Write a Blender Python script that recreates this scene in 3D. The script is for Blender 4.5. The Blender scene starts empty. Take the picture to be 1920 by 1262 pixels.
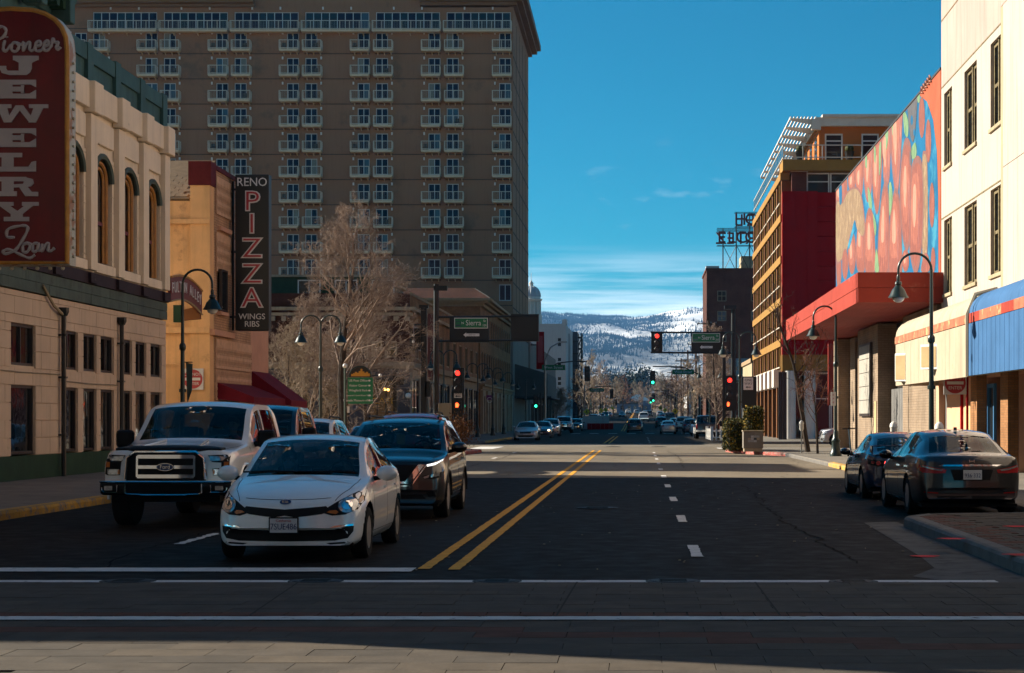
import bpy, bmesh, math, random
import numpy as np
from mathutils import Vector, Matrix
from mathutils.bvhtree import BVHTree
rnd = random.Random(11)
R = math.radians
F, CX, CY, HC = 3470.0, 1199.0, 785.0, 1.65          # focal length, vanishing point and eye height read from the street's lines
def wx(px, Y): return (px - CX) / F * Y
def wz(py, Y): return HC - (py - CY) / F * Y
def yl(px, X): return X * F / (px - CX)
sc = bpy.context.scene
COL = sc.collection
# ------------------------------------------------------------------ camera
cam = bpy.data.objects.new('camera', bpy.data.cameras.new('camera'))
COL.objects.link(cam); sc.camera = cam
cam.location = (0, 0, HC); cam.rotation_euler = (R(90), 0, 0)
cam.data.sensor_width = 36; cam.data.lens = F / 1920 * 36
cam.data.shift_x = -(CX - 960) / 1920; cam.data.shift_y = (CY - 631) / 1920
cam.data.clip_start = 0.1; cam.data.clip_end = 40000
# ------------------------------------------------------------------ light
SUN = Vector((-1, 0.40, 0.52)).normalized()
elev = math.asin(SUN.z); azim = math.atan2(SUN.x, SUN.y)
w = bpy.data.worlds.new('World'); sc.world = w; w.use_nodes = True
def build_world():
    nt = w.node_tree; N = nt.nodes; L = nt.links
    bg = N['Background']; bg.inputs['Strength'].default_value = 0.05
    sky = N.new('ShaderNodeTexSky'); sky.sky_type = 'NISHITA'; sky.sun_disc = False
    sky.sun_elevation = elev; sky.sun_rotation = azim
    sky.air_density = 1.0; sky.dust_density = 0.6; sky.ozone_density = 1.6; sky.altitude = 1350
    tint = N.new('ShaderNodeMix'); tint.data_type = 'RGBA'; tint.blend_type = 'MULTIPLY'; tint.inputs[0].default_value = 1
    tint.inputs[7].default_value = (0.36, 0.65, 0.69, 1)
    L.new(sky.outputs[0], tint.inputs[6])
    hs = N.new('ShaderNodeHueSaturation'); hs.inputs['Saturation'].default_value = 1.5
    L.new(tint.outputs[2], hs.inputs['Color'])
    # thin streaks of cloud low over the hills
    tc = N.new('ShaderNodeTexCoord'); sep = N.new('ShaderNodeSeparateXYZ'); L.new(tc.outputs['Generated'], sep.inputs[0])
    mp = N.new('ShaderNodeMapping'); mp.inputs['Scale'].default_value = (5, 5, 95); mp.inputs['Rotation'].default_value = (0, R(-1.0), 0)
    L.new(tc.outputs['Generated'], mp.inputs[0])
    no = N.new('ShaderNodeTexNoise'); no.inputs['Scale'].default_value = 1.3; no.inputs['Detail'].default_value = 5; no.inputs['Roughness'].default_value = .55
    L.new(mp.outputs[0], no.inputs['Vector'])
    r1 = N.new('ShaderNodeValToRGB'); r1.color_ramp.elements[0].position = .36; r1.color_ramp.elements[1].position = .60
    L.new(no.outputs[0], r1.inputs[0])
    rz = N.new('ShaderNodeValToRGB'); e = rz.color_ramp.elements
    e[0].position = 0.0; e[0].color = (1, 1, 1, 1); e[1].position = 0.094; e[1].color = (0, 0, 0, 1)
    m = e.new(0.062); m.color = (.95, .95, .95, 1); L.new(sep.outputs[2], rz.inputs[0])
    # small wisps a little higher
    mp2 = N.new('ShaderNodeMapping'); mp2.inputs['Scale'].default_value = (16, 16, 40); L.new(tc.outputs['Generated'], mp2.inputs[0])
    n2 = N.new('ShaderNodeTexNoise'); n2.inputs['Scale'].default_value = 2.2; n2.inputs['Detail'].default_value = 7; L.new(mp2.outputs[0], n2.inputs['Vector'])
    r2 = N.new('ShaderNodeValToRGB'); r2.color_ramp.elements[0].position = .605; r2.color_ramp.elements[1].position = .84; r2.color_ramp.elements[1].color = (.3, .3, .3, 1)
    L.new(n2.outputs[0], r2.inputs[0])
    rz2 = N.new('ShaderNodeValToRGB'); e = rz2.color_ramp.elements
    e[0].position = .08; e[0].color = (0, 0, 0, 1); e[1].position = .155; e[1].color = (0, 0, 0, 1); q = e.new(.115); q.color = (1, 1, 1, 1)
    L.new(sep.outputs[2], rz2.inputs[0])
    m1 = N.new('ShaderNodeMath'); m1.operation = 'MULTIPLY'; L.new(r1.outputs[0], m1.inputs[0]); L.new(rz.outputs[0], m1.inputs[1])
    m2 = N.new('ShaderNodeMath'); m2.operation = 'MULTIPLY'; L.new(r2.outputs[0], m2.inputs[0]); L.new(rz2.outputs[0], m2.inputs[1])
    ad = N.new('ShaderNodeMath'); ad.operation = 'ADD'; ad.use_clamp = True; L.new(m1.outputs[0], ad.inputs[0]); L.new(m2.outputs[0], ad.inputs[1])
    ml = N.new('ShaderNodeMath'); ml.operation = 'MULTIPLY'; ml.inputs[1].default_value = .72; L.new(ad.outputs[0], ml.inputs[0])
    mx = N.new('ShaderNodeMix'); mx.data_type = 'RGBA'; L.new(ml.outputs[0], mx.inputs[0]); L.new(hs.outputs[0], mx.inputs[6])
    mx.inputs[7].default_value = (11.5, 12.2, 12.6, 1)
    L.new(mx.outputs[2], bg.inputs[0])
build_world()
sl = bpy.data.lights.new('sun', 'SUN'); sl.energy = 5.0; sl.angle = R(0.5); sl.color = (1.0, 0.90, 0.74)
so = bpy.data.objects.new('sun', sl); COL.objects.link(so); so.rotation_euler = SUN.to_track_quat('Z', 'Y').to_euler(); so.location = (-60, 20, 60)
vs = sc.view_settings; vs.view_transform = 'Standard'; vs.look = 'None'; vs.exposure = 1.4; vs.gamma = 1.0; vs.use_curve_mapping = False
sc.cycles.use_denoising = True; sc.cycles.max_bounces = 6; sc.cycles.diffuse_bounces = 3; sc.cycles.glossy_bounces = 4
sc.cycles.transparent_max_bounces = 12; sc.cycles.transmission_bounces = 4; sc.cycles.caustics_reflective = False; sc.cycles.caustics_refractive = False
sc.cycles.sample_clamp_indirect = 6; sc.cycles.use_adaptive_sampling = True; sc.cycles.adaptive_threshold = .025

# ------------------------------------------------------------------ helpers
M = {}
def _nodes(name):
    m = bpy.data.materials.new(name); m.use_nodes = True
    nt = m.node_tree; return m, nt, nt.nodes, nt.links, nt.nodes['Principled BSDF']
def _pos(N, L, scale, local=False):
    g = N.new('ShaderNodeTexCoord' if local else 'ShaderNodeNewGeometry')
    mp = N.new('ShaderNodeMapping'); mp.inputs['Scale'].default_value = scale
    L.new(g.outputs['Object' if local else 'Position'], mp.inputs[0]); return mp.outputs[0]
def _mix(N, L, a, b, f, mode='MIX'):
    x = N.new('ShaderNodeMix'); x.data_type = 'RGBA'; x.blend_type = mode
    for s, val in ((0, f), (6, a), (7, b)):
        if isinstance(val, (int, float)): x.inputs[s].default_value = val
        elif isinstance(val, tuple): x.inputs[s].default_value = (val + (1,))[:4]
        else: L.new(val, x.inputs[s])
    return x.outputs[2]
def _noise(N, L, vec, scale, detail=4, rough=.55):
    n = N.new('ShaderNodeTexNoise'); n.inputs['Scale'].default_value = scale; n.inputs['Detail'].default_value = detail; n.inputs['Roughness'].default_value = rough
    L.new(vec, n.inputs['Vector']); return n.outputs[0]
def _ramp(N, L, fac, stops):
    r = N.new('ShaderNodeValToRGB'); e = r.color_ramp.elements
    e[0].position, e[1].position = stops[0][0], stops[-1][0]
    for el, st in ((e[0], stops[0]), (e[1], stops[-1])):
        c = st[1]; el.color = (c, c, c, 1) if isinstance(c, (int, float)) else (tuple(c) + (1,))[:4]
    for p, c in stops[1:-1]:
        q = e.new(p); q.color = (c, c, c, 1) if isinstance(c, (int, float)) else (tuple(c) + (1,))[:4]
    L.new(fac, r.inputs[0]); return r.outputs[0]
def mat(key, col, rough=.65, metal=0, var=.18, scale=1.5, streak=0, bump=0, bscale=40, spec=.5, coat=0, emit=None, es=1, local=False, wear=None, wearp=(.60, .66), wscale=6, alpha=None):
    """plain paint, plaster, metal ...: colour broken up by two sizes of noise, optional rain streaks, worn patches and fine relief"""
    m, nt, N, L, b = _nodes(key); M[key] = m
    if rough >= .55 and spec == .5: spec = .12
    p1 = _pos(N, L, (1, 1, 1), local)
    a = _noise(N, L, p1, scale, 5); c2 = _noise(N, L, p1, scale * 9, 3)
    f = _ramp(N, L, a, [(.3, 0), (.7, 1)]); f2 = _ramp(N, L, c2, [(.35, 0), (.65, 1)])
    lo = tuple(x * (1 - var) for x in col[:3]); hi = tuple(min(1, x * (1 + var * .8)) for x in col[:3])
    c = _mix(N, L, lo, hi, f)
    c = _mix(N, L, c, tuple(x * (1 - var * .6) for x in col[:3]), _mix(N, L, (0, 0, 0), (.4, .4, .4), f2))
    if streak:
        s = _noise(N, L, _pos(N, L, (2.2, 2.2, .12), local), 2.0, 5)
        sm = _ramp(N, L, s, [(.5, 0), (.72, streak)])
        c = _mix(N, L, c, tuple(x * .35 for x in col[:3]), sm)
    if wear:
        wn = _ramp(N, L, _noise(N, L, p1, wscale, 7, .65), [(wearp[0], 0), (wearp[1], 1)])
        c = _mix(N, L, c, wear, wn)
    L.new(c, b.inputs['Base Color'])
    b.inputs['Roughness'].default_value = rough; b.inputs['Metallic'].default_value = metal
    b.inputs['Specular IOR Level'].default_value = spec; b.inputs['Coat Weight'].default_value = coat
    if coat: b.inputs['Coat Roughness'].default_value = .03
    if emit: b.inputs['Emission Color'].default_value = emit + (1,); b.inputs['Emission Strength'].default_value = es; m.cycles.emission_sampling = 'NONE'
    if bump:
        bn = N.new('ShaderNodeBump'); bn.inputs['Strength'].default_value = bump; bn.inputs['Distance'].default_value = .02
        L.new(_noise(N, L, p1, bscale, 4), bn.inputs['Height']); L.new(bn.outputs[0], b.inputs['Normal'])
    return m
def brick_mat(key, c1, c2, mortar, bw=.21, bh=.07, rough=.85, streak=.35):
    m, nt, N, L, b = _nodes(key); M[key] = m
    g = N.new('ShaderNodeNewGeometry'); s = N.new('ShaderNodeSeparateXYZ'); L.new(g.outputs['Position'], s.inputs[0])
    ad = N.new('ShaderNodeMath'); ad.operation = 'ADD'; L.new(s.outputs[0], ad.inputs[0]); L.new(s.outputs[1], ad.inputs[1])
    cb = N.new('ShaderNodeCombineXYZ'); L.new(ad.outputs[0], cb.inputs[0]); L.new(s.outputs[2], cb.inputs[1])
    br = N.new('ShaderNodeTexBrick'); L.new(cb.outputs[0], br.inputs['Vector'])
    br.inputs['Color1'].default_value = c1 + (1,); br.inputs['Color2'].default_value = c2 + (1,); br.inputs['Mortar'].default_value = mortar + (1,)
    br.inputs['Scale'].default_value = 1; br.inputs['Brick Width'].default_value = bw; br.inputs['Row Height'].default_value = bh; br.inputs['Mortar Size'].default_value = .008
    c = br.outputs[0]
    n = _ramp(N, L, _noise(N, L, g.outputs['Position'], .7, 6), [(.3, .62), (.7, 1.1)])
    c = _mix(N, L, c, n, 1.0, 'MULTIPLY')
    if streak:
        st = _ramp(N, L, _noise(N, L, _pos(N, L, (2, 2, .1)), 2, 5), [(.5, 0), (.75, streak)])
        c = _mix(N, L, c, tuple(x * .4 for x in c1), st)
    L.new(c, b.inputs['Base Color']); b.inputs['Roughness'].default_value = rough; b.inputs['Specular IOR Level'].default_value = .12
    bn = N.new('ShaderNodeBump'); bn.inputs['Strength'].default_value = .5; bn.inputs['Distance'].default_value = .01
    L.new(br.outputs['Fac'], bn.inputs['Height']); bn.invert = True; L.new(bn.outputs[0], b.inputs['Normal'])
    return m
def glass_mat(key, col=(.012, .016, .02), rough=.03, wav=.0, tint=None):
    """window glass: dark room behind a mirror-like pane (tint: how much of a car's inside shows)"""
    m, nt, N, L, b = _nodes(key); M[key] = m
    b.inputs['Base Color'].default_value = col + (1,); b.inputs['Roughness'].default_value = rough; b.inputs['Specular IOR Level'].default_value = .5
    b.inputs['IOR'].default_value = 1.5
    if wav:
        bn = N.new('ShaderNodeBump'); bn.inputs['Strength'].default_value = wav; bn.inputs['Distance'].default_value = .05
        L.new(_noise(N, L, _pos(N, L, (1, 1, .6)), 1.6, 2), bn.inputs['Height']); L.new(bn.outputs[0], b.inputs['Normal'])
    if tint:
        tr = N.new('ShaderNodeBsdfTransparent'); tr.inputs[0].default_value = tint + (1,)
        gl = N.new('ShaderNodeBsdfGlossy'); gl.inputs['Roughness'].default_value = .02
        lw = N.new('ShaderNodeLayerWeight'); pw = N.new('ShaderNodeMath'); pw.operation = 'POWER'; pw.inputs[1].default_value = 5; L.new(lw.outputs['Facing'], pw.inputs[0]); lw.inputs[0].default_value = .5
        fr = N.new('ShaderNodeMath'); fr.operation = 'MULTIPLY_ADD'; fr.inputs[1].default_value = .95; fr.inputs[2].default_value = .05; L.new(pw.outputs[0], fr.inputs[0])
        ms = N.new('ShaderNodeMixShader'); L.new(fr.outputs[0], ms.inputs[0]); L.new(tr.outputs[0], ms.inputs[1]); L.new(gl.outputs[0], ms.inputs[2])
        L.new(ms.outputs[0], N['Material Output'].inputs['Surface'])
    return m

class MB:
    def __init__(s): s.v = []; s.f = []
    def add(s, vs_, fs): o = len(s.v); s.v += [tuple(p) for p in vs_]; s.f += [[i + o for i in q] for q in fs]; return s
    def box(s, x0, x1, y0, y1, z0, z1):
        return s.add([(x0,y0,z0),(x1,y0,z0),(x1,y1,z0),(x0,y1,z0),(x0,y0,z1),(x1,y0,z1),(x1,y1,z1),(x0,y1,z1)],
                     [(0,3,2,1),(4,5,6,7),(0,1,5,4),(1,2,6,5),(2,3,7,6),(3,0,4,7)])
    def prism(s, pts, d):
        n = len(pts); d = Vector(d); p2 = [tuple(Vector(p) + d) for p in pts]
        return s.add(list(pts) + p2, [list(range(n))[::-1], list(range(n, 2*n))] + [(i, (i+1) % n, (i+1) % n + n, i + n) for i in range(n)])
    def tube(s, pts, r, n=8, cap=True):
        pts = [Vector(p) for p in pts]; m = len(pts); rr = r if isinstance(r, (list, tuple)) else [r] * m
        vs_, fs = [], []; prev = None
        for i, p in enumerate(pts):
            t = (pts[min(i+1, m-1)] - pts[max(i-1, 0)]).normalized()
            if prev is None:
                u = t.cross(Vector((0, 0, 1)));  u = u if u.length > .05 else t.cross(Vector((1, 0, 0)))
            else: u = prev - t * prev.dot(t)
            u.normalize(); prev = u; q = t.cross(u)
            for k in range(n):
                a = 2 * math.pi * k / n; vs_.append(p + (u * math.cos(a) + q * math.sin(a)) * rr[i])
        for i in range(m - 1):
            for k in range(n):
                a, b = i*n + k, i*n + (k+1) % n; fs.append((a, b, b + n, a + n))
        if cap: fs += [list(range(n))[::-1], list(range((m-1)*n, m*n))]
        return s.add(vs_, fs)
    def lathe(s, prof, c=(0, 0, 0), n=20, axis='z'):
        vs_, fs = [], []
        for (r, h) in prof:
            for k in range(n):
                a = 2 * math.pi * k / n; x, y = r * math.cos(a), r * math.sin(a)
                p = (x, y, h) if axis == 'z' else ((x, h, y) if axis == 'y' else (h, x, y))
                vs_.append((p[0]+c[0], p[1]+c[1], p[2]+c[2]))
        for i in range(len(prof) - 1):
            for k in range(n):
                a, b = i*n + k, i*n + (k+1) % n; fs.append((a, b, b + n, a + n))
        fs += [list(range(n))[::-1], list(range((len(prof)-1)*n, len(prof)*n))]
        return s.add(vs_, fs)
    def sphere(s, c, r, n=10, sq=(1, 1, 1)):
        st = len(s.v); s.lathe([(max(.001, math.sin(math.pi*i/n)) * r, -math.cos(math.pi*i/n) * r) for i in range(n + 1)], (0, 0, 0), n + 4)
        for i in range(st, len(s.v)):
            p = s.v[i]; s.v[i] = (p[0]*sq[0]+c[0], p[1]*sq[1]+c[1], p[2]*sq[2]+c[2])
        return s
    def xf(s, m):
        s.v = [tuple(m @ Vector(p)) for p in s.v]; return s
    def mesh(s, name, smooth=0):
        me = bpy.data.meshes.new(name); me.from_pydata(s.v, [], s.f)
        bm = bmesh.new(); bm.from_mesh(me); bmesh.ops.recalc_face_normals(bm, faces=bm.faces); bm.to_mesh(me); bm.free()
        if smooth:
            me.polygons.foreach_set('use_smooth', [True] * len(me.polygons)); me.set_sharp_from_angle(angle=R(smooth))
        return me
    def build(s, name, mt, parent=None, smooth=0, bevel=0):
        me = s.mesh(name, smooth); me.materials.append(M[mt] if isinstance(mt, str) else mt)
        o = link(name, me, parent)
        if bevel:
            b = o.modifiers.new('bevel', 'BEVEL'); b.width = bevel; b.segments = 2; b.limit_method = 'ANGLE'; b.angle_limit = R(40)
        return o
def wpos(p): return p.location.copy() if p.parent is None else wpos(p.parent) + p.matrix_parent_inverse.translation + p.location
def link(name, me, parent=None, loc=None):
    o = bpy.data.objects.new(name, me); COL.objects.link(o)
    if loc is not None: o.location = loc
    if parent is not None:
        o.parent = parent; o.matrix_parent_inverse = Matrix.Translation(-wpos(parent))
    return o
def box(*a): return MB().box(*a)
def tag(o, label=None, cat=None, group=None, kind=None):
    for k, val in (('label', label), ('category', cat), ('group', group), ('kind', kind)):
        if val: o[k] = val
    return o
def thing(name, label, cat, loc=(0, 0, 0), group=None):
    o = bpy.data.objects.new(name, None); COL.objects.link(o); o.location = loc; o.empty_display_size = .3
    return tag(o, label, cat, group)
def copy_tree(o, parent=None, loc=None, rz=None):
    c = o.copy(); COL.objects.link(c)
    if parent is not None: pm = o.matrix_parent_inverse.copy(); c.parent = parent; c.matrix_parent_inverse = pm
    if loc is not None: c.location = loc
    if rz is not None: c.rotation_euler = (0, 0, rz)
    for ch in o.children: copy_tree(ch, c)
    return c
def text_mesh(s, size, ext=.01, offset=0.0, space=1.0, sx=1.0, bold=0, res=3):
    cu = bpy.data.curves.new('t', 'FONT'); cu.body = s; cu.size = size; cu.extrude = ext; cu.offset = offset; cu.space_character = space
    cu.align_x = 'CENTER'; cu.align_y = 'CENTER'; cu.resolution_u = res
    o = bpy.data.objects.new('t', cu); me = bpy.data.meshes.new_from_object(o)
    bpy.data.objects.remove(o); bpy.data.curves.remove(cu)
    if sx != 1: me.transform(Matrix.Diagonal((sx, 1, 1, 1)))
    return me
def text(s, size, pos, mt, parent=None, face='-y', name='lettering', **k):
    """solid letters centred on pos; face: the side they are read from"""
    me = text_mesh(s, size, **k)
    rot = {'-y': Matrix.Rotation(R(90), 4, 'X'), '+y': Matrix.Rotation(R(180), 4, 'Z') @ Matrix.Rotation(R(90), 4, 'X'),
           '+x': Matrix.Rotation(R(90), 4, 'Z') @ Matrix.Rotation(R(90), 4, 'X'), '-x': Matrix.Rotation(R(-90), 4, 'Z') @ Matrix.Rotation(R(90), 4, 'X')}[face]
    me.transform(Matrix.Translation(pos) @ rot); me.materials.clear(); me.materials.append(M[mt])
    return link(name, me, parent)
_pc = {}
def piece(name, mt, parent, x0, x1, y0, y1, z0, z1, jit=0):
    """a small box piece; alike sizes share their mesh"""
    k = (name, mt, round(x1-x0, 3), round(y1-y0, 3), round(z1-z0, 3))
    if k not in _pc:
        me = box(-(x1-x0)/2, (x1-x0)/2, -(y1-y0)/2, (y1-y0)/2, -(z1-z0)/2, (z1-z0)/2).mesh(name); me.materials.append(M[mt]); _pc[k] = me
    return link(name, _pc[k], parent, ((x0+x1)/2, (y0+y1)/2, (z0+z1)/2 + (rnd.uniform(-jit, jit) if jit else 0)))
def courses(a0, a1, z0, z1, openings, bw, bh):
    """rows of blocks over a wall of a0..a1 by z0..z1, cut around rectangular openings (a0,a1,z0,z1)"""
    zs = {round(z0, 3), round(z1, 3)}; z = z0
    while z < z1: zs.add(round(z, 3)); z += bh
    for o in openings:
        for q in o[2:4]:
            if z0 < q < z1: zs.add(round(q, 3))
    zs = sorted(zs); zz = [zs[0]]
    for q in zs[1:]:
        if q - zz[-1] > .06: zz.append(q)
    out = []
    for i in range(len(zz) - 1):
        lo, hi = zz[i], zz[i+1]; mid = (lo + hi) / 2
        row = int(round((lo - z0) / bh)); free = [(a0, a1)]
        for o in openings:
            if o[2] < mid < o[3]:
                nf = []
                for (p, q) in free:
                    if o[1] <= p or o[0] >= q: nf.append((p, q)); continue
                    if o[0] - p > .05: nf.append((p, o[0]))
                    if q - o[1] > .05: nf.append((o[1], q))
                free = nf
        for (p, q) in free:
            c = a0 - (bw / 2 if row % 2 else 0); cuts = [p]
            while c < q:
                if c > p + .12 and c < q - .12: cuts.append(c)
                c += bw
            cuts.append(q)
            for j in range(len(cuts) - 1): out.append((cuts[j], cuts[j+1], lo, hi))
    return out
def open_wall(mb, axis, pos, thick, a0, a1, z0, z1, openings):
    """a wall slab with real holes: axis 'x' = plane X=pos running along Y; 'y' = plane Y=pos running along X"""
    for (p, q, lo, hi) in courses(a0, a1, z0, z1, openings, 1e9, 1e9):
        if axis == 'x': mb.box(min(pos, pos+thick), max(pos, pos+thick), p, q, lo, hi)
        else: mb.box(p, q, min(pos, pos+thick), max(pos, pos+thick), lo, hi)
    return mb
# ------------------------------------------------------------------ materials
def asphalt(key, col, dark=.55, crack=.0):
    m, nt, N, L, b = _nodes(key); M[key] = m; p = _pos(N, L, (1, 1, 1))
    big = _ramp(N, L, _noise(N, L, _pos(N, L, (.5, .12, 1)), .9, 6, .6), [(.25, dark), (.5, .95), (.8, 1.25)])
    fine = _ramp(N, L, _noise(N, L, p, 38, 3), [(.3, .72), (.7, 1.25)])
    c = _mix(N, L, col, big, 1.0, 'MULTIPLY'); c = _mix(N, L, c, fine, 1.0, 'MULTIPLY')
    spk = _ramp(N, L, _noise(N, L, p, 7, 2), [(.74, 0), (.78, .5)]); c = _mix(N, L, c, tuple(min(1, x*3) for x in col), spk)
    vo = N.new('ShaderNodeTexVoronoi'); vo.feature = 'DISTANCE_TO_EDGE'; vo.inputs['Scale'].default_value = .16
    dv = N.new('ShaderNodeVectorMath'); dv.operation = 'ADD'
    nn = N.new('ShaderNodeTexNoise'); nn.inputs['Scale'].default_value = .8; L.new(p, nn.inputs['Vector']); L.new(p, dv.inputs[0]); L.new(nn.outputs['Color'], dv.inputs[1]); L.new(dv.outputs[0], vo.inputs['Vector'])
    ck = _ramp(N, L, vo.outputs['Distance'], [(.0, 1), (.004, 0)]); c = _mix(N, L, c, tuple(x*.3 for x in col), ck)
    L.new(c, b.inputs['Base Color'])
    L.new(_ramp(N, L, _noise(N, L, p, 3, 4), [(.3, .62), (.7, .85)]), b.inputs['Roughness']); b.inputs['Specular IOR Level'].default_value = .05
    bn = N.new('ShaderNodeBump'); bn.inputs['Strength'].default_value = .35; bn.inputs['Distance'].default_value = .01
    L.new(_noise(N, L, p, 60, 3), bn.inputs['Height']); L.new(bn.outputs[0], b.inputs['Normal'])
asphalt('asphalt', (.0155, .013, .011)); asphalt('asphalt_sunlit', (.19, .160, .120), .75)  # one road surface: shade painted into the first colour, sunlight into the second
mat('earth', (.16, .12, .085), .95, var=.3, scale=.05)
mat('concrete', (.20, .178, .15), .85, var=.22, scale=.8, bump=.25, bscale=60, wear=(.12, .11, .10), wearp=(.58, .7), wscale=1.3)
mat('kerb_grey', (.15, .14, .13), .85, var=.25, scale=2, bump=.3, wear=(.11, .10, .095), wearp=(.55, .68), wscale=5)
mat('kerb_yellow', (.52, .30, .06), .8, var=.25, scale=3, wear=(.22, .19, .15), wearp=(.50, .60), wscale=7, bump=.2)
mat('kerb_red', (.42, .10, .08), .8, var=.25, scale=3, wear=(.30, .22, .19), wearp=(.48, .58), wscale=6)
mat('paint_white', (.62, .60, .56), .75, var=.15, scale=4, wear=(.07, .068, .065), wearp=(.60, .68), wscale=9)
mat('paint_yellow', (.66, .32, .035), .75, var=.18, scale=3, wear=(.06, .055, .05), wearp=(.61, .68), wscale=8)
mat('paver_a', (.088, .074, .060), .9, spec=.1, var=.25, scale=3, bump=.25); mat('paver_b', (.078, .067, .056), .9, spec=.1, var=.25, scale=3, bump=.25)
mat('paver_c', (.098, .080, .062), .9, spec=.1, var=.25, scale=3, bump=.25); mat('paver_red', (.125, .056, .040), .9, spec=.1, var=.3, scale=4, bump=.25)
mat('joint', (.058, .049, .041), .95, spec=.1); mat('gutter_grey', (.105, .10, .095), .9, var=.3, scale=2, wear=(.05, .048, .045), wearp=(.5, .65), wscale=3); mat('joint_dark', (.035, .031, .028), .95); mat('tar', (.009, .008, .0075), .9, spec=.03); mat('iron', (.035, .032, .03), .55, metal=.5, bump=.5, bscale=80); mat('mark_red', (.6, .02, .03), .8)
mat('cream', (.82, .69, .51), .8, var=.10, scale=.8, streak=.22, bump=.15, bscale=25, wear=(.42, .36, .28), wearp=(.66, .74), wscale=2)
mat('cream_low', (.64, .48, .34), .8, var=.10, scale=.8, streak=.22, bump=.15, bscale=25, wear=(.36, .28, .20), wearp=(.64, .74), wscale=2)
mat('green_paint', (.055, .115, .105), .55, var=.25, scale=1.5, streak=.35, wear=(.10, .13, .12), wearp=(.62, .72), wscale=3)
mat('green_grey', (.085, .115, .095), .6, var=.25, scale=1.5, streak=.5, wear=(.05, .06, .055), wearp=(.55, .7), wscale=2)
mat('green_dark', (.022, .055, .030), .6, var=.25, scale=2, streak=.3)
mat('brown_band', (.035, .022, .026), .6, var=.4, scale=2.5, wear=(.10, .08, .075), wearp=(.62, .72), wscale=3)
mat('dark_brown', (.026, .016, .013), .45, var=.25); mat('gold_wood', (.46, .20, .035), .5, var=.25, scale=4); mat('red_wood', (.16, .02, .018), .5)
mat('black', (.009, .009, .010), .4, var=.2, spec=.4); mat('black_metal', (.012, .014, .015), .35, metal=.0, var=.3, scale=6, spec=.5)
mat('lamp_green', (.010, .024, .022), .32, var=.3, scale=8, spec=.5); mat('rubber', (.012, .012, .012), .85, var=.2)
mat('grey_metal', (.28, .28, .28), .4, metal=.8, var=.2); mat('white_paint', (.72, .70, .66), .5, var=.08); mat('white_metal', (.62, .60, .55), .45, var=.12)
mat('sign_red', (.15, .002, .005), .35, var=.3, scale=1.2, streak=.35, spec=.5); mat('sign_rim', (.50, .24, .03), .4, var=.25, scale=5)
mat('sign_edge', (.40, .42, .36), .5, var=.2, scale=6, wear=(.28, .13, .05), wearp=(.50, .58), wscale=2.4)
mat('sign_letter', (.42, .40, .40), .5, var=.15); mat('letter_white', (.70, .68, .66), .5, var=.08); mat('letter_red', (.45, .03, .04), .4)
mat('neon_red', (.42, .02, .03), .4, var=.2); mat('bulb', (.6, .55, .42), .2)
mat('peach', (.80, .47, .22), .85, var=.14, scale=.9, streak=.3, bump=.2, wear=(.45, .24, .12), wearp=(.60, .72), wscale=1.2)
mat('pink_plaster', (.62, .34, .22), .85, var=.12); mat('dark_red', (.12, .018, .02), .7, var=.3, scale=2)
brick_mat('brick_tan', (.62, .37, .21), (.54, .31, .17), (.30, .17, .10), .30, .09)
brick_mat('brick_red', (.10, .034, .022), (.075, .026, .018), (.06, .04, .032)); brick_mat('brick_orange', (.36, .17, .07), (.28, .125, .05), (.20, .13, .075))
brick_mat('brick_hotel', (.19, .062, .042), (.14, .046, .032), (.10, .06, .048)); brick_mat('brick_theatre', (.30, .225, .16), (.27, .20, .14), (.19, .14, .10), .3, .1)
brick_mat('brick_grey', (.13, .115, .115), (.11, .095, .10), (.06, .055, .055), .2, .1)
mat('breeze_dark', (.13, .065, .04), .9); mat('breeze', (.66, .41, .25), .85, var=.18, scale=4); mat('shingle', (.15, .10, .06), .9, var=.3, scale=5, bump=.4)
mat('awning', (.17, .012, .022), .75, var=.22, scale=2)
mat('tower', (.29, .155, .092), .8, var=.10, scale=.09, streak=.16, bump=.1, wear=(.14, .10, .07), wearp=(.56, .72), wscale=.25)
mat('tower_low', (.20, .185, .165), .8, var=.12, scale=.2, streak=.3); mat('tower_joint', (.07, .052, .04), .9); mat('tower_trim', (.20, .12, .07), .7, var=.15, scale=.3)
mat('balcony', (.66, .54, .38), .6, var=.1); mat('win_frame', (.55, .55, .56), .45, var=.08); mat('rail_grey', (.62, .55, .45), .45, var=.1)
glass_mat('glass'); glass_mat('glass_wavy', (.010, .012, .014), .03, .18); M['glass_wavy'].node_tree.nodes['Principled BSDF'].inputs['IOR'].default_value = 1.9; glass_mat('glass_blue', (.008, .012, .034), .04, .06)
[M[k].node_tree.nodes['Principled BSDF'].inputs['IOR'].__setattr__('default_value', 1.28) for k in ('glass_blue',)]; glass_mat('curtain', (.05, .085, .12), .08); glass_mat('blind', (.20, .17, .13), .12); glass_mat('rail_glass', (.05, .06, .07), .08, tint=(.62, .63, .66))
mat('stone', (.36, .29, .20), .85, var=.2, scale=1.2, streak=.45); mat('stone_tan', (.33, .235, .14), .85, var=.18, scale=.6, streak=.3)
mat('roof_dark', (.05, .055, .06), .6); mat('snow', (.8, .82, .85), .7, var=.06)
mat('dome_grey', (.36, .37, .40), .5, var=.2, scale=.8); mat('white_stone', (.60, .58, .54), .7, var=.12, scale=.8, streak=.3)
mat('grey_wall', (.40, .40, .41), .8, var=.06, scale=.3, streak=.15); mat('navy', (.018, .022, .04), .3, var=.2); mat('canopy_grey', (.10, .10, .095), .7, var=.2, scale=.5)
mat('stucco', (.43, .365, .315), .85, var=.07, scale=.5, streak=.38, bump=.3, bscale=9, wear=(.36, .29, .21), wearp=(.66, .76), wscale=1.5)
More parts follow.
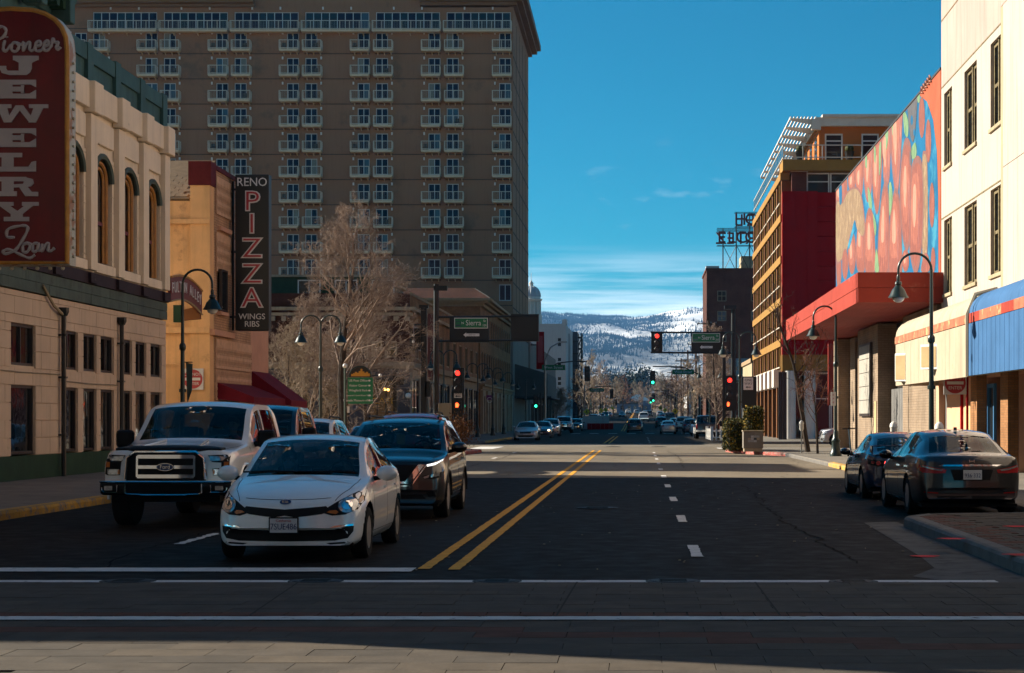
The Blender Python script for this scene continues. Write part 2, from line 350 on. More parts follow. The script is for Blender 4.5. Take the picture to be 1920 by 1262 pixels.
mat('stucco_pink', (.42, .305, .265), .85, var=.10, scale=.5, streak=.35, bump=.2, bscale=14)
mat('stucco_tan', (.36, .295, .19), .85, var=.10, scale=.6, streak=.3); mat('win_olive', (.20, .16, .085), .6, var=.3, scale=5, wear=(.10, .07, .04), wearp=(.5, .62), wscale=8)
mat('canopy_cream', (.40, .34, .25), .6, var=.14, scale=1.2, streak=.35, wear=(.32, .25, .15), wearp=(.62, .72), wscale=2)
mat('blue_panel', (.045, .125, .27), .55, var=.14, scale=1.2, streak=.22, wear=(.20, .30, .50), wearp=(.66, .76), wscale=3)
mat('rust_band', (.42, .14, .08), .7, var=.35, scale=2.5, wear=(.50, .32, .16), wearp=(.55, .62), wscale=2)
mat('theatre_red', (.31, .043, .027), .65, var=.16, scale=.7, streak=.22, wear=(.50, .17, .12), wearp=(.60, .74), wscale=1.0)
mat('panel_red', (.27, .002, .005), .6, var=.12, scale=.8, streak=.15); mat('panel_red_b', (.30, .002, .006), .6, var=.12, scale=.8)
mat('mural_coral', (.36, .085, .042), .8, var=.2, scale=.7, streak=.1); mat('mural_blue', (.004, .105, .23), .75, var=.3, scale=.5, wear=(.035, .20, .30), wearp=(.50, .62), wscale=.6)
def stroke_mat(key, a, b_, c_):
    m, nt, N, L, b = _nodes(key); M[key] = m
    n = _noise(N, L, _pos(N, L, (1, 2.6, .7)), 1.9, 6, .75)
    L.new(_ramp(N, L, n, [(.30, a), (.47, b_), (.58, a), (.72, c_)]), b.inputs['Base Color']); b.inputs['Roughness'].default_value = .8
stroke_mat('fruit_a', (.22, .050, .028), (.13, .024, .015), (.30, .10, .06)); stroke_mat('fruit_b', (.24, .075, .06), (.15, .035, .033), (.34, .16, .13)); stroke_mat('fruit_mid', (.27, .075, .043), (.19, .042, .024), (.35, .125, .08))
stroke_mat('fruit_c', (.25, .165, .085), (.12, .065, .03), (.36, .27, .16)); stroke_mat('fruit_line', (.10, .035, .035), (.16, .05, .04), (.05, .02, .025))
stroke_mat('fruit_light', (.33, .125, .078), (.38, .18, .125), (.25, .070, .042)); stroke_mat('leaf_paint', (.05, .14, .05), (.13, .22, .11), (.025, .07, .03)); stroke_mat('night_paint', (.02, .02, .03), (.06, .06, .07), (.10, .14, .22))
mat('yellow_beam', (.30, .16, .04), .6, var=.12, scale=1); mat('orange_wall', (.42, .13, .03), .7, var=.10, scale=.7); mat('orange_pier', (.20, .085, .035), .75, var=.15, scale=1)
mat('off_white', (.58, .54, .47), .6, var=.1); mat('column_white', (.60, .585, .55), .55, var=.08, streak=.15)
mat('soffit', (.30, .055, .045), .7, var=.15, scale=.8, streak=.0); mat('grey_door', (.16, .155, .15), .7, var=.25, scale=2, streak=.4); mat('tan_board', (.50, .36, .19), .8, var=.15)
mat('poster_white', (.34, .32, .28), .7, var=.12, scale=2, streak=.3); mat('interior_dark', (.02, .017, .015), .9)
mat('sign_green', (.004, .16, .06), .5, var=.06); mat('sign_yellow', (.60, .50, .015), .5); mat('sign_brown', (.13, .02, .018), .5, var=.2); mat('sign_purple', (.20, .02, .18), .5)
mat('orange_art', (.60, .28, .02), .5); mat('sign_blue', (.03, .14, .30), .5)
mat('bark', (.055, .042, .034), .9, var=.3, scale=6, bump=.5); mat('twig', (.28, .205, .16), .8, var=.25, scale=2); mat('twig_grey', (.28, .22, .16), .85, var=.3, scale=1.5); mat('twig_red', (.18, .085, .055), .85, var=.3)
mat('hedge_leaf', (.045, .052, .014), .65, var=.45, scale=9); mat('hedge_dry', (.16, .075, .03), .75, var=.4, scale=6); mat('hedge_gold', (.30, .20, .03), .7, var=.4, scale=6)
mat('pole_wood', (.085, .05, .036), .85, var=.25, scale=3); mat('conifer', (.014, .026, .018), .9, var=.4, scale=.3)
mat('light_red', (.5, .01, .01), .4, emit=(1, .02, .012), es=2.0); mat('light_orange', (.5, .08, .01), .4, emit=(1, .09, .02), es=2.0); mat('light_green', (.02, .4, .2), .4, emit=(.03, 1, .50), es=1.6)
mat('lens_off', (.03, .008, .008), .3); mat('lamp_warm', (.5, .3, .1), .4, emit=(1, .45, .1), es=3); mat('white_lens', (.7, .68, .62), .25, var=.05)
# ================================================================== ground, road, pavements
def g(Y): return 0.0 if Y < 230 else min(1, (Y-230)/60) * (Y-230) * .0078 if Y < 290 else (Y-230) * .0078
def strip(name, mt, x0, x1, ys, dz, kind='structure'):
    mb = MB(); n = len(ys)
    mb.add([(x, y, g(y) + dz) for y in ys for x in (x0, x1)], [(2*i, 2*i+1, 2*i+3, 2*i+2) for i in range(n-1)])
    return tag(mb.build(name, mt), kind=kind)
YS = [-60, 0, 60, 120, 180, 230] + list(range(240, 300, 10)) + list(range(300, 951, 50))
strip('ground', 'earth', -3400, 3400, [-120] + YS + [1400, 4000, 9400], -.06)
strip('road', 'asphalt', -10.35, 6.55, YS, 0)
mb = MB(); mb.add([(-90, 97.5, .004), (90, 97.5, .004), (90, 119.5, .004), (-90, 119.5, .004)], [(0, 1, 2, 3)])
tag(mb.build('cross_street', 'asphalt_sunlit'), kind='structure')
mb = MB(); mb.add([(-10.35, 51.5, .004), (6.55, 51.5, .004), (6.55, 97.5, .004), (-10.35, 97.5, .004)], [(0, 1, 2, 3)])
tag(mb.build('sunlit_road', 'asphalt_sunlit'), kind='structure')  # lighter colour stands in for sunlight, from where sun first reaches the road
mb = MB(); mb.add([(-60, -60, .004), (60, -60, .004), (60, 15.0, .004), (-60, 15.0, .004)], [(0, 1, 2, 3)])
inter = tag(mb.build('near_crossing', 'joint'), kind='structure')
mb = MB(); mb.add([(-12, 15.33, .004), (10, 15.33, .004), (10, 18.52, .004), (-12, 18.52, .004)], [(0, 1, 2, 3)])
cross = tag(mb.build('crosswalk', 'joint'), kind='structure')
def pavers(parent, x0, x1, y0, y1, pw, pl, z, mats, skip=None, h=.012, jit=.0015, gap=.005):
    y = y0; r = 0
    while y < y1 - .02:
        x = x0 - (pw/2 if r % 2 else 0)
        while x < x1:
            cx, cy = x + pw/2, y + pl/2
            if not (skip and skip(cx, cy)):
                piece('paver', rnd.choice(mats), parent, x + gap/2, x + pw - gap/2, y + gap/2, min(y + pl, y1) - gap/2, z, z + h, jit)
            x += pw
        y += pl; r += 1
vis = lambda cx, cy: not (wx(-90, cy) < cx < wx(2010, cy))
pavers(cross, -6.6, 4.6, 15.62, 18.50, .62, .32, .004, ['paver_a', 'paver_b', 'paver_a', 'paver_c'], vis)
pavers(cross, -6.6, 4.6, 15.34, 15.62, .28, .28, .004, ['paver_red'], vis, gap=.012)
def band(cx, cy): return abs(cy - (14.35 - 1.1 * math.exp(-((cx - 3.2) / 3.0) ** 2) + .10 * (3.2 - cx) * 0)) < .22
pavers(inter, -5.8, 3.8, 11.3, 14.98, .70, .36, .004, ['paver_a', 'paver_b', 'paver_c', 'paver_a'], lambda a, b: vis(a, b) or band(a, b))
pavers(inter, -5.8, 3.8, 11.3, 14.98, .70, .36, .004, ['paver_red'], lambda a, b: vis(a, b) or not band(a, b))
# painted lines
def line(name, mt, x0, x1, y0, y1, z=.010):
    n = max(1, int((y1-y0)/25)); ys = [y0 + (y1-y0)*i/n for i in range(n+1)]
    return strip(name, mt, x0, x1, ys, z)
def ragged(name, mt, x0, x1, y0, y1, z=.010, along='x', amp=.012):
    """a painted stripe with uneven edges"""
    n = max(4, int(max(x1-x0, y1-y0) / .12)); P = []
    for i in range(n+1):
        t = i/n; j1, j2 = rnd.uniform(-amp, amp), rnd.uniform(-amp, amp)
        if along == 'x': x = x0+(x1-x0)*t; P += [(x, y0+j1, z), (x, y1+j2, z)]
        else: y = y0+(y1-y0)*t; P += [(x0+j1, y, z+g(y)), (x1+j2, y, z+g(y))]
    return tag(MB().add(P, [(2*i, 2*i+1, 2*i+3, 2*i+2) for i in range(n)]).build(name, mt), kind='structure')
ragged('crosswalk_line', 'paint_white', -12, 4.6, 15.04, 15.30, .017); ragged('crosswalk_line', 'paint_white', -12, 3.6, 18.54, 18.78, .012)
ragged('stop_line', 'paint_white', -10.2, -2.45, 19.85, 20.35, .012)
for x in (-2.42, -2.08):
    ragged('centre_line', 'paint_yellow', x, x+.13, 20.1 if x > -2.3 else 20.2, 95.5, .012, 'y', .008); ragged('centre_line', 'paint_yellow', x, x+.13, 122.5, 172, .012, 'y', .008); line('centre_line', 'paint_yellow', x, x+.13, 240, 900, .014)
yy = 22.0
for i in range(6): ragged('lane_dash', 'paint_white', .62, .76, yy, yy + 2.0, .012, 'y', .012); yy += 7.4
for y0 in (66.5, 74, 81, 88): line('lane_dash', 'paint_white', .64, .76, y0, y0+2.6, .012)
for y0 in (128, 138, 148, 158): line('lane_dash', 'paint_white', .64, .76, y0, y0+2.6, .012)
for y0 in (24.2, 47, 60, 76, 88): ragged('lane_dash', 'paint_white', -6.1, -5.98, y0, y0+2.3, .012, 'y', .03)
for x in range(8): line('crosswalk_bar', 'paint_white', -9.6+2.05*x, -8.6+2.05*x, 203, 206, .012)
ragged('crosswalk_line', 'paint_white', -9.5, 5.5, 110.5, 110.9, .014); ragged('crosswalk_line', 'paint_white', -9.5, 5.5, 120.6, 120.95, .014)
line('corner_line', 'paint_white', -9.3, -7.9, 99.5, 108, .016); line('corner_line', 'paint_white', 4.3, 5.4, 100.5, 104, .016)
# joints across the crosswalk, tar-filled cracks, patches and iron covers in the road
for (pa, pb) in ((1082, 1044), (1416, 1462), (1782, 1884), (560, 470)):
    xa, xb = wx(pa, 18.5), wx(pb, 15.4); MB().add([(xb-.009, 15.36, .0185), (xb+.009, 15.36, .0185), (xa+.009, 18.5, .0185), (xa-.009, 18.5, .0185)], [(0, 1, 2, 3)]).build('expansion_joint', 'joint_dark', cross)
def crack(pts, w_=.013, z=.0075):
    P = []
    for (a, b), (c_, d) in zip(pts, pts[1:]):
        n = max(3, int(math.hypot(c_-a, d-b)/.35))
        for k in range(n): P.append((a+(c_-a)*k/n+rnd.gauss(0, .05), b+(d-b)*k/n+rnd.gauss(0, .05)))
    V = []
    for i, (a, b) in enumerate(P):
        q = P[min(i+1, len(P)-1)]; p = P[max(i-1, 0)]; t_ = Vector((q[0]-p[0], q[1]-p[1])); t_.normalize(); ww = w_*rnd.uniform(.5, 1.5); V += [(a-t_.y*ww, b+t_.x*ww, z), (a+t_.y*ww, b-t_.x*ww, z)]
    tag(MB().add(V, [(2*i, 2*i+1, 2*i+3, 2*i+2) for i in range(len(P)-1)]).build('tar_crack', 'tar'), kind='structure')
for pts in ([(-1.9, 27), (2.0, 27.4), (4.0, 27.1)], [(-1.2, 40), (.2, 38), (3.5, 37.6)], [(2.5, 21), (2.3, 30), (2.6, 46)], [(-9.5, 26), (-7, 25.2), (-3, 25.6)], [(-5.9, 20.5), (-6.3, 23), (-6.2, 30)], [(-1.8, 74), (2, 73), (6, 74)], [(-9, 66), (-3, 65.4), (1, 66)], [(1.5, 62), (1.7, 80), (1.4, 95)], [(-9, 88), (0, 89.2), (5, 88.5)], [(-6, 57), (-5.7, 75), (-6.1, 92)]): crack(pts)
for i, (px, Y, r_) in enumerate(((240, 18.66, .23), (592, 18.66, .23), (932, 18.66, .20), (1262, 18.66, .23), (1600, 18.6, .20), (1120, 34, .33), (1235, 108, .4), (1150, 108, .4))):
    x = wx(px, Y); mc_ = thing('manhole_cover', ('round iron cover on the crosswalk line at far left', 'round iron cover on the crosswalk line below the compact car', 'round iron cover on the crosswalk line left of centre', 'round iron cover on the crosswalk line right of centre', 'round iron cover on the crosswalk line near the right kerb', 'round iron cover in the dark lane', 'right round iron cover in the sunlit crossing', 'left round iron cover in the sunlit crossing')[i], 'manhole cover', (x, Y, 0), 'iron covers in the road')
    MB().lathe([(r_+.05, .004), (r_+.05, .016), (r_+.01, .016)], (x, Y, 0), 28).build('ring', 'iron', mc_); MB().lathe([(r_, .010), (r_, .0205)], (x, Y, 0), 28).build('lid', 'iron', mc_)
    for k in range(5): box(x-r_*.6, x+r_*.6, Y-r_*.6+k*r_*.3, Y-r_*.6+k*r_*.3+.025, .0205, .024).build('rib', 'iron', mc_)
# litter and specks on the road
mb = MB()
for i in range(110):
    y = rnd.uniform(13, 50); x = wx(rnd.uniform(600, 1800), y); s_ = rnd.uniform(.006, .02); mb.box(x, x+s_*1.6, y, y+s_, .004, .012)
tag(mb.build('road_litter', 'stone'), 'small pale scraps and leaves scattered over the dark road', 'litter', kind='stuff')
# gutters and pavements with kerb stones
def sidewalk(name, poly, kerbs, mt='concrete', z=.15):
    sw = tag(MB().prism([(x, y, -.05) for x, y in poly], (0, 0, z+.05)).build(name, mt), kind='structure')
    for (a, b, km) in kerbs:
        a, b = Vector(a), Vector(b); L_ = (b-a).length; n = max(1, int(L_/2.4)); d = (b-a)/n; t = d.normalized(); nrm = Vector((-t.y, t.x))
        for i in range(n):
            p, q = a + d*i + t*.006, a + d*(i+1) - t*.006
            m_ = MB(); prof = [(-.02, -.05), (-.02, .10), (.0, .145), (.03, .158), (.17, .158), (.17, -.05)]
            m_.prism([(p.x - nrm.x*u, p.y - nrm.y*u, h) for u, h in prof], ((q-p).x, (q-p).y, 0)); m_.build('kerb_stone', km, sw)
    return sw
sidewalk('sidewalk_left', [(-10.35, 21), (-10.35, 80), (-8.0, 84), (-7.7, 90), (-9.5, 96), (-14, 97.5), (-60, 97.5), (-60, 75.5), (-15.1, 75.4), (-15.1, 21)],
    [((-10.35, 80), (-10.35, 21), 'kerb_yellow'), ((-8.0, 84), (-10.35, 80), 'kerb_grey'), ((-7.7, 90), (-8.0, 84), 'kerb_red'), ((-9.5, 96), (-7.7, 90), 'kerb_red'), ((-14, 97.5), (-9.5, 96), 'kerb_grey')])
sidewalk('sidewalk_left_far', [(-10.35, 124), (-10.35, 255), (-15.4, 255), (-15.4, 124), (-60, 124), (-60, 119.5), (-14, 119.5), (-11, 121)],
    [((-10.35, 190), (-10.35, 150), 'kerb_grey'), ((-10.35, 150), (-10.35, 124), 'kerb_yellow'), ((-10.35, 124), (-11, 121), 'kerb_grey'), ((-11, 121), (-14, 119.5), 'kerb_grey')])
sr = sidewalk('sidewalk_right', [(6.55, 29.4), (10.7, 29.4), (10.7, 97.5), (6.6, 97.5), (5.0, 95.5), (4.3, 92), (4.6, 87), (6.4, 81), (6.55, 62)],
    [((6.55, 29.6), (6.55, 56), 'kerb_grey'), ((6.55, 56), (6.55, 64), 'kerb_yellow'), ((6.55, 64), (6.4, 81), 'kerb_grey'), ((6.4, 81), (4.6, 87), 'kerb_red'), ((4.6, 87), (4.3, 92), 'kerb_red'), ((4.3, 92), (5.0, 95.5), 'kerb_red'), ((5.0, 95.5), (6.6, 97.5), 'kerb_grey')])
sidewalk('sidewalk_right_far', [(5.6, 124), (6.55, 130), (6.55, 255), (60, 255), (60, 121), (8, 121), (6.2, 122)],
    [((8, 121), (6.2, 122), 'kerb_grey'), ((6.2, 122), (5.6, 124), 'kerb_grey'), ((5.6, 124), (6.55, 130), 'kerb_grey'), ((6.55, 130), (6.55, 200), 'kerb_grey')])
# near right corner: bulb-out of stone pavers with a worn kerb
cn = tag(MB().prism([(x, y, -.05) for x, y in [(4.05, 19.5), (4.05, 28.2), (4.5, 29.0), (6.55, 29.4), (12, 29.4), (12, 12), (7.5, 12), (5.6, 14.6), (4.5, 17.2)]], (0, 0, .185)).build('sidewalk_corner', 'joint'), kind='structure')
for (a, b, km) in [((7.5, 12), (5.6, 14.6), 'kerb_grey'), ((5.6, 14.6), (4.5, 17.2), 'kerb_grey'), ((4.5, 17.2), (4.05, 19.5), 'kerb_grey'), ((4.05, 19.5), (4.05, 28.2), 'kerb_grey'), ((4.05, 28.2), (4.5, 29.0), 'kerb_grey'), ((4.5, 29.0), (6.55, 29.4), 'kerb_grey')]:
    a, b = Vector(a), Vector(b); n = max(1, int((b-a).length/1.5)); d = (b-a)/n; t = d.normalized(); nr = Vector((t.y, -t.x))
    for i in range(n):
        p, q = a+d*i+t*.005, a+d*(i+1)-t*.005
        MB().prism([(p.x+nr.x*u, p.y+nr.y*u, h) for u, h in [(-.03, -.05), (-.02, .12), (.01, .155), (.05, .168), (.20, .168), (.20, -.05)]], ((q-p).x, (q-p).y, 0)).build('kerb_stone', km, cn)
pavers(cn, 4.25, 9.4, 17.6, 29.2, .44, .30, .135, ['paver_c', 'paver_a', 'paver_c', 'paver_b'], lambda a, b: wx(2000, b) < a or (b < 19.5 and a < 5.1) or a < 4.72 or b > 29.0, .03, .003, .012)
pavers(cn, 4.26, 4.70, 19.6, 28.6, .22, .22, .135, ['paver_red', 'paver_c'], None, .03, .002, .010)
mb = MB().add([(1.95+.0, 29.5, .006), (4.1, 29.5, .006), (4.1, 19.2, .006), (4.9, 17, .006), (5.8, 14.8, .006), (4.6, 14.9, .006), (3.2, 18.6, .006), (2.85, 19.3, .006), (3.25, 20.4, .006), (3.35, 22, .006), (3.55, 29.3, .006)][1:], [list(range(10))])
tag(mb.build('gutter', 'gutter_grey'), kind='structure')
for (px, py) in ((1735, 1043), (1785, 1010), (1905, 987), (1910, 1040)):
    onw = px > 1760; Y = 3470 * (HC - (.17 if onw else .01)) / (py - CY); X = wx(px, Y)
    mb = MB().add([(X + .16*math.cos(a)*(1+.3*math.sin(3*a)), Y + .16*math.sin(a), (.172 if onw else .012)) for a in [k*.42 for k in range(15)]], [list(range(15))])
    tag(mb.build('paint_spot', 'mark_red'), kind='structure')

# ================================================================== left side buildings
def win(parent, axis, pos, a0, a1, z0, z1, fr='dark_brown', gl='glass_wavy', mull=(1,), rec=.12, fw=.07, out=1, transom=None):
    """a framed window set back in its opening; out = +1 if the wall faces +x / -1 if -x or -y"""
    def bx(mb, d0, d1, p, q, lo, hi):
        c0, c1 = sorted((pos - out*d0, pos - out*d1))
        return mb.box(c0, c1, p, q, lo, hi) if axis == 'x' else mb.box(p, q, c0, c1, lo, hi)
    f = MB(); e = .004
    bx(f, rec-.06, rec+.03, a0+e, a0+fw, z0+e, z1-e); bx(f, rec-.06, rec+.03, a1-fw, a1-e, z0+e, z1-e)
    bx(f, rec-.055, rec+.025, a0+fw, a1-fw, z0+e, z0+fw); bx(f, rec-.055, rec+.025, a0+fw, a1-fw, z1-fw, z1-e)
    for k in range(1, mull[0]+1) if mull else ():
        c = a0 + (a1-a0)*k/(mull[0]+1); bx(f, rec-.05, rec+.02, c-fw*.4, c+fw*.4, z0+fw, z1-fw)
    if transom: bx(f, rec-.045, rec+.015, a0+fw, a1-fw, z0+(z1-z0)*transom-fw*.4, z0+(z1-z0)*transom+fw*.4)
    fo = f.build('window', fr, parent)
    bx(MB(), rec, rec+.01, a0+fw*.5, a1-fw*.5, z0+fw*.5, z1-fw*.5).build('pane', gl, fo)
    return fo
XL = -15.1
def jewelry_building():
    t = thing('corner_building', 'cream two-storey building with green parapet, arched upper windows and green base behind the red sign', 'building', (XL-8, 40, 0))
    low = [(44.45, 46.25), (48.4, 49.75), (50.25, 51.45), (51.85, 53.15), (53.85, 55.05), (55.45, 56.65), (57.15, 58.45)]
    op = [(a, b, 2.95, 3.97) for a, b in low] + [(a, b, .78, 2.47) for a, b in low]
    up = [(48.55, 50.25), (51.25, 52.95), (53.95, 55.6), (56.6, 58.25)]
    opu = [(a, b, 6.0, 9.03) for a, b in up]
    mb = MB().box(XL-16, XL-.45, 22, 58.9, 0, 10.9); mb.build('core', 'interior_dark', t)
    open_wall(MB(), 'x', XL, -.44, 22, 59, 0, .74, []).build('base_course', 'green_dark', t)
    box(XL-16, XL-.45, 58.9, 59.0, 0, 10.9).build('alley_wall', 'cream', t); box(XL-16, XL-.45, 21.9, 22.0, 0, 10.9).build('end_wall', 'cream', t)
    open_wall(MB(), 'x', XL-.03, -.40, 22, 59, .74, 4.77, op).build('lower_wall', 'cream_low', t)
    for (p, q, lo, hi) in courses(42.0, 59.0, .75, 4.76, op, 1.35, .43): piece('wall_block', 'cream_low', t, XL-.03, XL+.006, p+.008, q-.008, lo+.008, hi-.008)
    open_wall(MB(), 'x', XL-.03, -.40, 22, 59, 5.66, 10.9, opu).build('upper_wall', 'cream', t)
    for a, b in low: win(t, 'x', XL, a, b, 2.95, 3.97, mull=(1,)); win(t, 'x', XL, a, b, .78, 2.47, mull=(0,))
    for (p, q, lo, hi) in courses(47.6, 59.0, 5.68, 9.05, [(a-.0, b, 6.0, 9.02) for a, b in up], 1.1, .46): piece('wall_block', 'cream', t, XL-.03, XL+.006, p+.008, q-.008, lo+.008, hi-.008)
    for a, b in up:                                             # arched windows with gilded frames
        c, r = (a+b)/2, (b-a)/2
        arch = [(a, 8.35)] + [(c - r*math.cos(math.pi*k/14), 8.35 + r*.80*math.sin(math.pi*k/14)) for k in range(1, 14)] + [(b, 8.35)]
        pl = [(XL-.025, y, z) for y, z in [(a, 8.33), (a, 9.06)] + [(y, 9.06) for y in (c,)] + [(b, 9.06), (b, 8.33)] + arch[::-1]]
        # spandrel above the arch: two side pieces
        for half in (arch[:8], arch[7:]):
            y_e = half[0][0] if half[0][0] < c - .01 else half[-1][0]
            MB().prism([(XL-.03, y, z) for y, z in half] + ([(XL-.03, c, 9.06), (XL-.03, y_e, 9.06)] if y_e < c else [(XL-.03, y_e, 9.06), (XL-.03, c, 9.06)]), (.036, 0, 0)).build('arch_spandrel', 'cream', t)
        mb = MB(); mb.tube([(XL+.0, y, z) for y, z in arch], .085, 6); mb.build('arch_hood', 'green_grey', t, 40)
        inn = lambda s_: [(c - r*s_*math.cos(math.pi*k/14), 8.35 + r*s_*.8*math.sin(math.pi*k/14)) for k in range(15)]
        MB().prism([(XL-.22, y, z) for y, z in [(a+.02, 6.02)] + inn(.98) + [(b-.02, 6.02)]], (-.02, 0, 0)).build('window_back', 'green_dark', t)
        fr = MB(); fr.tube([(XL-.10, y, z) for y, z in [(c-r*.74, 6.05)] + inn(.74) + [(c+r*.74, 6.05)]], .055, 6); fr.tube([(XL-.14, y, z) for y, z in [(c-r*.52, 6.05)] + inn(.52) + [(c+r*.52, 6.05)]], .05, 6)
        fo = fr.build('window', 'gold_wood', t, 40)
        MB().prism([(XL-.17, y, z) for y, z in [(c-r*.5, 6.03)] + inn(.5) + [(c+r*.5, 6.03)]], (-.01, 0, 0)).build('pane', 'glass', fo)
        box(XL-.168, XL-.13, c-r*.48, c+r*.48, 7.1, 7.2).build('sash_rail', 'red_wood', fo)
    for y in (50.75, 53.45, 56.1, 58.62):                       # pilasters with cap blocks
        box(XL-.02, XL+.16, y-.30, y+.30, 5.72, 9.98).build('pilaster', 'cream', t, bevel=.015)
        box(XL-.02, XL+.30, y-.40, y+.40, 10.0, 10.86).build('capital', 'cream', t, bevel=.03)
    for a, b in ((47.6, 50.35), (51.15, 53.05), (53.85, 55.7), (56.5, 58.22)):
        box(XL-.02, XL+.14, a-.02, b+.02, 10.12, 10.86).build('frieze_panel', 'cream', t, bevel=.02)
        box(XL-.02, XL+.07, a+.1, b-.1, 9.30, 9.94).build('frieze_panel', 'cream', t, bevel=.02)
        box(XL-.02, XL+.10, a+.02, b-.02, 5.70, 5.97).build('window_sill', 'cream', t, bevel=.02)
    for (p, q, lo, hi) in courses(22, 59, 4.79, 5.33, [], 3.6, .27): piece('band_panel', 'green_grey', t, XL-.3, XL+.05, p+.01, q-.01, lo+.006, hi-.006)
    box(XL-.3, XL+.09, 22, 59.02, 5.34, 5.66).build('brown_band', 'brown_band', t)
    for y in (44.5, 47.7, 50.75, 53.45, 56.1, 58.6): box(XL+.05, XL+.17, y-.34, y+.34, 5.36, 5.64).build('band_block', 'brown_band', t)
    box(XL-.4, XL-.05, 48, 59.0, 10.92, 11.85).build('parapet', 'green_paint', t)
    for y in (48.4, 50.75, 53.45, 56.1, 58.72): box(XL-.06, XL+.06, y-.26, y+.26, 10.92, 11.93).build('parapet_post', 'green_paint', t)
    for a, b in ((48.66, 50.49), (51.01, 53.19), (53.71, 55.84), (56.36, 58.46)): box(XL-.06, XL+.03, a, b, 11.45, 11.88).build('parapet_panel', 'green_paint', t)
    # bracketed cornice of the nearer half
    box(XL-8, XL-.02, 22, 47.6, 10.9, 13.1).build('attic', 'green_paint', t)
    cp = [(0, 11.95), (.12, 11.95), (.15, 12.2), (.55, 12.35), (.62, 12.6), (.85, 12.75), (.95, 13.05), (.95, 13.2), (0, 13.2)]
    MB().prism([(XL+u, 22, z) for u, z in cp], (0, 25.8, 0)).build('cornice', 'green_paint', t)
    for k in range(26): piece('dentil', 'green_dark', t, XL+.15, XL+.50, 46.9-k*.5, 47.12-k*.5, 12.05, 12.32)
    for k in range(5): box(XL+.1, XL+.62, 47.3-k*2.2-.2, 47.3-k*2.2+.2, 11.75, 12.55).build('bracket', 'green_paint', t, bevel=.03)
    for y, zt in ((48.15, 4.32), (53.55, 4.36)):
        d = MB(); d.tube([(XL+.12, y, .02), (XL+.12, y, zt)], .065, 8); d.lathe([(.09, zt), (.14, zt+.1), (.14, zt+.22)], (XL+.12, y, 0), 8)
        for z in (1.2, 2.7, 3.8): d.box(XL-.01, XL+.2, y-.09, y+.09, z, z+.05)
        d.build('downpipe', 'black_metal', t, 40)
    MB().tube([(XL+.08, 46.6, 5.0), (XL+.1, 47.4, 4.55), (XL+.12, 48.1, 4.35)], .04, 6).build('pipe_elbow', 'stucco_tan', t, 40)
    for (y0, y1, z) in ((42, 48.1, 2.80), (48.2, 53.4, 2.62)): MB().tube([(XL+.04, y0, z+.02), (XL+.04, (y0+y1)/2, z-.015), (XL+.04, y1, z)], .014, 5).build('conduit', 'stone', t)
jewelry_building()
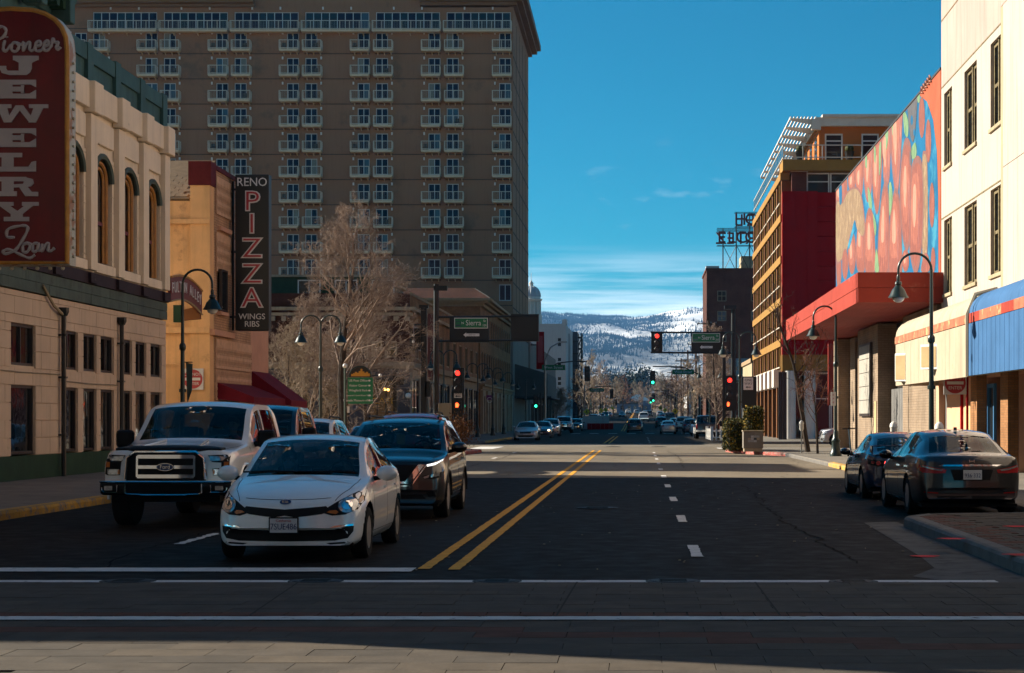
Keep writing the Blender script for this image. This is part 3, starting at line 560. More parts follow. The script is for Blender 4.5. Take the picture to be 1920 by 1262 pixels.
def jewelry_sign():
    Y = 40.0; t = thing('jewelry_sign', 'tall red blade sign with silver letters reading JEWELRY and a gold rim', 'sign', (wx(0, Y), Y+.2, wz(497, Y)))
    x0, x1, zt, zb = wx(-88, Y), wx(130, Y), wz(12, Y), wz(497, Y); cx = (x0+x1)/2; hw = (x1-x0)/2
    def outline(ins, dep=0):
        pts = [(x0+ins, zb+ins)] + [(x1-ins, zb+ins)]; zs_ = zt - .95
        for k in range(13):
            a = math.pi*k/12; pts.append((cx + (hw-ins)*math.copysign(abs(math.cos(a))**.72, math.cos(a)), zs_ + (zt-zs_-ins)*math.sin(a)**.85))
        return pts
    MB().prism([(x, Y+.03, z) for x, z in outline(.0)], (0, .42, 0)).build('sign_box', 'sign_edge', t, 50)
    rim = outline(.05); MB().tube([(x, Y+.015, z) for x, z in rim + [rim[0]]], .055, 6).build('rim', 'sign_rim', t, 40)
    MB().prism([(x, Y+.0, z) for x, z in outline(.09)], (0, .04, 0)).build('face', 'sign_red', t)
    for k in range(24):
        z = zb + .2 + k*.2
        if z < zt-1: MB().sphere((x1+.03, Y+.22, z), .035, 6).build('bulb', 'bulb', t, 60)
    for k in range(9): MB().sphere((wx(-80+24*k, Y), Y+.22, zb-.05), .045, 6).build('bulb', 'bulb', t, 60)
    for z in (zb+.6, zt-1.4): MB().tube([(x0-.4, Y+.22, z), (x0+.1, Y+.22, z)], .07, 8).build('bracket', 'black_metal', t, 40)
    def pxp(px, py): return (wx(px, Y), wz(py, Y))
    def slab(name, parts):                                      # western slab letter out of strokes, in sign pixels
        mb = MB()
        for i, pl in enumerate(parts): mb.prism([(pxp(a, b)[0], Y-.03-.0012*i, pxp(a, b)[1]) for a, b in pl], (0, .03+.0012*i, 0))
        mb.build('letter', 'sign_letter', t)
    rc = lambda a, b, c, d: [(a, b), (c, b), (c, d), (a, d)]
    def E(y): 
        return [rc(0, y, 24, y+35), rc(-7, y, 68, y+9), rc(-7, y+26, 68, y+35), rc(20, y+13, 46, y+22), [(58, y+8.8), (68, y+8.8), (68, y+14)], [(56, y+26.2), (68, y+26.2), (68, y+19)], rc(40, y+10, 46, y+25), [(-7, y+8), (1, y+8), (1, y+14), (-4, y+13)], [(-7, y+27), (1, y+27), (1, y+21), (-4, y+22)]]
    slab('J', [rc(25, 105, 73, 113), rc(36, 112, 60, 130), [(60, 128), (57, 136), (50, 141), (18, 141), (4, 137), (0, 128), (10, 126), (15, 133), (36, 133), (36, 126)], [(-2, 124), (12, 124), (12, 131), (0, 131)], [(25, 112), (36, 112), (36, 118)], [(60, 112), (73, 112), (60, 118)]])
    slab('E', E(150))
    slab('W', [rc(-14, 196, 22, 203), rc(55, 196, 91, 203), [(-4, 202), (14, 202), (22, 230), (8, 230)], [(30, 198), (44, 198), (22, 230), (10, 230)], [(30, 198), (44, 198), (68, 230), (56, 230)], [(64, 202), (82, 202), (68, 230), (54, 230)]])
    slab('E', E(241))
    slab('L', [rc(-7, 287, 42, 295), rc(4, 294, 26, 322), rc(-7, 313, 68, 322), [(54, 313.5), (68, 313.5), (68, 302), (60, 304)]])
    slab('R', [rc(-7, 332, 50, 340), rc(4, 339, 26, 361), rc(-7, 359, 32, 368), [(48, 332.5), (62, 336), (64, 344), (58, 350), (26, 352), (26, 346), (44, 345), (46, 341), (42, 339.5), (44, 333)], [(36, 350), (52, 350), (60, 360), (72, 360), (72, 368), (48, 368)]])
    slab('Y', [rc(-12, 379, 26, 386), rc(42, 379, 73, 386), [(-2, 385), (18, 385), (40, 401), (20, 401)], [(48, 385), (64, 385), (42, 402), (28, 400)], rc(21, 399, 43, 409), rc(8, 407, 55, 415)])
    def stroke(paths, r=.034):
        mb = MB()
        for pth in paths:
            P = [Vector((pxp(a, b)[0], Y-.02, pxp(a, b)[1])) for a, b in pth]; S = []
            for i in range(len(P)-1):
                p0, p1, p2, p3 = P[max(i-1, 0)], P[i], P[i+1], P[min(i+2, len(P)-1)]
                for k in range(6):
                    u = k/6; S.append(.5*((2*p1)+(p2-p0)*u+(2*p0-5*p1+4*p2-p3)*u*u+(3*p1-p0-3*p2+p3)*u**3))
            S.append(P[-1]); mb.tube(S, [r*(.75+.35*abs(math.sin(i*.5))) for i in range(len(S))], 6)
        mb.build('script_lettering', 'sign_letter', t, 50)
    stroke([[(-26, 97), (-18, 75), (-10, 58), (4, 50), (12, 58), (6, 70), (-8, 75)], [(10, 76), (7, 88), (8, 96), (14, 94), (22, 84)], [(13, 69), (13.5, 71)],
            [(32, 80), (24, 82), (22, 93), (30, 97), (36, 88), (32, 80), (40, 84), (46, 79)], [(46, 79), (44, 96), (50, 84), (57, 80), (56, 93), (62, 95), (68, 88)],
            [(68, 88), (77, 84), (74, 77), (67, 84), (68, 95), (77, 95), (84, 88)], [(84, 88), (92, 83), (89, 76), (83, 84), (84, 95), (92, 93), (98, 84)], [(98, 84), (100, 72), (103, 80), (110, 80), (106, 90), (110, 93), (114, 88)]])
    stroke([[(28, 445), (14, 444), (16, 430), (36, 424), (50, 424), (52, 432), (40, 455), (28, 470), (10, 476), (7, 471), (18, 468), (40, 478), (56, 484), (66, 478)],
            [(52, 455), (44, 460), (44, 472), (52, 472), (57, 462), (52, 455), (60, 459)], [(72, 456), (63, 458), (62, 471), (69, 470), (74, 457), (72, 470), (79, 468)], [(80, 457), (79, 472), (86, 459), (92, 457), (91, 470), (97, 470), (103, 465)]])
jewelry_sign()
def pizza_block():
    t = thing('peach_building', 'peach and brick building with patterned block screens beside the alley', 'building', (XL-8, 70, 0))
    Yf = 65.2
    box(XL-30, XL-.7, Yf, 75.4, 0, 9.4).build('side_wall', 'peach', t)
    box(XL-.7, XL-.006, Yf-.12, Yf+.5, 0, 9.86).build('corner_pier', 'peach', t)
    box(XL-.75, XL+.05, Yf-.2, Yf+.6, 9.86, 10.7).build('pier_cap', 'dark_red', t)
    box(XL-.7, XL, Yf+.5, 71.9, 0, 10.5).build('street_wall', 'brick_tan', t); box(XL-.7, XL-.02, 71.9, 75.4, 0, 10.3).build('end_pier', 'pink_plaster', t)
    box(XL-.75, XL+.06, Yf+.6, 75.4, 10.5, 10.66).build('coping', 'dark_red', t)
    for z0, z1 in ((8.50, 8.66), (4.66, 4.86)): box(XL-30, XL-.0, Yf-.22, Yf, z0, z1).build('ledge', 'peach', t); 
    box(XL-.02, XL+.16, Yf-.1, 68.4, 4.6, 4.8).build('ledge', 'pink_plaster', t); box(XL-.02, XL+.14, 66.2, 68, 8.4, 8.55).build('ledge', 'pink_plaster', t)
    MB().prism([(XL-30, Yf-.1, 9.4), (XL-.75, Yf-.1, 9.4), (XL-.75, Yf+4, 11.3), (XL-30, Yf+4, 11.3)], (0, .1, -.08)).build('roof', 'shingle', t)
    for r_ in range(9):
        for c_ in range(9):
            z = 9.45 + r_*.12; y = Yf-.1 + (z-9.4)/1.9*4.1
            MB().prism([(XL-.85-c_*.45-(.2 if r_ % 2 else 0), y, z), (XL-.43-.85-c_*.45-(.2 if r_ % 2 else 0), y, z), (XL-.43-.85-c_*.45-(.2 if r_ % 2 else 0), y+.28, z+.13), (XL-.85-c_*.45-(.2 if r_ % 2 else 0), y+.28, z+.13)], (0, 0, .03)).build('shingle', 'shingle', t)
    mb = MB(); bk = MB()                                        # block screens: openings between small blocks, joined in one relief
    for (z0, z1, y0, y1) in ((8.95, 10.3, 65.9, 70), (6.9, 8.3, 65.9, 70), (3.45, 4.5, 65.8, 71.8), (2.3, 3.4, 65.8, 71.8)):
        bk.box(XL-.01, XL+.012, y0, y1, z0, z1); z = z0
        while z < z1 - .35:
            mb.box(XL, XL+.06, y0, y1, z, z+.10)
            for zz, hh, bw2, gp in ((z+.10, .055, .15, .09), (z+.175, .12, .06, .10), (z+.315, .055, .15, .09)):
                y = y0
                while y < y1: mb.box(XL, XL+.055, y, min(y1, y+bw2), zz, zz+hh); y += bw2+gp
            mb.box(XL, XL+.058, y0, y1, z+.158, z+.172); mb.box(XL, XL+.058, y0, y1, z+.298, z+.312); z += .37
        mb.box(XL, XL+.06, y0, y1, z, z1)
    bk.build('screen_back', 'breeze_dark', t)
    tag(mb.build('block_screen', 'breeze', t), kind='stuff')
    win(t, 'x', XL+.12, 66.1, 67.1, 5.5, 7.0, 'dark_brown', 'glass', (0,), .0)
    box(XL-.01, XL+.2, 65.95, 67.25, 5.36, 5.48).build('window_sill', 'pink_plaster', t)
    MB().tube([(XL-30, Yf-.16, wz(683, Yf)), (XL-1.2, Yf-.16, wz(683, Yf)), (XL-1.0, Yf-.16, wz(687, Yf)), (XL-1.0, Yf-.16, .2)], .03, 6).build('conduit', 'peach', t, 40)
    box(XL-1.25, XL-.99, Yf-.3, Yf-.13, wz(605, Yf), wz(573, Yf)).build('meter_box', 'green_dark', t)
    a1 = thing('awning', 'long low dark red awning over the brick shopfront', 'awning', (XL, 68, 2.3), 'dark red awnings')
    MB().prism([(XL+.01, 66, 2.95), (XL+.01, 66, 2.35), (XL+1.35, 66, 2.2), (XL+1.35, 66, 2.42)], (0, 5.85, 0)).build('fabric', 'awning', a1)
    box(XL+1.28, XL+1.37, 66, 71.85, 2.05, 2.21).build('valance', 'awning', a1)
    a2 = thing('awning', 'taller steep dark red awning at the end of the peach building', 'awning', (XL, 73.6, 2.2), 'dark red awnings')
    MB().prism([(XL+.01, 72, 3.5), (XL+.01, 72, 2.2), (XL+1.55, 72, 2.16), (XL+1.55, 72, 2.36)], (0, 3.4, 0)).build('fabric', 'awning', a2)
    box(XL+1.48, XL+1.57, 72, 75.4, 2.0, 2.17).build('valance', 'awning', a2)
    # do not enter
    s = thing('do_not_enter_sign', 'white square sign with red disc reading DO NOT ENTER on the peach wall', 'sign', (wx(364, Yf), Yf-.2, wz(733, Yf)), 'do not enter signs')
    dne(s, wx(364, Yf), Yf-.2, wz(711, Yf), .74)
    # vertical pizza sign
    Y = 68.0; p = thing('pizza_sign', 'tall black blade sign with red neon letters reading PIZZA', 'sign', (wx(472, Y), Y+.2, wz(620, Y)))
    x0, x1 = wx(441, Y), wx(504, Y); box(x0, x1, Y, Y+.5, wz(620, Y), wz(327, Y)).build('sign_box', 'black', p, bevel=.02)
    cx = (x0+x1)/2
    text('RENO', .44, (cx, Y-.01, wz(342, Y)), 'letter_white', p, ext=.02, sx=.95)
    for ch, py in (('P', 390), ('I', 445), ('Z', 487), ('Z', 533), ('A', 578)):
        pyc = {390: 379, 445: 421, 487: 467, 533: 515, 578: 560}[py]
        text(ch, 1.02, (cx, Y-.02, wz(pyc, Y)), 'letter_white', p, ext=.02, offset=.030, sx=1.12, name='letter_outline')
        text(ch, 1.02, (cx, Y-.045, wz(pyc, Y)), 'neon_red', p, ext=.02, offset=-.012, sx=1.12, name='letter')
    text('WINGS', .30, (cx, Y-.01, wz(594, Y)), 'letter_white', p, ext=.015); text('RIBS', .30, (cx, Y-.01, wz(608, Y)), 'letter_white', p, ext=.015)
    for z in (5.4, 7.8, 10.1): MB().tube([(XL-.02, Y+.25, z), (x0+.02, Y+.25, z)], .05, 6).build('bracket', 'black_metal', p)
    MB().tube([(x0-.12, Y+.2, 4.9), (x0-.12, Y+.2, 10.4)], .05, 6).build('mounting_pole', 'black_metal', p)
    # arched alley sign
    f = thing('alley_sign', 'arched dark red sign reading FULTON ALLEY over the alley', 'sign', (XL+.1, 61, 5))
    ys = [59.05 + 4.2*k/16 for k in range(17)]; up = lambda y: 6.0 + .42*math.sin(math.pi*(y-58.2)/6.0) - (y-59)*.045; dn = lambda y: 5.22 + .42*math.sin(math.pi*(y-58.2)/6.0) - (y-59)*.05
    MB().prism([(XL+.05, y, up(y)) for y in ys] + [(XL+.05, y, dn(y)) for y in ys[::-1]], (.10, 0, 0)).build('board', 'sign_brown', f)
    MB().tube([(XL+.16, y, up(y)) for y in ys], .04, 5).build('rim', 'sign_rim', f); MB().tube([(XL+.16, y, dn(y)) for y in ys], .03, 5).build('rim', 'stucco_tan', f)
    for k, ch in enumerate('FULTON ALLEY'):
        y = 59.25 + k*.335
        if ch != ' ': text(ch, .50, (XL+.165, y, (up(y)+dn(y))/2), 'letter_white', f, '+x', name='letter', ext=.012, sx=.9)
    MB().prism([(XL-.5, 63.1, 5.0), (XL+.1, 63.1, 5.05), (XL+.1, 63.1, 5.5), (XL-.5, 63.1, 5.35)], (0, .25, 0)).build('sign_end', 'orange_pier', f)
def dne(s, x, y, z, w_):
    box(x-w_/2, x+w_/2, y, y+.03, z-w_/2, z+w_/2).build('plate', 'letter_white', s)
    MB().lathe([(w_*.46, -.012), (w_*.46, .004)], (x, y, z), 28, 'y').build('disc', 'letter_red', s)
    box(x-w_*.36, x+w_*.36, y-.016, y-.011, z-w_*.065, z+w_*.065).build('bar', 'letter_white', s)
    text('DO NOT', w_*.20, (x, y-.014, z+w_*.22), 'letter_white', s, ext=.003); text('ENTER', w_*.20, (x, y-.014, z-w_*.22), 'letter_white', s, ext=.003)
pizza_block()
XF = -15.4
def cafe():
    Y = 124.0; t = thing('cafe_building', 'dark brick two-storey corner cafe building across the side street', 'building', (XF-10, Y+10, 0))
    ops = [(wx(668, Y), wx(690, Y), 5.75, 6.85), (wx(696, Y), wx(716, Y), 5.75, 6.85), (wx(722, Y), wx(744, Y), 5.75, 6.85), (wx(640, Y), wx(660, Y), 5.75, 6.85), (wx(590, Y), wx(612, Y), 5.75, 6.85), (wx(545, Y), wx(567, Y), 5.75, 6.85)]
    box(-44, XF-.3, Y+.3, 177, 0, 9.9).build('core', 'interior_dark', t)
    open_wall(MB(), 'y', Y, .29, -44, XF, 5.0, 10.05, ops).build('front_wall', 'brick_red', t)
    for o in ops: win(t, 'y', Y, o[0], o[1], o[2], o[3], 'stone', 'glass', (0,), .12, .1, -1, .5)
    for z0, z1, d in ((5.0, 5.16, .18), (5.16, 5.42, .34), (8.55, 8.75, .22), (8.9, 9.12, .42)): box(-44, XF+d, Y-d, Y-.002, z0, z1).build('cornice', 'stone', t)
    for k in range(36): piece('dentil', 'stone', t, XF-.3-k*.75, XF-k*.75, Y-.25, Y-.01, 8.2, 8.5)
    gops = [(wx(690, Y), wx(765, Y)-.9, .5, 4.3), (wx(600, Y), wx(655, Y), .5, 4.3), (wx(520, Y), wx(580, Y), .5, 4.3)]
    open_wall(MB(), 'y', Y, .29, -44, XF, 0, 5.0, gops).build('shop_wall', 'brick_grey', t)
    for i, o in enumerate(gops): win(t, 'y', Y, o[0], o[1], o[2], o[3], 'black', 'glass', (2,), .12, .1, -1)
    cs = thing('cafe_lettering', 'gold letters reading CAFE on the dark shop window', 'lettering', (wx(725, Y), Y, wz(752, Y)))
    text('CAF\u00c9', .55, (wx(719, Y), Y-.04, wz(752, Y)), 'orange_art', cs, ext=.03, sx=1.3, name='letters')
    for px, py in ((722, 730), (728, 731)):
        l_ = thing('cafe_lamp', ('left', 'right')[px > 725] + ' one of two small warm lamps glowing in the cafe window', 'lamp', (wx(px, Y), Y-.1, wz(py, Y)), 'cafe lamps'); MB().sphere((wx(px, Y), Y-.06, wz(py, Y)), .09, 6).build('globe', 'lamp_warm', l_, 60)
    wl = thing('wall_lamp', 'round wall lantern on the grey brick cafe front', 'lamp', (wx(766, Y), Y-.1, wz(742, Y))); MB().sphere((wx(766, Y), Y-.18, wz(742, Y)), .2, 8).build('globe', 'white_lens', wl, 60); box(wx(766, Y)-.1, wx(766, Y)+.1, Y-.2, Y, wz(735, Y), wz(732, Y)).build('bracket', 'black_metal', wl)
    sops = [(Y+3+5.2*k, Y+5.6+5.2*k, 5.75, 8.0) for k in range(10)]
    open_wall(MB(), 'x', XF, -.28, Y+.29, 177, 5.0, 10.05, sops).build('side_wall', 'brick_orange', t)
    for o in sops: win(t, 'x', XF, *o, 'stone_tan', 'glass', (1,), .10, .12, 1)
    for z0, z1, d in ((5.02, 5.42, .3), (8.9, 9.12, .35), (9.95, 10.12, .1)): box(XF-.01, XF+d, Y+.01, 177, z0, z1).build('cornice', 'stone_tan', t)
    so_ = [(Y+1.5+5.2*k, Y+5.7+5.2*k, .4, 4.4) for k in range(10)]
    open_wall(MB(), 'x', XF-.01, -.27, Y+.29, 177, 0, 5.0, so_).build('side_shop_wall', 'stone', t)
    for o in so_: win(t, 'x', XF-.01, *o, 'black', 'glass', (1,), .12, .1, 1)
    box(-30, XF-3, Y+6, Y+20, 10.0, 11.6).build('roof_block', 'green_dark', t); box(-28, XF-2.7, Y+5.8, Y+20.2, 11.6, 11.75).build('roof_edge', 'stone', t)
    for k in range(3): win(t, 'y', Y+6, -24+2.6*k, -22.4+2.6*k, 10.3, 11.4, 'white_metal', 'glass', (1,), -.02, .08, -1)
    s = thing('thai_sign', 'narrow upright brown sign reading THAI CORNER CAFE', 'sign', (wx(810, 126), 126, 4.4)); Yb = 126.0
    x0, x1 = wx(802, Yb), wx(817, Yb); box(x0, x1, Yb, Yb+.25, wz(712, Yb), wz(588, Yb)).build('sign_box', 'sign_brown', s); box(XF, x0+.02, Yb+.08, Yb+.16, 8, 8.12).build('bracket', 'black_metal', s)
    for k, ch in enumerate('THAI CORNER CAF\u00c9'):
        if ch != ' ': text(ch, .32, ((x0+x1)/2, Yb-.01, wz(593+k*7.8, Yb)), 'stone', s, name='letter', ext=.012)
cafe()
def brick_block():
    Y0, Y1 = 179.0, 221.0; t = thing('brick_block', 'orange brick three-storey building with overhanging cornice and cream ground floor', 'building', (XF-8, 200, 0))
    box(XF-9, XF-.3, Y0+.3, Y1, 0, 13).build('core', 'interior_dark', t)
    fo = [(XF-2.0-2.1*k, XF-1.0-2.1*k, z, z+2.2) for k in range(2) for z in (5.9, 9.4)]
    open_wall(MB(), 'y', Y0, .29, XF-9, XF, 0, 13.1, fo).build('front_wall', 'brick_orange', t)
    for o in fo: win(t, 'y', Y0, *o, 'stone', 'glass', (0,), .1, .12, -1)
    so_ = [(Y0+1.5+2.9*k, Y0+3.1+2.9*k, z, z+2.4) for k in range(14) for z in (5.8, 9.3)]
    open_wall(MB(), 'x', XF, -.29, Y0+.29, Y1, 5.0, 13.1, so_).build('side_wall', 'brick_orange', t)
    for o in so_: win(t, 'x', XF, *o, 'dark_brown', 'glass', (0,), .14, .12, 1)
    so2 = [(Y0+1.8+5.8*k, Y0+5.4+5.8*k, .3, 3.9) for k in range(7)]
    open_wall(MB(), 'x', XF+.05, -.3, Y0+.31, Y1, 0, 5.0, so2).build('ground_floor', 'stone', t)
    for o in so2: win(t, 'x', XF+.05, *o, 'dark_brown', 'glass', (2,), .15, .12, 1, .7)
    for k in range(8): box(XF+.04, XF+.25, Y0+.4+5.8*k, Y0+1.5+5.8*k, 0, 4.4).build('pilaster', 'stone', t)
    for z0, z1, d in ((4.5, 4.8, .25), (4.8, 5.0, .5), (12.5, 12.8, .35), (12.8, 13.0, .75), (13.0, 13.25, 1.1)): box(XF-9, XF+d, Y0-d, Y1, z0, z1).build('cornice', 'stone_tan', t)
    MB().prism([(XF-9, Y0-1, 13.26), (XF+1.0, Y0-1, 13.26), (XF-.6, Y0+1, 14.3), (XF-9, Y0+1, 14.3)], (0, .1, .05)).build('roof_front', 'brick_red', t)
    MB().prism([(XF+1.0, Y0-1, 13.26), (XF-.6, Y0+1, 14.3), (XF-.6, Y1, 14.3), (XF+1.0, Y1, 13.26)], (0, .0, .06)).build('roof_side', 'roof_dark', t)
    box(XF-9, XF-.5, Y0+.9, Y1, 13.26, 14.25).build('attic', 'roof_dark', t)
brick_block()
def tower():
    Y = 225.0; PER = 132.6 / F * Y; ROW = 47.2 / F * Y; X0 = -73.0
    t = thing('hotel_tower', 'tall brown concrete hotel tower with rows of small white balconies', 'tower', (-44, Y+15, 0))
    z0r = wz(92, Y)                                             # floor level of first balcony row
    doors = []
    for k in range(-3, 4): doors += [(439.7+132.6*k, 1), (538+132.6*k, -1)]
    doors = [(p, s_) for p, s_ in doors if 100 < p < 945]
    ops = []
    for r_ in range(11):
        zf = z0r - r_*ROW
        for p, s_ in doors:
            if r_ == 10 and p < 900: continue
            ops.append((wx(p, Y), wx(p+22.5, Y), zf, zf + 1.98, s_, r_))
    bays = [(wx(174.5+132.6*k, Y), wx(174.5+120+132.6*k, Y)) for k in range(0, 6)]
    zb0 = wz(56, Y)
    bigs = [(a, b, zb0, zb0+2.15) for a, b in bays]
    box(X0, XF-.5, Y+.5, Y+31, 0, wz(15, Y)).build('core', 'interior_dark', t)
    mb = open_wall(MB(), 'y', Y, .49, X0, XF, wz(612, Y), wz(14, Y), [o[:4] for o in ops] + bigs); mb.build('front_wall', 'tower', t)
    box(X0, XF, Y+.01, Y+.5, 0, wz(612, Y)).build('lower_wall', 'tower_low', t)
    box(XF-.45, XF+.02, Y+.5, Y+31, 12.0, wz(14, Y)).build('side_wall', 'tower', t); box(XF-.45, XF+.03, Y+.5, Y+31, 0, 12.0).build('side_wall_low', 'tower_low', t)
    for k in range(12): box(XF, XF+.05, Y+.5, Y+31, z0r-.9-k*ROW, z0r-.75-k*ROW).build('floor_joint', 'tower_joint', t)
    for k in range(1, 5): box(XF, XF+.045, Y+6*k, Y+6*k+.15, 12, wz(30, Y)).build('panel_joint', 'tower_joint', t)
    for r_ in range(-1, 11): box(X0, XF, Y-.025, Y+.02, z0r-.62-r_*ROW, z0r-.52-r_*ROW).build('floor_joint', 'tower_joint', t)
    for k in range(-2, 5):
        for px in (566 + 132.6*(k-1),):
            if px < 950: box(wx(px-4.5, Y), wx(px+4.5, Y), Y-.04, Y+.02, wz(612, Y), zb0+2.6).build('pier_strip', 'tower', t)
    box(XF-.06, XF, Y-.05, Y, wz(612, Y), wz(20, Y)).build('corner_pier', 'tower', t)
    # one window door and one balcony, then copies
    fw = MB(); W_ = 22.5 / F * Y
    for a in (0, W_/2-.04, W_-.09): fw.box(a, a+.09, .10, .20, 0, 1.98)
    fw.box(.09, W_-.09, .11, .19, 0, .09); fw.box(.09, W_-.09, .11, .19, 1.89, 1.98); fme = fw.mesh('window'); fme.materials.append(M['win_frame'])
    panes = []
    for gm in ('glass_blue', 'glass_blue', 'curtain', 'blind'):
        m_ = MB().box(.06, W_/2-.02, .15, .16, .06, 1.93).mesh('pane'); m_.materials.append(M[gm]); panes.append(m_)
    def balcony(Wd):
        b = MB(); b.box(0, Wd, -1.15, 0, -.32, -.17); b.box(.05, Wd-.05, -1.13, -.02, -.42, -.33)
        for u in (.2, .55, .9): 
            x = Wd*u; b.prism([(x-.05, -.02, -.33), (x-.05, -1.0, -.43), (x-.05, -.02, -.75)], (.1, 0, 0))
        sl_ = b.mesh('balcony'); sl_.materials.append(M['balcony'])
        r_ = MB(); n = max(2, int(Wd/1.1))
        for z in (-.10, .86): r_.box(0, Wd, -1.15, -1.09, z, z+.07); r_.box(0, .06, -1.09, 0, z, z+.07); r_.box(Wd-.06, Wd, -1.09, 0, z, z+.07)
        for i in range(n+1): x = (Wd-.06)*i/n; r_.box(x, x+.06, -1.15, -1.09, -.17, .87)
        for y in (-.55, -.04): r_.box(0, .05, y, y+.05, -.17, .87); r_.box(Wd-.05, Wd, y, y+.05, -.17, .87)
        i = 0; x = .1
        while x < Wd-.08: r_.box(x, x+.012, -1.126, -1.114, -.04, .86); x += .19
        y = -1.0
        while y < -.05: r_.box(.02, .032, y, y+.012, -.04, .86); r_.box(Wd-.032, Wd-.02, y, y+.012, -.04, .86); y += .19
        rm = r_.mesh('railing'); rm.materials.append(M['rail_grey']); return sl_, rm
    bw_ = 35.5 / F * Y; slm, rlm = balcony(bw_)
    lm = MB().box(-.09, .09, -.2, 0, -.16, .16).mesh('wall_light'); lm.materials.append(M['letter_white'])
    chm = MB(); chm.box(0, .45, 0, .45, .38, .43); chm.box(0, .45, .4, .45, .43, .85)
    for u in (0, .4):
        for q in (0, .4): chm.box(u, u+.05, q, q+.05, 0, .38)
    chm = chm.mesh('chair'); chm.materials.append(M['dark_brown'])
    for (a, b, z, zt, s_, r_) in ops:
        wo = link('window', fme, t, (a, Y, z))
        for h in (0, 1):
            link('pane', rnd.choice([panes[0], panes[0], panes[0], panes[1], panes[1], panes[1], panes[1], panes[2], panes[3]]), wo, (a + h*W_/2, Y, z))
        if r_ < 10:
            bx = a - .2 if s_ > 0 else b + .06 - bw_
            bo = link('balcony', slm, t, (bx, Y, z)); ro = link('railing', rlm, bo, (bx, Y, z))
            lx = b + .5 if s_ > 0 else a - .5
            link('wall_light', lm, t, (lx, Y, z+1.95))
            if rnd.random() < .35: link('balcony_chair', chm, t, (bx + (1.3 if s_ > 0 else .25), Y-.75, z-.17))
    bwd = 120/F*Y + .5; slb, rlb = balcony(bwd)
    for (a, b, z, zt) in bigs:
        f = MB(); n = 8; Wb = b-a
        for i in range(n+1): f.box(a+(Wb-.09)*i/n, a+(Wb-.09)*i/n+.09, Y+.10, Y+.2, z, zt)
        f.box(a, b, Y+.11, Y+.19, z, z+.08); f.box(a, b, Y+.11, Y+.19, zt-.08, zt); wo = f.build('window', 'win_frame', t)
        for i in range(n): box(a+Wb*i/n+.05, a+Wb*(i+1)/n-.02, Y+.15, Y+.16, z+.05, zt-.05).build('pane', rnd.choice(['glass_blue', 'glass_blue', 'glass', 'curtain' if i > 4 and a > -49 and a < -40 else 'glass']), wo)
        bo = link('balcony', slb, t, (a-.35, Y, z)); ro = link('railing', rlb, bo, (a-.35, Y, z))
        for u in (.28, .72): link('wall_light', lm, t, (a+Wb*u, Y, zt+.45))
    # roof edge: overhanging trim left and right, plain raised middle
    zt = wz(15, Y)
    for (xa, xb, zz) in ((X0, wx(478, Y), wz(14, Y)), (wx(788, Y), XF+1.7, wz(11, Y))):
        for z0, z1, d in ((zz, zz+.35, .5), (zz+.36, zz+.8, 1.2), (zz+.81, zz+1.6, 1.7)): box(xa, xb + (0 if xb < -20 else d-1.7), Y-d, Y+32, z0, z1).build('roof_trim', 'tower_trim', t)
    MB().prism([(XF+.03, Y-1.7, 53.6), (XF+1.0, Y-1.7, 54.6), (XF+1.0, Y-1.7, 56.2), (XF+.03, Y-1.7, 56.2)], (0, 33.5, 0)).build('side_eave', 'tower_trim', t); box(XF-.45, XF+.02, Y+.5, Y+31, wz(14, Y), 56).build('side_attic', 'tower', t)
    box(wx(478, Y), wx(788, Y), Y+.2, Y+20, wz(14, Y), wz(-30, Y)).build('penthouse', 'tower', t)
    # dark marquee at the foot of the tower
    c = thing('tower_marquee', 'dark grey marquee jutting over the pavement at the foot of the tower', 'canopy', (XF+2, 238, 4.4))
    box(XF+.05, wx(1035, 240), 228, 252, 4.4, 7.2).build('marquee_box', 'canopy_grey', c); box(XF+.05, wx(1035, 240)+.5, 227.5, 252.5, 4.2, 4.42).build('eave', 'roof_dark', c)
    MB().prism([(XF+.05, 228, 7.2), (wx(1035, 240), 228, 7.2), (XF+.05, 228, 8.4)], (0, 24, 0)).build('roof', 'canopy_grey', c)
    for y in (230, 238, 246): box(wx(1030, 240)-.3, wx(1030, 240), y, y+.5, 0, 4.2).build('post', 'canopy_grey', c)
tower()
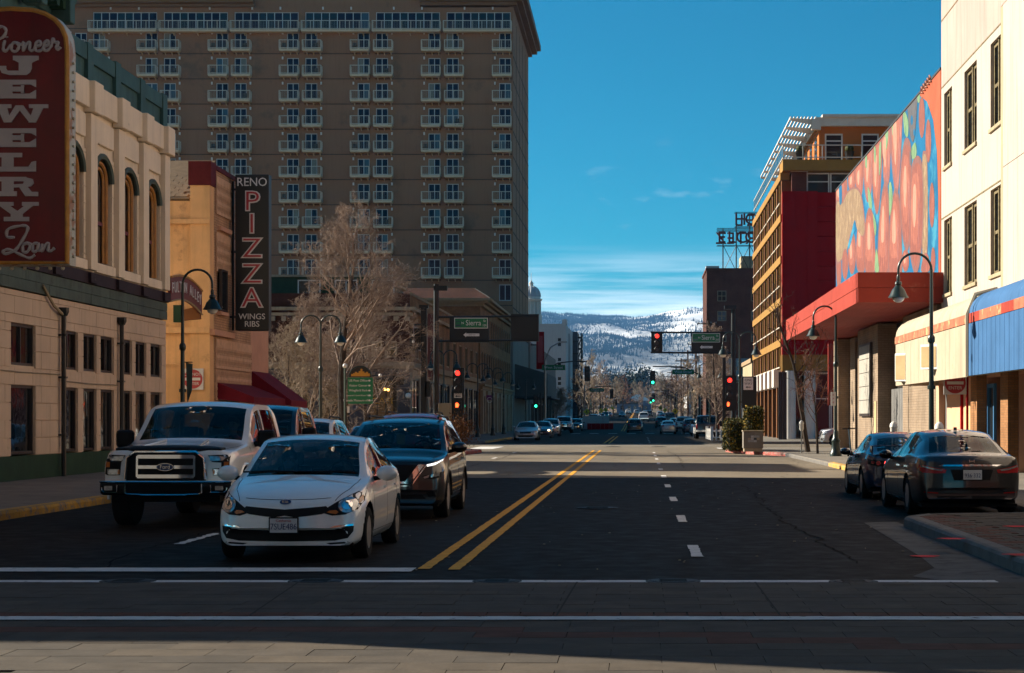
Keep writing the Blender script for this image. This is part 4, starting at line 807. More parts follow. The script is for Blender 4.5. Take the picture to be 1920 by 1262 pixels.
# ================================================================== right side buildings
XR = 10.7
def stucco_building():
    t = thing('stucco_building', 'bright cream stucco building with tall paired sash windows on the right', 'building', (XR+6, 52, 0))
    cols = [(63.35, 65.0), (58.7, 60.95), (54.5, 56.4)]; Yb = 53.2
    ops = [(a, b, z, z+2.6) for a, b in cols for z in (6.0, 10.45)]
    box(XR+.5, XR+16, 24, 65.55, 0, 19).build('core', 'interior_dark', t)
    open_wall(MB(), 'x', XR, .49, Yb, 65.6, 3.0, 13.35, ops).build('wall', 'stucco', t)
    box(XR+.0, XR+.48, Yb, 65.6, 13.37, 19.5).build('upper_wall', 'stucco_pink', t)
    box(XR+.02, XR+16, 65.56, 65.62, 0, 19.5).build('end_wall', 'stucco_tan', t); box(XR+.5, XR+16, 44.9, 65.5, 19, 19.5).build('roof', 'stucco_tan', t)
    MB().prism([(XR, Yb, 3), (XR-.42, Yb-.55, 3), (XR-.42, Yb-.85, 3), (XR+.3, Yb-.85, 3), (XR+.3, Yb, 3)], (0, 0, 10.35)).build('bay_corner', 'stucco_tan', t)
    MB().prism([(XR, Yb, 13.37), (XR-.42, Yb-.55, 13.37), (XR-.42, Yb-.85, 13.37), (XR+.3, Yb-.85, 13.37), (XR+.3, Yb, 13.37)], (0, 0, 6.1)).build('bay_corner', 'stucco_pink', t)
    box(XR-.42, XR+.4, 24, Yb-.86, 3.0, 8.75).build('bay_wall', 'stucco', t); box(XR-.42, XR+.4, 24, Yb-.86, 8.77, 13.35).build('bay_wall', 'stucco', t); box(XR-.42, XR+.4, 24, Yb-.86, 13.37, 19.5).build('bay_upper_wall', 'stucco_pink', t)
    for z in (8.68, 13.32, 15.7): box(XR-.012, XR+.02, Yb+.02, 65.58, z, z+.05).build('joint', 'win_olive', t)
    for (a, b, z0, z1) in ops:
        c = (a+b)/2
        for (p, q) in ((a, c-.06), (c+.06, b)):
            win(t, 'x', XR, p, q, z0, z1, 'win_olive', 'glass_wavy', (0,), .16, .13, -1, .5)
        box(XR+.06, XR+.3, c-.06, c+.06, z0, z1).build('mullion', 'win_olive', t)
        box(XR-.07, XR+.1, a-.04, b+.04, z0-.12, z0).build('window_sill', 'stucco_tan', t, bevel=.015)
    # ground floor behind the canopy
    gops = [(63.2, 64.9, 0, 2.9), (57.6, 62.2, 0, 2.9), (52.3, 55.9, 0, 2.9), (46, 51.2, 0, 2.9)]
    open_wall(MB(), 'x', XR-.2, .5, 45, 65.5, 0, 3.0, [gops[0], gops[2], gops[3]]).build('ground_floor', 'pink_plaster', t)
    for a, b in ((51.25, 52.3), (55.95, 57.0), (45, 46)): box(XR-.5, XR-.21, a, b, 0, 2.98).build('brick_pier', 'brick_orange', t)
    for k in range(7): piece('gate_board', 'grey_door', t, XR+.02, XR+.08, 63.25+k*.23, 63.45+k*.23, .15, 2.7)
    for k in range(26): piece('gate_bar', 'black_metal', t, XR+.0, XR+.04, 46.1+k*.19, 46.14+k*.19, .1, 2.8)
    for k in range(12): piece('gate_bar', 'black_metal', t, XR+.0, XR+.04, 52.4+k*.19, 52.44+k*.19, .1, 2.8)
    win(t, 'x', XR-.2, 54.8, 55.9, .9, 2.7, 'sign_blue', 'glass', (0,), .05, .12, -1)
    for k in range(3): piece('notice_board', 'tan_board', t, XR-.26, XR-.2, 58.4+k*.34, 58.72+k*.34, .75, 2.15)
    box(XR-.28, XR-.2, 60.0, 60.15, 0, 3).build('door_frame', 'panel_red', t)
    c = thing('shop_canopy', 'rounded metal canopy, cream at the far end and blue ribbed at the near end', 'canopy', (9.6, 55, 2.8))
    def shell(name, m_, y0, y1, zt=5.2):
        pts = [(9.0, 4.52)] + [(9.0+.75-.75*math.cos(k*.2618), 4.52+.62*math.sin(k*.2618)) for k in range(1, 7)] + [(XR-.44, zt+.15), (XR-.44, 4.4), (9.1, 4.4)]
        return MB().prism([(x, y0, z) for x, z in pts], (0, y1-y0, 0)).build(name, m_, c, 30)
    shell('round_top', 'canopy_cream', 50.8, 65.0); shell('round_top', 'blue_panel', 40, 50.5)
    MB().tube([(8.98, 50.65, 2.8), (8.98, 50.65, 4.5), (9.2, 50.65, 5.05), (9.8, 50.65, 5.2)], .07, 6).build('joint_strip', 'canopy_cream', c, 40)
    box(8.97, 9.12, 50.85, 65.0, 4.26, 4.5).build('band', 'rust_band', c)
    for k in range(7): piece('band_panel', 'rust_band' if k % 3 else 'theatre_red', c, 8.965, 9.12, 50.35-1.5*(k+1)+.01, 50.35-1.5*k, 4.25, 4.51)
    for k in range(8): piece('fascia_panel', 'canopy_cream', c, 9.0, 9.05, 50.9+1.76*k, 50.9+1.76*(k+1)-.015, 2.8, 4.25)
    for k in range(36): piece('fascia_rib', 'blue_panel', c, 8.975 + (.005 if k % 2 else 0), 9.05, 50.45-.29*(k+1), 50.45-.29*k-.004, 2.82, 4.24)
    box(9.05, XR-.44, 40, 65, 2.95, 3.0).build('soffit', 'stucco_tan', c); box(9.0, XR, 64.95, 65.0, 2.8, 4.5).build('end_panel', 'canopy_cream', c)
    for (Y, p0, p1, z0, z1, lab) in ((56.0, 1731, 1767, wz(692, 56), wz(645, 56), 'nearer boxy tan sign hanging from the cream canopy'), (62.5, 1682, 1706, wz(715, 62.5), wz(662, 62.5), 'farther stained tan sign box at the end of the cream canopy')):
        b = thing('sign_box', lab, 'sign box', (wx(p0, Y), Y, z0), 'blank sign boxes')
        xa, xb = wx(p0, Y), wx(p1, Y); pts = [(xa, Y+.5), (xb+.0, Y-.1), (9.0, Y-.05), (9.0, Y+1.1)] if xb < 8.99 else [(xa, Y+.55), (xa+.42, Y), (9.0, Y+.0), (9.0, Y+1.2)]
        MB().prism([(x, y, z0) for x, y in pts], (0, 0, z1-z0)).build('case', 'white_paint', b, bevel=.02)
        (ax, ay), (bx_, by) = pts[0], pts[1]; d = Vector((bx_-ax, by-ay, 0)); nn = Vector((d.y, -d.x, 0)).normalized()*.012
        q0 = Vector((ax, ay, 0))+d*.06+nn; q1 = Vector((ax, ay, 0))+d*.94+nn
        MB().prism([(q0.x, q0.y, z0+.07), (q1.x, q1.y, z0+.07), (q1.x, q1.y, z1-.07), (q0.x, q0.y, z1-.07)], nn*-.8).build('panel', 'tan_board', b)
    Yd = 56.5; s = thing('do_not_enter_sign', 'do not enter sign half hidden under the canopy on the right', 'sign', (wx(1791, Yd), Yd, 0), 'do not enter signs')
    dne(s, wx(1791, Yd), Yd, 2.74, .70); box(wx(1812, Yd), wx(1816, Yd), Yd-.0, Yd+.06, .15, 3.0).build('post', 'panel_red', s)
stucco_building()
def theatre():
    t = thing('theatre', 'red theatre building with a long painted mural wall above its entrance', 'theatre', (XR+10, 83, 0))
    Y0, Y1 = 65.75, 100.8
    box(XR+.45, XR+28, Y0, Y1, 0, 14.0).build('core', 'theatre_red', t)
    box(XR-.0, XR+.44, Y0, Y1, 5.8, 14.05).build('mural_wall', 'mural_coral', t)
    box(XR-.03, XR+.6, Y0-.02, Y1, 14.05, 14.13).build('coping', 'roof_dark', t)
    bay = [(92.7, 97.2, 'pier'), (91.0, 92.6, 'dark'), (86.6, 91.0, 'door'), (79.2, 86.5, 'pier2'), (74.5, 79.2, 'dark'), (66, 74.5, 'wall')]
    for a, b, k in bay:
        if k == 'pier': box(XR-.5, XR+.4, a+2.3, b, 0, 5.72).build('pier', 'brick_theatre', t); box(XR+.1, XR+.44, a, a+2.3, 0, 5.72).build('back_wall', 'brick_theatre', t)
        elif k == 'pier2': box(XR-.5, XR+.4, a, b, 0, 5.72).build('pier', 'brick_theatre', t)
        elif k == 'wall': box(XR-.1, XR+.4, a, b, 0, 5.72).build('wall', 'brick_theatre', t)
        else: box(XR+.3, XR+.44, a, b, 0, 5.72).build('recess', 'interior_dark', t)
    for k in range(9): piece('door_board', 'grey_door', t, XR+.05, XR+.10, 86.7+k*.47, 87.14+k*.47, .15, 3.2)
    for k in range(16): piece('gate_bar', 'rail_grey', t, XR+.05, XR+.09, 86.8+k*.265, 86.86+k*.265, 3.25, 4.4)
    for k in range(8): piece('door_board', 'grey_door', t, XR+.05, XR+.10, 75+k*.5, 75.46+k*.5, .15, 2.9)
    pc = thing('poster_case', 'tall pale poster case on the tan brick theatre pier', 'poster case', (XR-.6, 83, 1.5))
    box(XR-.62, XR-.51, 80.9, 84.9, 1.75, 5.0).build('case', 'dark_brown', pc)
    for k in range(5): piece('poster_panel', 'poster_white', pc, XR-.64, XR-.62, 81.05, 84.75, 1.88+k*.61, 2.46+k*.61)
    box(XR-.53, XR-.505, 79.6, 80.2, .6, 2.4).build('notice', 'tan_board', t); box(XR-.53, XR-.505, 95.4, 96.4, .9, 2.6).build('notice', 'tan_board', t)
    # canopy
    c = thing('theatre_canopy', 'big red theatre canopy with panelled fascia over the pavement', 'canopy', (9.2, 81, 5.75)); x0 = 7.7
    box(x0+.05, XR-.01, 65.8, 97.0, 5.86, 6.75).build('canopy_box', 'theatre_red', c)
    for k in range(5): piece('fascia_panel', 'theatre_red', c, x0-.02, x0+.05, 65.2+6.36*k, 65.2+6.36*(k+1)-.012, 6.27, 6.8); piece('fascia_panel', 'theatre_red', c, x0+.0, x0+.05, 65.2+6.36*k, 65.2+6.36*(k+1)-.012, 5.75, 6.262)
    box(x0-.02, XR+.0, 65.12, 65.8, 6.27, 6.8).build('front_panel', 'theatre_red', c); box(x0, XR, 65.15, 65.8, 5.75, 6.262).build('front_panel', 'theatre_red', c)
    for k in range(10): piece('soffit_board', 'soffit', c, x0+.06+.29*k, x0+.06+.29*(k+1)-.01, 65.82, 97.0, 5.79, 5.855)
    # painted mural: flat shapes laid over each other on the wall, traced in a 2.63x enlargement of the wall
    mu = thing('mural', 'large mural of rounded coral fruit and green leaves on blue across the theatre wall', 'mural', (XR-.02, 83, 6.85)); layer = [0]
    def shape(pts, m_, name='painted_shape', k=0.0, grow=1.0, sh=(0, 0)):
        layer[0] += 1; x = XR - .006 - .0001*layer[0]; n = len(pts); S = []
        cx, cy = sum(p[0] for p in pts)/n, sum(p[1] for p in pts)/n
        P = [(cx+(a-cx)*grow+sh[0], cy+(b-cy)*grow+sh[1]) for a, b in pts]
        for i in range(n):
            p0, p1, p2, p3 = P[i-1], P[i], P[(i+1) % n], P[(i+2) % n]
            for q in range(4):
                u = q/4; S.append([.5*((2*p1[d])+(p2[d]-p0[d])*u+(2*p0[d]-5*p1[d]+4*p2[d]-p3[d])*u*u+(3*p1[d]-p0[d]-3*p2[d]+p3[d])*u**3) for d in (0, 1)])
        V = []
        for a, b in S:
            Y = min(max(yl(a/2.63+1540, XR), Y0+.05), Y1-.05); V.append((x, Y, min(max(wz(b/2.63+100, Y), 6.83), 14.02)))
        bm = bmesh.new(); f = bm.faces.new([bm.verts.new(v) for v in V]); bmesh.ops.triangulate(bm, faces=[f]); me = bpy.data.meshes.new(name); bm.to_mesh(me); bm.free(); me.materials.append(M[m_]); return link(name, me, mu)
    def oval(cx, cy, rx, ry, n=12): return [(cx+rx*math.cos(2*math.pi*k/n), cy+ry*math.sin(2*math.pi*k/n)) for k in range(n)]
    YB = [(578, 1085), (577, 700), (570, 480), (552, 330), (522, 238), (490, 212)]
    V = [(XR-.006, yl(a/2.63+1540, XR), max(6.83, wz(b/2.63+100, yl(a/2.63+1540, XR)))) for a, b in YB] + [(XR-.006, 72.6, 14.02), (XR-.006, Y1-.05, 14.02), (XR-.006, Y1-.05, 6.83)]
    MB().add(V, [list(range(len(V)))]).build('painted_ground', 'mural_blue', mu)
    A, B, C_ = 'fruit_a', 'fruit_b', 'fruit_c'
    FR = [(A, 0, [(60, 690), (92, 655), (124, 622), (124, 700), (102, 752), (75, 742)]), (A, 0, [(135, 612), (165, 575), (166, 655), (148, 682), (136, 655)]), (A, 0, [(170, 565), (206, 528), (206, 640), (196, 705), (181, 690), (170, 640)]),
          (B, 0, [(212, 520), (250, 455), (255, 560), (243, 700), (226, 722), (213, 640)]), (A, 0, [(255, 475), (298, 408), (298, 560), (286, 740), (272, 782), (258, 700), (252, 600)]), (A, 0, [(75, 1015), (96, 1000), (97, 1125), (80, 1142)]), (A, 0, [(186, 722), (206, 762), (216, 900), (213, 1060), (181, 1062), (173, 980), (180, 850)]),
          (C_, 0, [(75, 748), (104, 742), (130, 690), (165, 668), (190, 690), (205, 760), (214, 870), (200, 900), (176, 865), (163, 825), (132, 950), (110, 1000), (76, 1012)]), (A, 0, oval(118, 1040, 14, 72)), (A, 0, oval(152, 985, 19, 98)), (A, 0, [(220, 1068), (218, 860), (235, 772), (255, 800), (263, 900), (263, 1070)]),
          (B, 1, [(302, 425), (341, 358), (338, 560), (331, 628), (318, 641), (308, 600), (306, 520)]), (B, 1, [(348, 355), (396, 280), (395, 420), (388, 560), (375, 688), (362, 640), (350, 520)]), (A, 1, [(287, 1072), (285, 900), (300, 722), (318, 655), (330, 722), (333, 900), (326, 1072)]),
          (A, 1, [(339, 1072), (341, 850), (355, 732), (368, 690), (385, 742), (394, 900), (392, 1072)]), (C_, 0, [(499, 560), (511, 498), (523, 545), (526, 800), (521, 1010), (501, 1005)]), (A, 1, [(392, 700), (398, 562), (415, 455), (438, 472), (442, 560), (446, 700), (440, 850), (425, 940), (405, 880)]),
          (A, 1, [(440, 900), (446, 640), (456, 562), (478, 540), (495, 582), (501, 750), (492, 950), (468, 1052), (445, 980)]), (A, 0, oval(497, 316, 14, 95)), (A, 0, oval(529, 432, 13, 100)), (A, 0, oval(547, 748, 12, 104)), (A, 0, oval(553, 1020, 10, 60)), (A, 0, oval(417, 1022, 16, 52)), (A, 0, [(495, 1070), (512, 990), (530, 1005), (533, 1070)])]
    for m_, ln, pts in FR:
        shape(pts, 'fruit_line', grow=1.15 if ln else 1.07)
        shape(pts, m_)
        if m_ != C_ and len(pts) > 4:
            w_ = max(p[0] for p in pts)-min(p[0] for p in pts); h_ = max(p[1] for p in pts)-min(p[1] for p in pts)
            cx_, cy_ = sum(p[0] for p in pts)/len(pts), sum(p[1] for p in pts)/len(pts)
            if w_ > 30: shape(pts, 'fruit_mid', grow=.70, sh=(-w_*.09, -h_*.04), name='painted_stroke'); shape([(cx_+(a-cx_)*.30-w_*.14, cy_+(b-cy_)*.42-h_*.06) for a, b in pts], 'fruit_light', name='painted_stroke')
            if w_ > 30: shape([(cx_+(a-cx_)*.10+w_*.20, cy_+(b-cy_)*.5+h_*.10) for a, b in pts], 'fruit_b', name='painted_stroke')
    for m_, pts in [('leaf_paint', [(405, 280), (420, 300), (431, 340), (428, 410), (411, 390)]), ('leaf_paint', [(316, 400), (331, 378), (329, 440), (320, 475)]), ('leaf_paint', [(350, 352), (361, 338), (360, 400), (352, 400)]), ('leaf_paint', [(230, 660), (246, 700), (251, 762), (236, 752)]), ('leaf_paint', [(256, 790), (273, 850), (266, 900)]), ('leaf_paint', [(335, 655), (346, 640), (353, 720), (338, 802)]), ('leaf_paint', [(273, 960), (286, 1070), (265, 1070)]), ('leaf_paint', [(446, 470), (466, 440), (471, 500), (451, 522)]), ('leaf_paint', [(262, 460), (270, 470), (268, 545), (262, 520)]), ('leaf_paint', [(218, 510), (226, 495), (227, 560), (219, 560)]), ('leaf_paint', [(474, 190), (486, 172), (487, 235), (477, 240)]), ('leaf_paint', [(286, 470), (296, 440), (294, 560), (287, 600)]),
                    ('night_paint', [(430, 245), (472, 180), (471, 310), (457, 432), (441, 410), (432, 330)]), ('mural_blue', oval(448, 330, 6, 24)), ('mural_blue', oval(460, 390, 4, 18)), ('mural_blue', [(131, 955), (150, 880), (165, 832), (172, 870), (160, 890), (140, 960)]), ('mural_blue', [(88, 660), (101, 648), (102, 730), (92, 742)]), ('night_paint', [(438, 480), (446, 500), (447, 545), (438, 545)]), ('fruit_light', [(355, 360), (372, 335), (372, 500), (360, 480)]), ('fruit_light', [(305, 440), (318, 415), (318, 510), (308, 520)])]: shape(pts, m_, 'painted_leaf')
    sg = MB()
    for k in range(5):
        a = 497+10*k; P = [(a, 200-14*k), (a+3, 165-14*k), (a+8, 175-14*k), (a+2, 190-14*k), (a+9, 196-14*k)]; sg.tube([(XR-.05, yl(u/2.63+1540, XR), wz(v/2.63+100, yl(u/2.63+1540, XR))) for u, v in P], .035, 4)
    sg.build('signature', 'fruit_light', mu)
theatre()
def yellow_building():
    Y0, Y1 = 138.0, 172.0; X0 = 10.6
    t = thing('apartment_block', 'yellow and orange apartment block with rooftop pergola and dark red corner', 'building', (X0+12, 155, 0))
    box(X0+1.2, X0+30, Y0+1.0, Y1, 0, 20.0).build('core', 'interior_dark', t); box(X0+.3, X0+1.2, Y0+1, Y1, 5, 20).build('recess', 'glass', t)
    fl = [20.0, 16.9, 13.8, 10.7, 7.6, 4.6]
    for z in fl[:]: box(X0-.1, X0+.6, Y0, Y1, z-.55, z).build('beam', 'yellow_beam', t)
    n = 7
    for k in range(n+1):
        y = Y0 + (Y1-Y0-.7)*k/n
        box(X0, X0+.8, y, y+.6, 0, 19.4).build('pier', 'orange_pier', t); 
        if k < n:
            box(X0+.02, X0+.30, y+2.6, y+2.8, 4.6, 19.4).build('mullion', 'yellow_beam', t)
            for j in range(5): box(X0-.12, X0-.06, y+.65, y+4.7, fl[j+1]+.85, fl[j+1]+.92).build('balcony_rail', 'rail_grey', t)
            for j in range(4): box(X0+.45, X0+.50, y+.65, y+4.7, fl[j+1]+.1, fl[j]-.6).build('pane', 'glass_blue', t)
            box(X0-.55, X0+.0, y+.8, y+2.7, 4.0, 5.3).build('shop_sign_panel', 'white_paint', t)
    # front towards the side street
    xr0, xr1 = X0, wx(1566, Y0)
    box(xr0+.02, wx(1531, Y0), Y0-.9, Y0+1, 6.4, 18.5).build('red_corner', 'panel_red', t)
    for k in range(11): piece('red_panel', 'panel_red_b', t, wx(1531, Y0), wx(1575, Y0)+.5, Y0-.45, Y0+.9, 6.4+1.1*k, 6.4+1.1*(k+1)-.03)
    for px in (1465, 1490, 1512): box(wx(px, Y0), wx(px, Y0)+.06, Y0-.93, Y0-.9, 6.4, 18.5).build('panel_joint', 'panel_red', t)
    box(xr0, X0+30, Y0-1.2, Y0+2, 20.0, 20.8).build('terrace_slab', 'yellow_beam', t)
    box(wx(1483, Y0), wx(1511, Y0), Y0-.6, Y0+1, 18.5, 20.0).build('brick_pier', 'brick_hotel', t); box(wx(1483, Y0)-.1, wx(1511, Y0)+.1, Y0-.7, Y0+1, 19.98, 20.12).build('pier_cap', 'white_metal', t)
    for k in range(5): win(t, 'y', Y0-.2, wx(1512, Y0)+1.75*k, wx(1512, Y0)+1.75*k+1.7, 17.6, 19.95, 'white_metal', 'glass', (0,), .05, .1, -1, .72)
    box(wx(1511, Y0), X0+30, Y0-.15, Y0+1, 6, 17.6).build('front_wall', 'orange_wall', t)
    # penthouse
    px0 = wx(1537, Y0)
    pw = [(wx(1548, Y0), wx(1582, Y0), 20.9, 23.0), (wx(1617, Y0), wx(1650, Y0), 20.9, 23.0), (wx(1680, Y0), wx(1710, Y0), 20.9, 23.0)]
    open_wall(MB(), 'y', Y0+.6, .4, px0, X0+30, 20.8, 23.5, pw).build('penthouse_wall', 'orange_wall', t)
    for o in pw: win(t, 'y', Y0+.6, *o, 'white_metal', 'glass', (0,), .1, .12, -1, .74)
    box(px0, px0+.4, Y0+1, Y1, 20.8, 23.5).build('penthouse_side', 'orange_wall', t); box(px0+.4, X0+30, Y0+1.0, Y1, 20.8, 23.4).build('penthouse_core', 'interior_dark', t)
    for k in range(8): box(px0-.03, px0+.1, Y0+2+4*k, Y0+4+4*k, 20.9, 23.0).build('pane', 'glass', t)
    box(px0-.2, X0+31, Y0+.1, Y1, 23.5, 24.15).build('roof_fascia', 'off_white', t); box(px0+.2, X0+31, Y0-.1, Y1, 24.15, 24.35).build('roof_cap', 'off_white', t); box(px0-.6, px0+.1, Y0-.05, Y0+.4, 23.2, 24.0).build('gutter_head', 'off_white', t)
    pg = thing('pergola', 'white slatted steel pergola along the roof terrace of the apartment block', 'pergola', (X0+1.5, 155, 23.3))
    xa, xb = wx(1482, Y0), px0-.25
    for k in range(9):
        y = Y0+.2 + (Y1-Y0-.5)*k/8; MB().prism([(xa, y, 23.95), (xb, y, 23.55), (xb, y, 24.0), (xa, y, 24.1)], (0, .18, 0)).build('bracket_arm', 'off_white', pg)
    for k in range(8): x = xa + (xb-xa)*k/7.3; box(x, x+.09, Y0, Y1, 24.10, 24.2).build('slat', 'white_paint', pg)
    rl = thing('terrace_railing', 'grey metal and glass railing round the roof terrace', 'railing', (X0+1, 150, 20.8))
    for z in (20.95, 21.85): box(X0+.0, X0+.07, Y0-1.1, Y1, z, z+.07).build('rail', 'rail_grey', rl); box(X0, X0+26, Y0-1.15, Y0-1.08, z, z+.07).build('rail', 'rail_grey', rl)
    for k in range(24): box(X0+.01, X0+.06, Y0-1.1+1.5*k, Y0-1.05+1.5*k, 20.8, 21.9).build('post', 'rail_grey', rl)
    for k in range(14): box(X0+1.45*k, X0+.07+1.45*k, Y0-1.14, Y0-1.08, 20.8, 21.9).build('post', 'rail_grey', rl)
    box(X0+.02, X0+.03, Y0-1.1, Y1, 21, 21.84).build('glass_sheet', 'rail_glass', rl)
    for i, px in enumerate((1500, 1592)):
        p = thing('roof_planter', ('left', 'right')[i] + ' tall dark planter with a clipped shrub on the roof terrace', 'planter', (wx(px, Y0), Y0, 20.8), 'roof planters'); X = wx(px, Y0)
        MB().lathe([(.22, 20.8), (.36, 21.5), (.38, 21.55)], (X, Y0-.2, 0), 14).build('pot', 'black', p, 40); MB().sphere((X, Y0-.2, 21.75), .33, 8).build('shrub', 'hedge_leaf', p)
    # lobby under the red corner
    box(X0, X0+30, Y0-.5, Y0+1, 5.2, 6.4).build('lobby_beam', 'yellow_beam', t)
    for px in (1481, 1517): MB().lathe([(.42, .15), (.42, 5.2)], (wx(px, Y0)+.0, Y0-.4, 0), 18).build('column', 'column_white', t, 40)
    for k in range(4): win(t, 'y', Y0+.3, wx(1528, Y0)+1.2*k, wx(1528, Y0)+1.2*k+1.18, .2, 5.1, 'white_metal', 'glass', (0,), 0, .1, -1, .6)
    box(X0+.5, wx(1528, Y0), Y0+.5, Y0+1, .15, 5.2).build('lobby_wall', 'glass', t)
    box(wx(1553, 132), wx(1574, 132), 132, 132.3, 2.6, 7).build('banner', 'theatre_red', t); 
    for x in (wx(1447, 140), wx(1466, 134)): box(x, x+.28, 133, 133.3, .15, 5.0).build('post', 'black_metal', t)
yellow_building()
def brick_hotel():
    Y0, Y1 = 294.0, 312.0; X0 = wx(1325, Y0); X1 = 26
    t = thing('brick_hotel', 'dark brick hotel block under a rooftop sign', 'building', (X0+7, 303, 0)); zt = wz(507, Y0)
    ops = [(wx(a, Y0), wx(a+w_, Y0), wz(b+h, Y0), wz(b, Y0)) for a, b, w_, h in [(1345, 545, 17, 20), (1345, 583, 17, 19), (1408, 545, 17, 20), (1408, 583, 17, 19), (1345, 622, 17, 19), (1408, 622, 17, 19), (1375, 700, 15, 18)]]
    box(X0+.3, X1, Y0+.3, Y1, 0, zt-.1).build('core', 'interior_dark', t)
    open_wall(MB(), 'y', Y0, .3, X0, X1, 0, zt, ops).build('front_wall', 'brick_hotel', t); box(X0, X0+.29, Y0+.3, Y1, 0, zt).build('side_wall', 'brick_red', t)
    for i, o in enumerate(ops): win(t, 'y', Y0, *o, 'stone', ('glass', 'curtain')[i % 2], (1,), .1, .12, -1, .5)
    box(X0-.15, X1, Y0-.15, Y1, zt, zt+.35).build('coping', 'brick_hotel', t); box(X0-.1, X0+2, Y0-.1, Y0+3, zt+.36, zt+.7).build('parapet_block', 'grey_wall', t)
    box(wx(1392, Y0), wx(1430, Y0), Y0+4, Y0+10, zt, wz(476, Y0)).build('roof_hut', 'stucco_tan', t)
    box(wx(1358, 200), wx(1412, 200), 202, 202.4, wz(712, 200), wz(671, 200)).build('mural_board', 'grey_wall', t)
    for s_, py, sz in (('OLYMPIC', 681, .9), ('HOTEL', 699, 1.25)): text(s_, sz, (wx(1386, 200), 201.96, wz(py, 200)), 'letter_white', t, ext=.03)
    for x in (wx(1360, 200), wx(1408, 200)): box(x, x+.2, 202.1, 202.35, 0, wz(712, 200)).build('board_post', 'pole_wood', t)
    s = thing('roof_sign', 'open-frame rooftop sign with dark outlined double-faced letters', 'sign', (wx(1385, 297), 297, zt)); Y = 297.0
    f = MB(); xs = [wx(p, Y) for p in (1356, 1381, 1406, 1431)]; zb, z1, z2, z3 = zt, wz(460, Y), wz(428, Y), wz(398, Y)
    for x in xs:
        for y in (Y, Y+1.6): f.tube([(x, y, zb), (x, y, z3 if x > xs[0] else z2)], .07, 5)
    for i in range(3):
        f.tube([(xs[i], Y, zb), (xs[i+1], Y, z1)], .05, 4); f.tube([(xs[i+1], Y, zb), (xs[i], Y, z1)], .05, 4)
    for z in (z1, wz(432, Y), z2, wz(425, Y), z3):
        for y in (Y, Y+1.6): f.tube([(xs[0]-1 if z < z2+.1 else xs[1]-.3, y, z), (xs[3], y, z)], .05, 4)
    f.build('frame', 'black_metal', s)
    for txt, px0, py in (('EL CORTEZ', 1353, 446), ('HOTEL', 1388, 412)):
        pitch = 18.5 if txt[0] == 'E' else 21
        for back in (0, 1):
            tx = txt[::-1].replace(' ', '') if back and txt[0] == 'E' else (txt[::-1] if back else txt)
            tx = tx if back or txt[0] != 'E' else 'ELCORTEZ'
            for k, ch in enumerate(tx):
                if px0 + k*pitch > 1440: break
                me = text_mesh(ch, 2.7, .12, .02)
                if back: me.transform(Matrix.Diagonal((-1, 1, 1, 1)))
                me.transform(Matrix.Translation((wx(px0+k*pitch, Y), Y + (1.7 if back else -.1), wz(py, Y))) @ Matrix.Rotation(R(90), 4, 'X')); me.materials.clear(); me.materials.append(M['sign_brown']); link('letter', me, s)
brick_hotel()
# ================================================================== far buildings
def courthouse():
    t = thing('courthouse_dome', 'grey ribbed dome with lantern on a columned white drum behind the tower', 'dome', (-24.4, 417, 0)); Y = 417.0; X = wx(996, Y); z0 = wz(583, Y)
    box(X-12, X+2.6, Y-3, Y+18, 0, 15).build('hall', 'white_stone', t); 
    MB().lathe([(2.9, 15), (2.9, 15.8), (2.4, 16), (2.4, z0-1)], (X, Y, 0), 20).build('base_drum', 'white_stone', t, 30)
    MB().lathe([(1.75, z0-1), (1.75, wz(566, Y)), (2.3, wz(565, Y)), (2.5, wz(561, Y)), (2.1, wz(560, Y)), (2.1, wz(556, Y))], (X, Y, 0), 24).build('drum', 'white_stone', t, 30)
    for k in range(16):
        a = k*math.pi/8; MB().tube([(X+2.1*math.cos(a), Y+2.1*math.sin(a), z0-1), (X+2.1*math.cos(a), Y+2.1*math.sin(a), wz(566, Y))], .16, 6).build('column', 'white_stone', t, 40)
    zd = wz(557, Y); MB().lathe([(2.15*math.cos(a*.145)**.9, zd+2.5*math.sin(a*.145)) for a in range(10)], (X, Y, 0), 24).build('dome_shell', 'dome_grey', t, 60)
    for k in range(12):
        a = k*math.pi/6; MB().tube([(X+2.18*math.cos(b*.145)**.9*math.cos(a), Y+2.18*math.cos(b*.145)**.9*math.sin(a), zd+2.52*math.sin(b*.145)) for b in range(10)], .05, 4).build('rib', 'dome_grey', t)
    MB().lathe([(.5, zd+2.4), (.45, zd+2.9), (.6, zd+3.0), (.2, zd+3.6), (.06, zd+3.8), (.05, wz(513, Y)), (.01, wz(511, Y))], (X, Y, 0), 10).build('lantern', 'white_stone', t, 30)
courthouse()
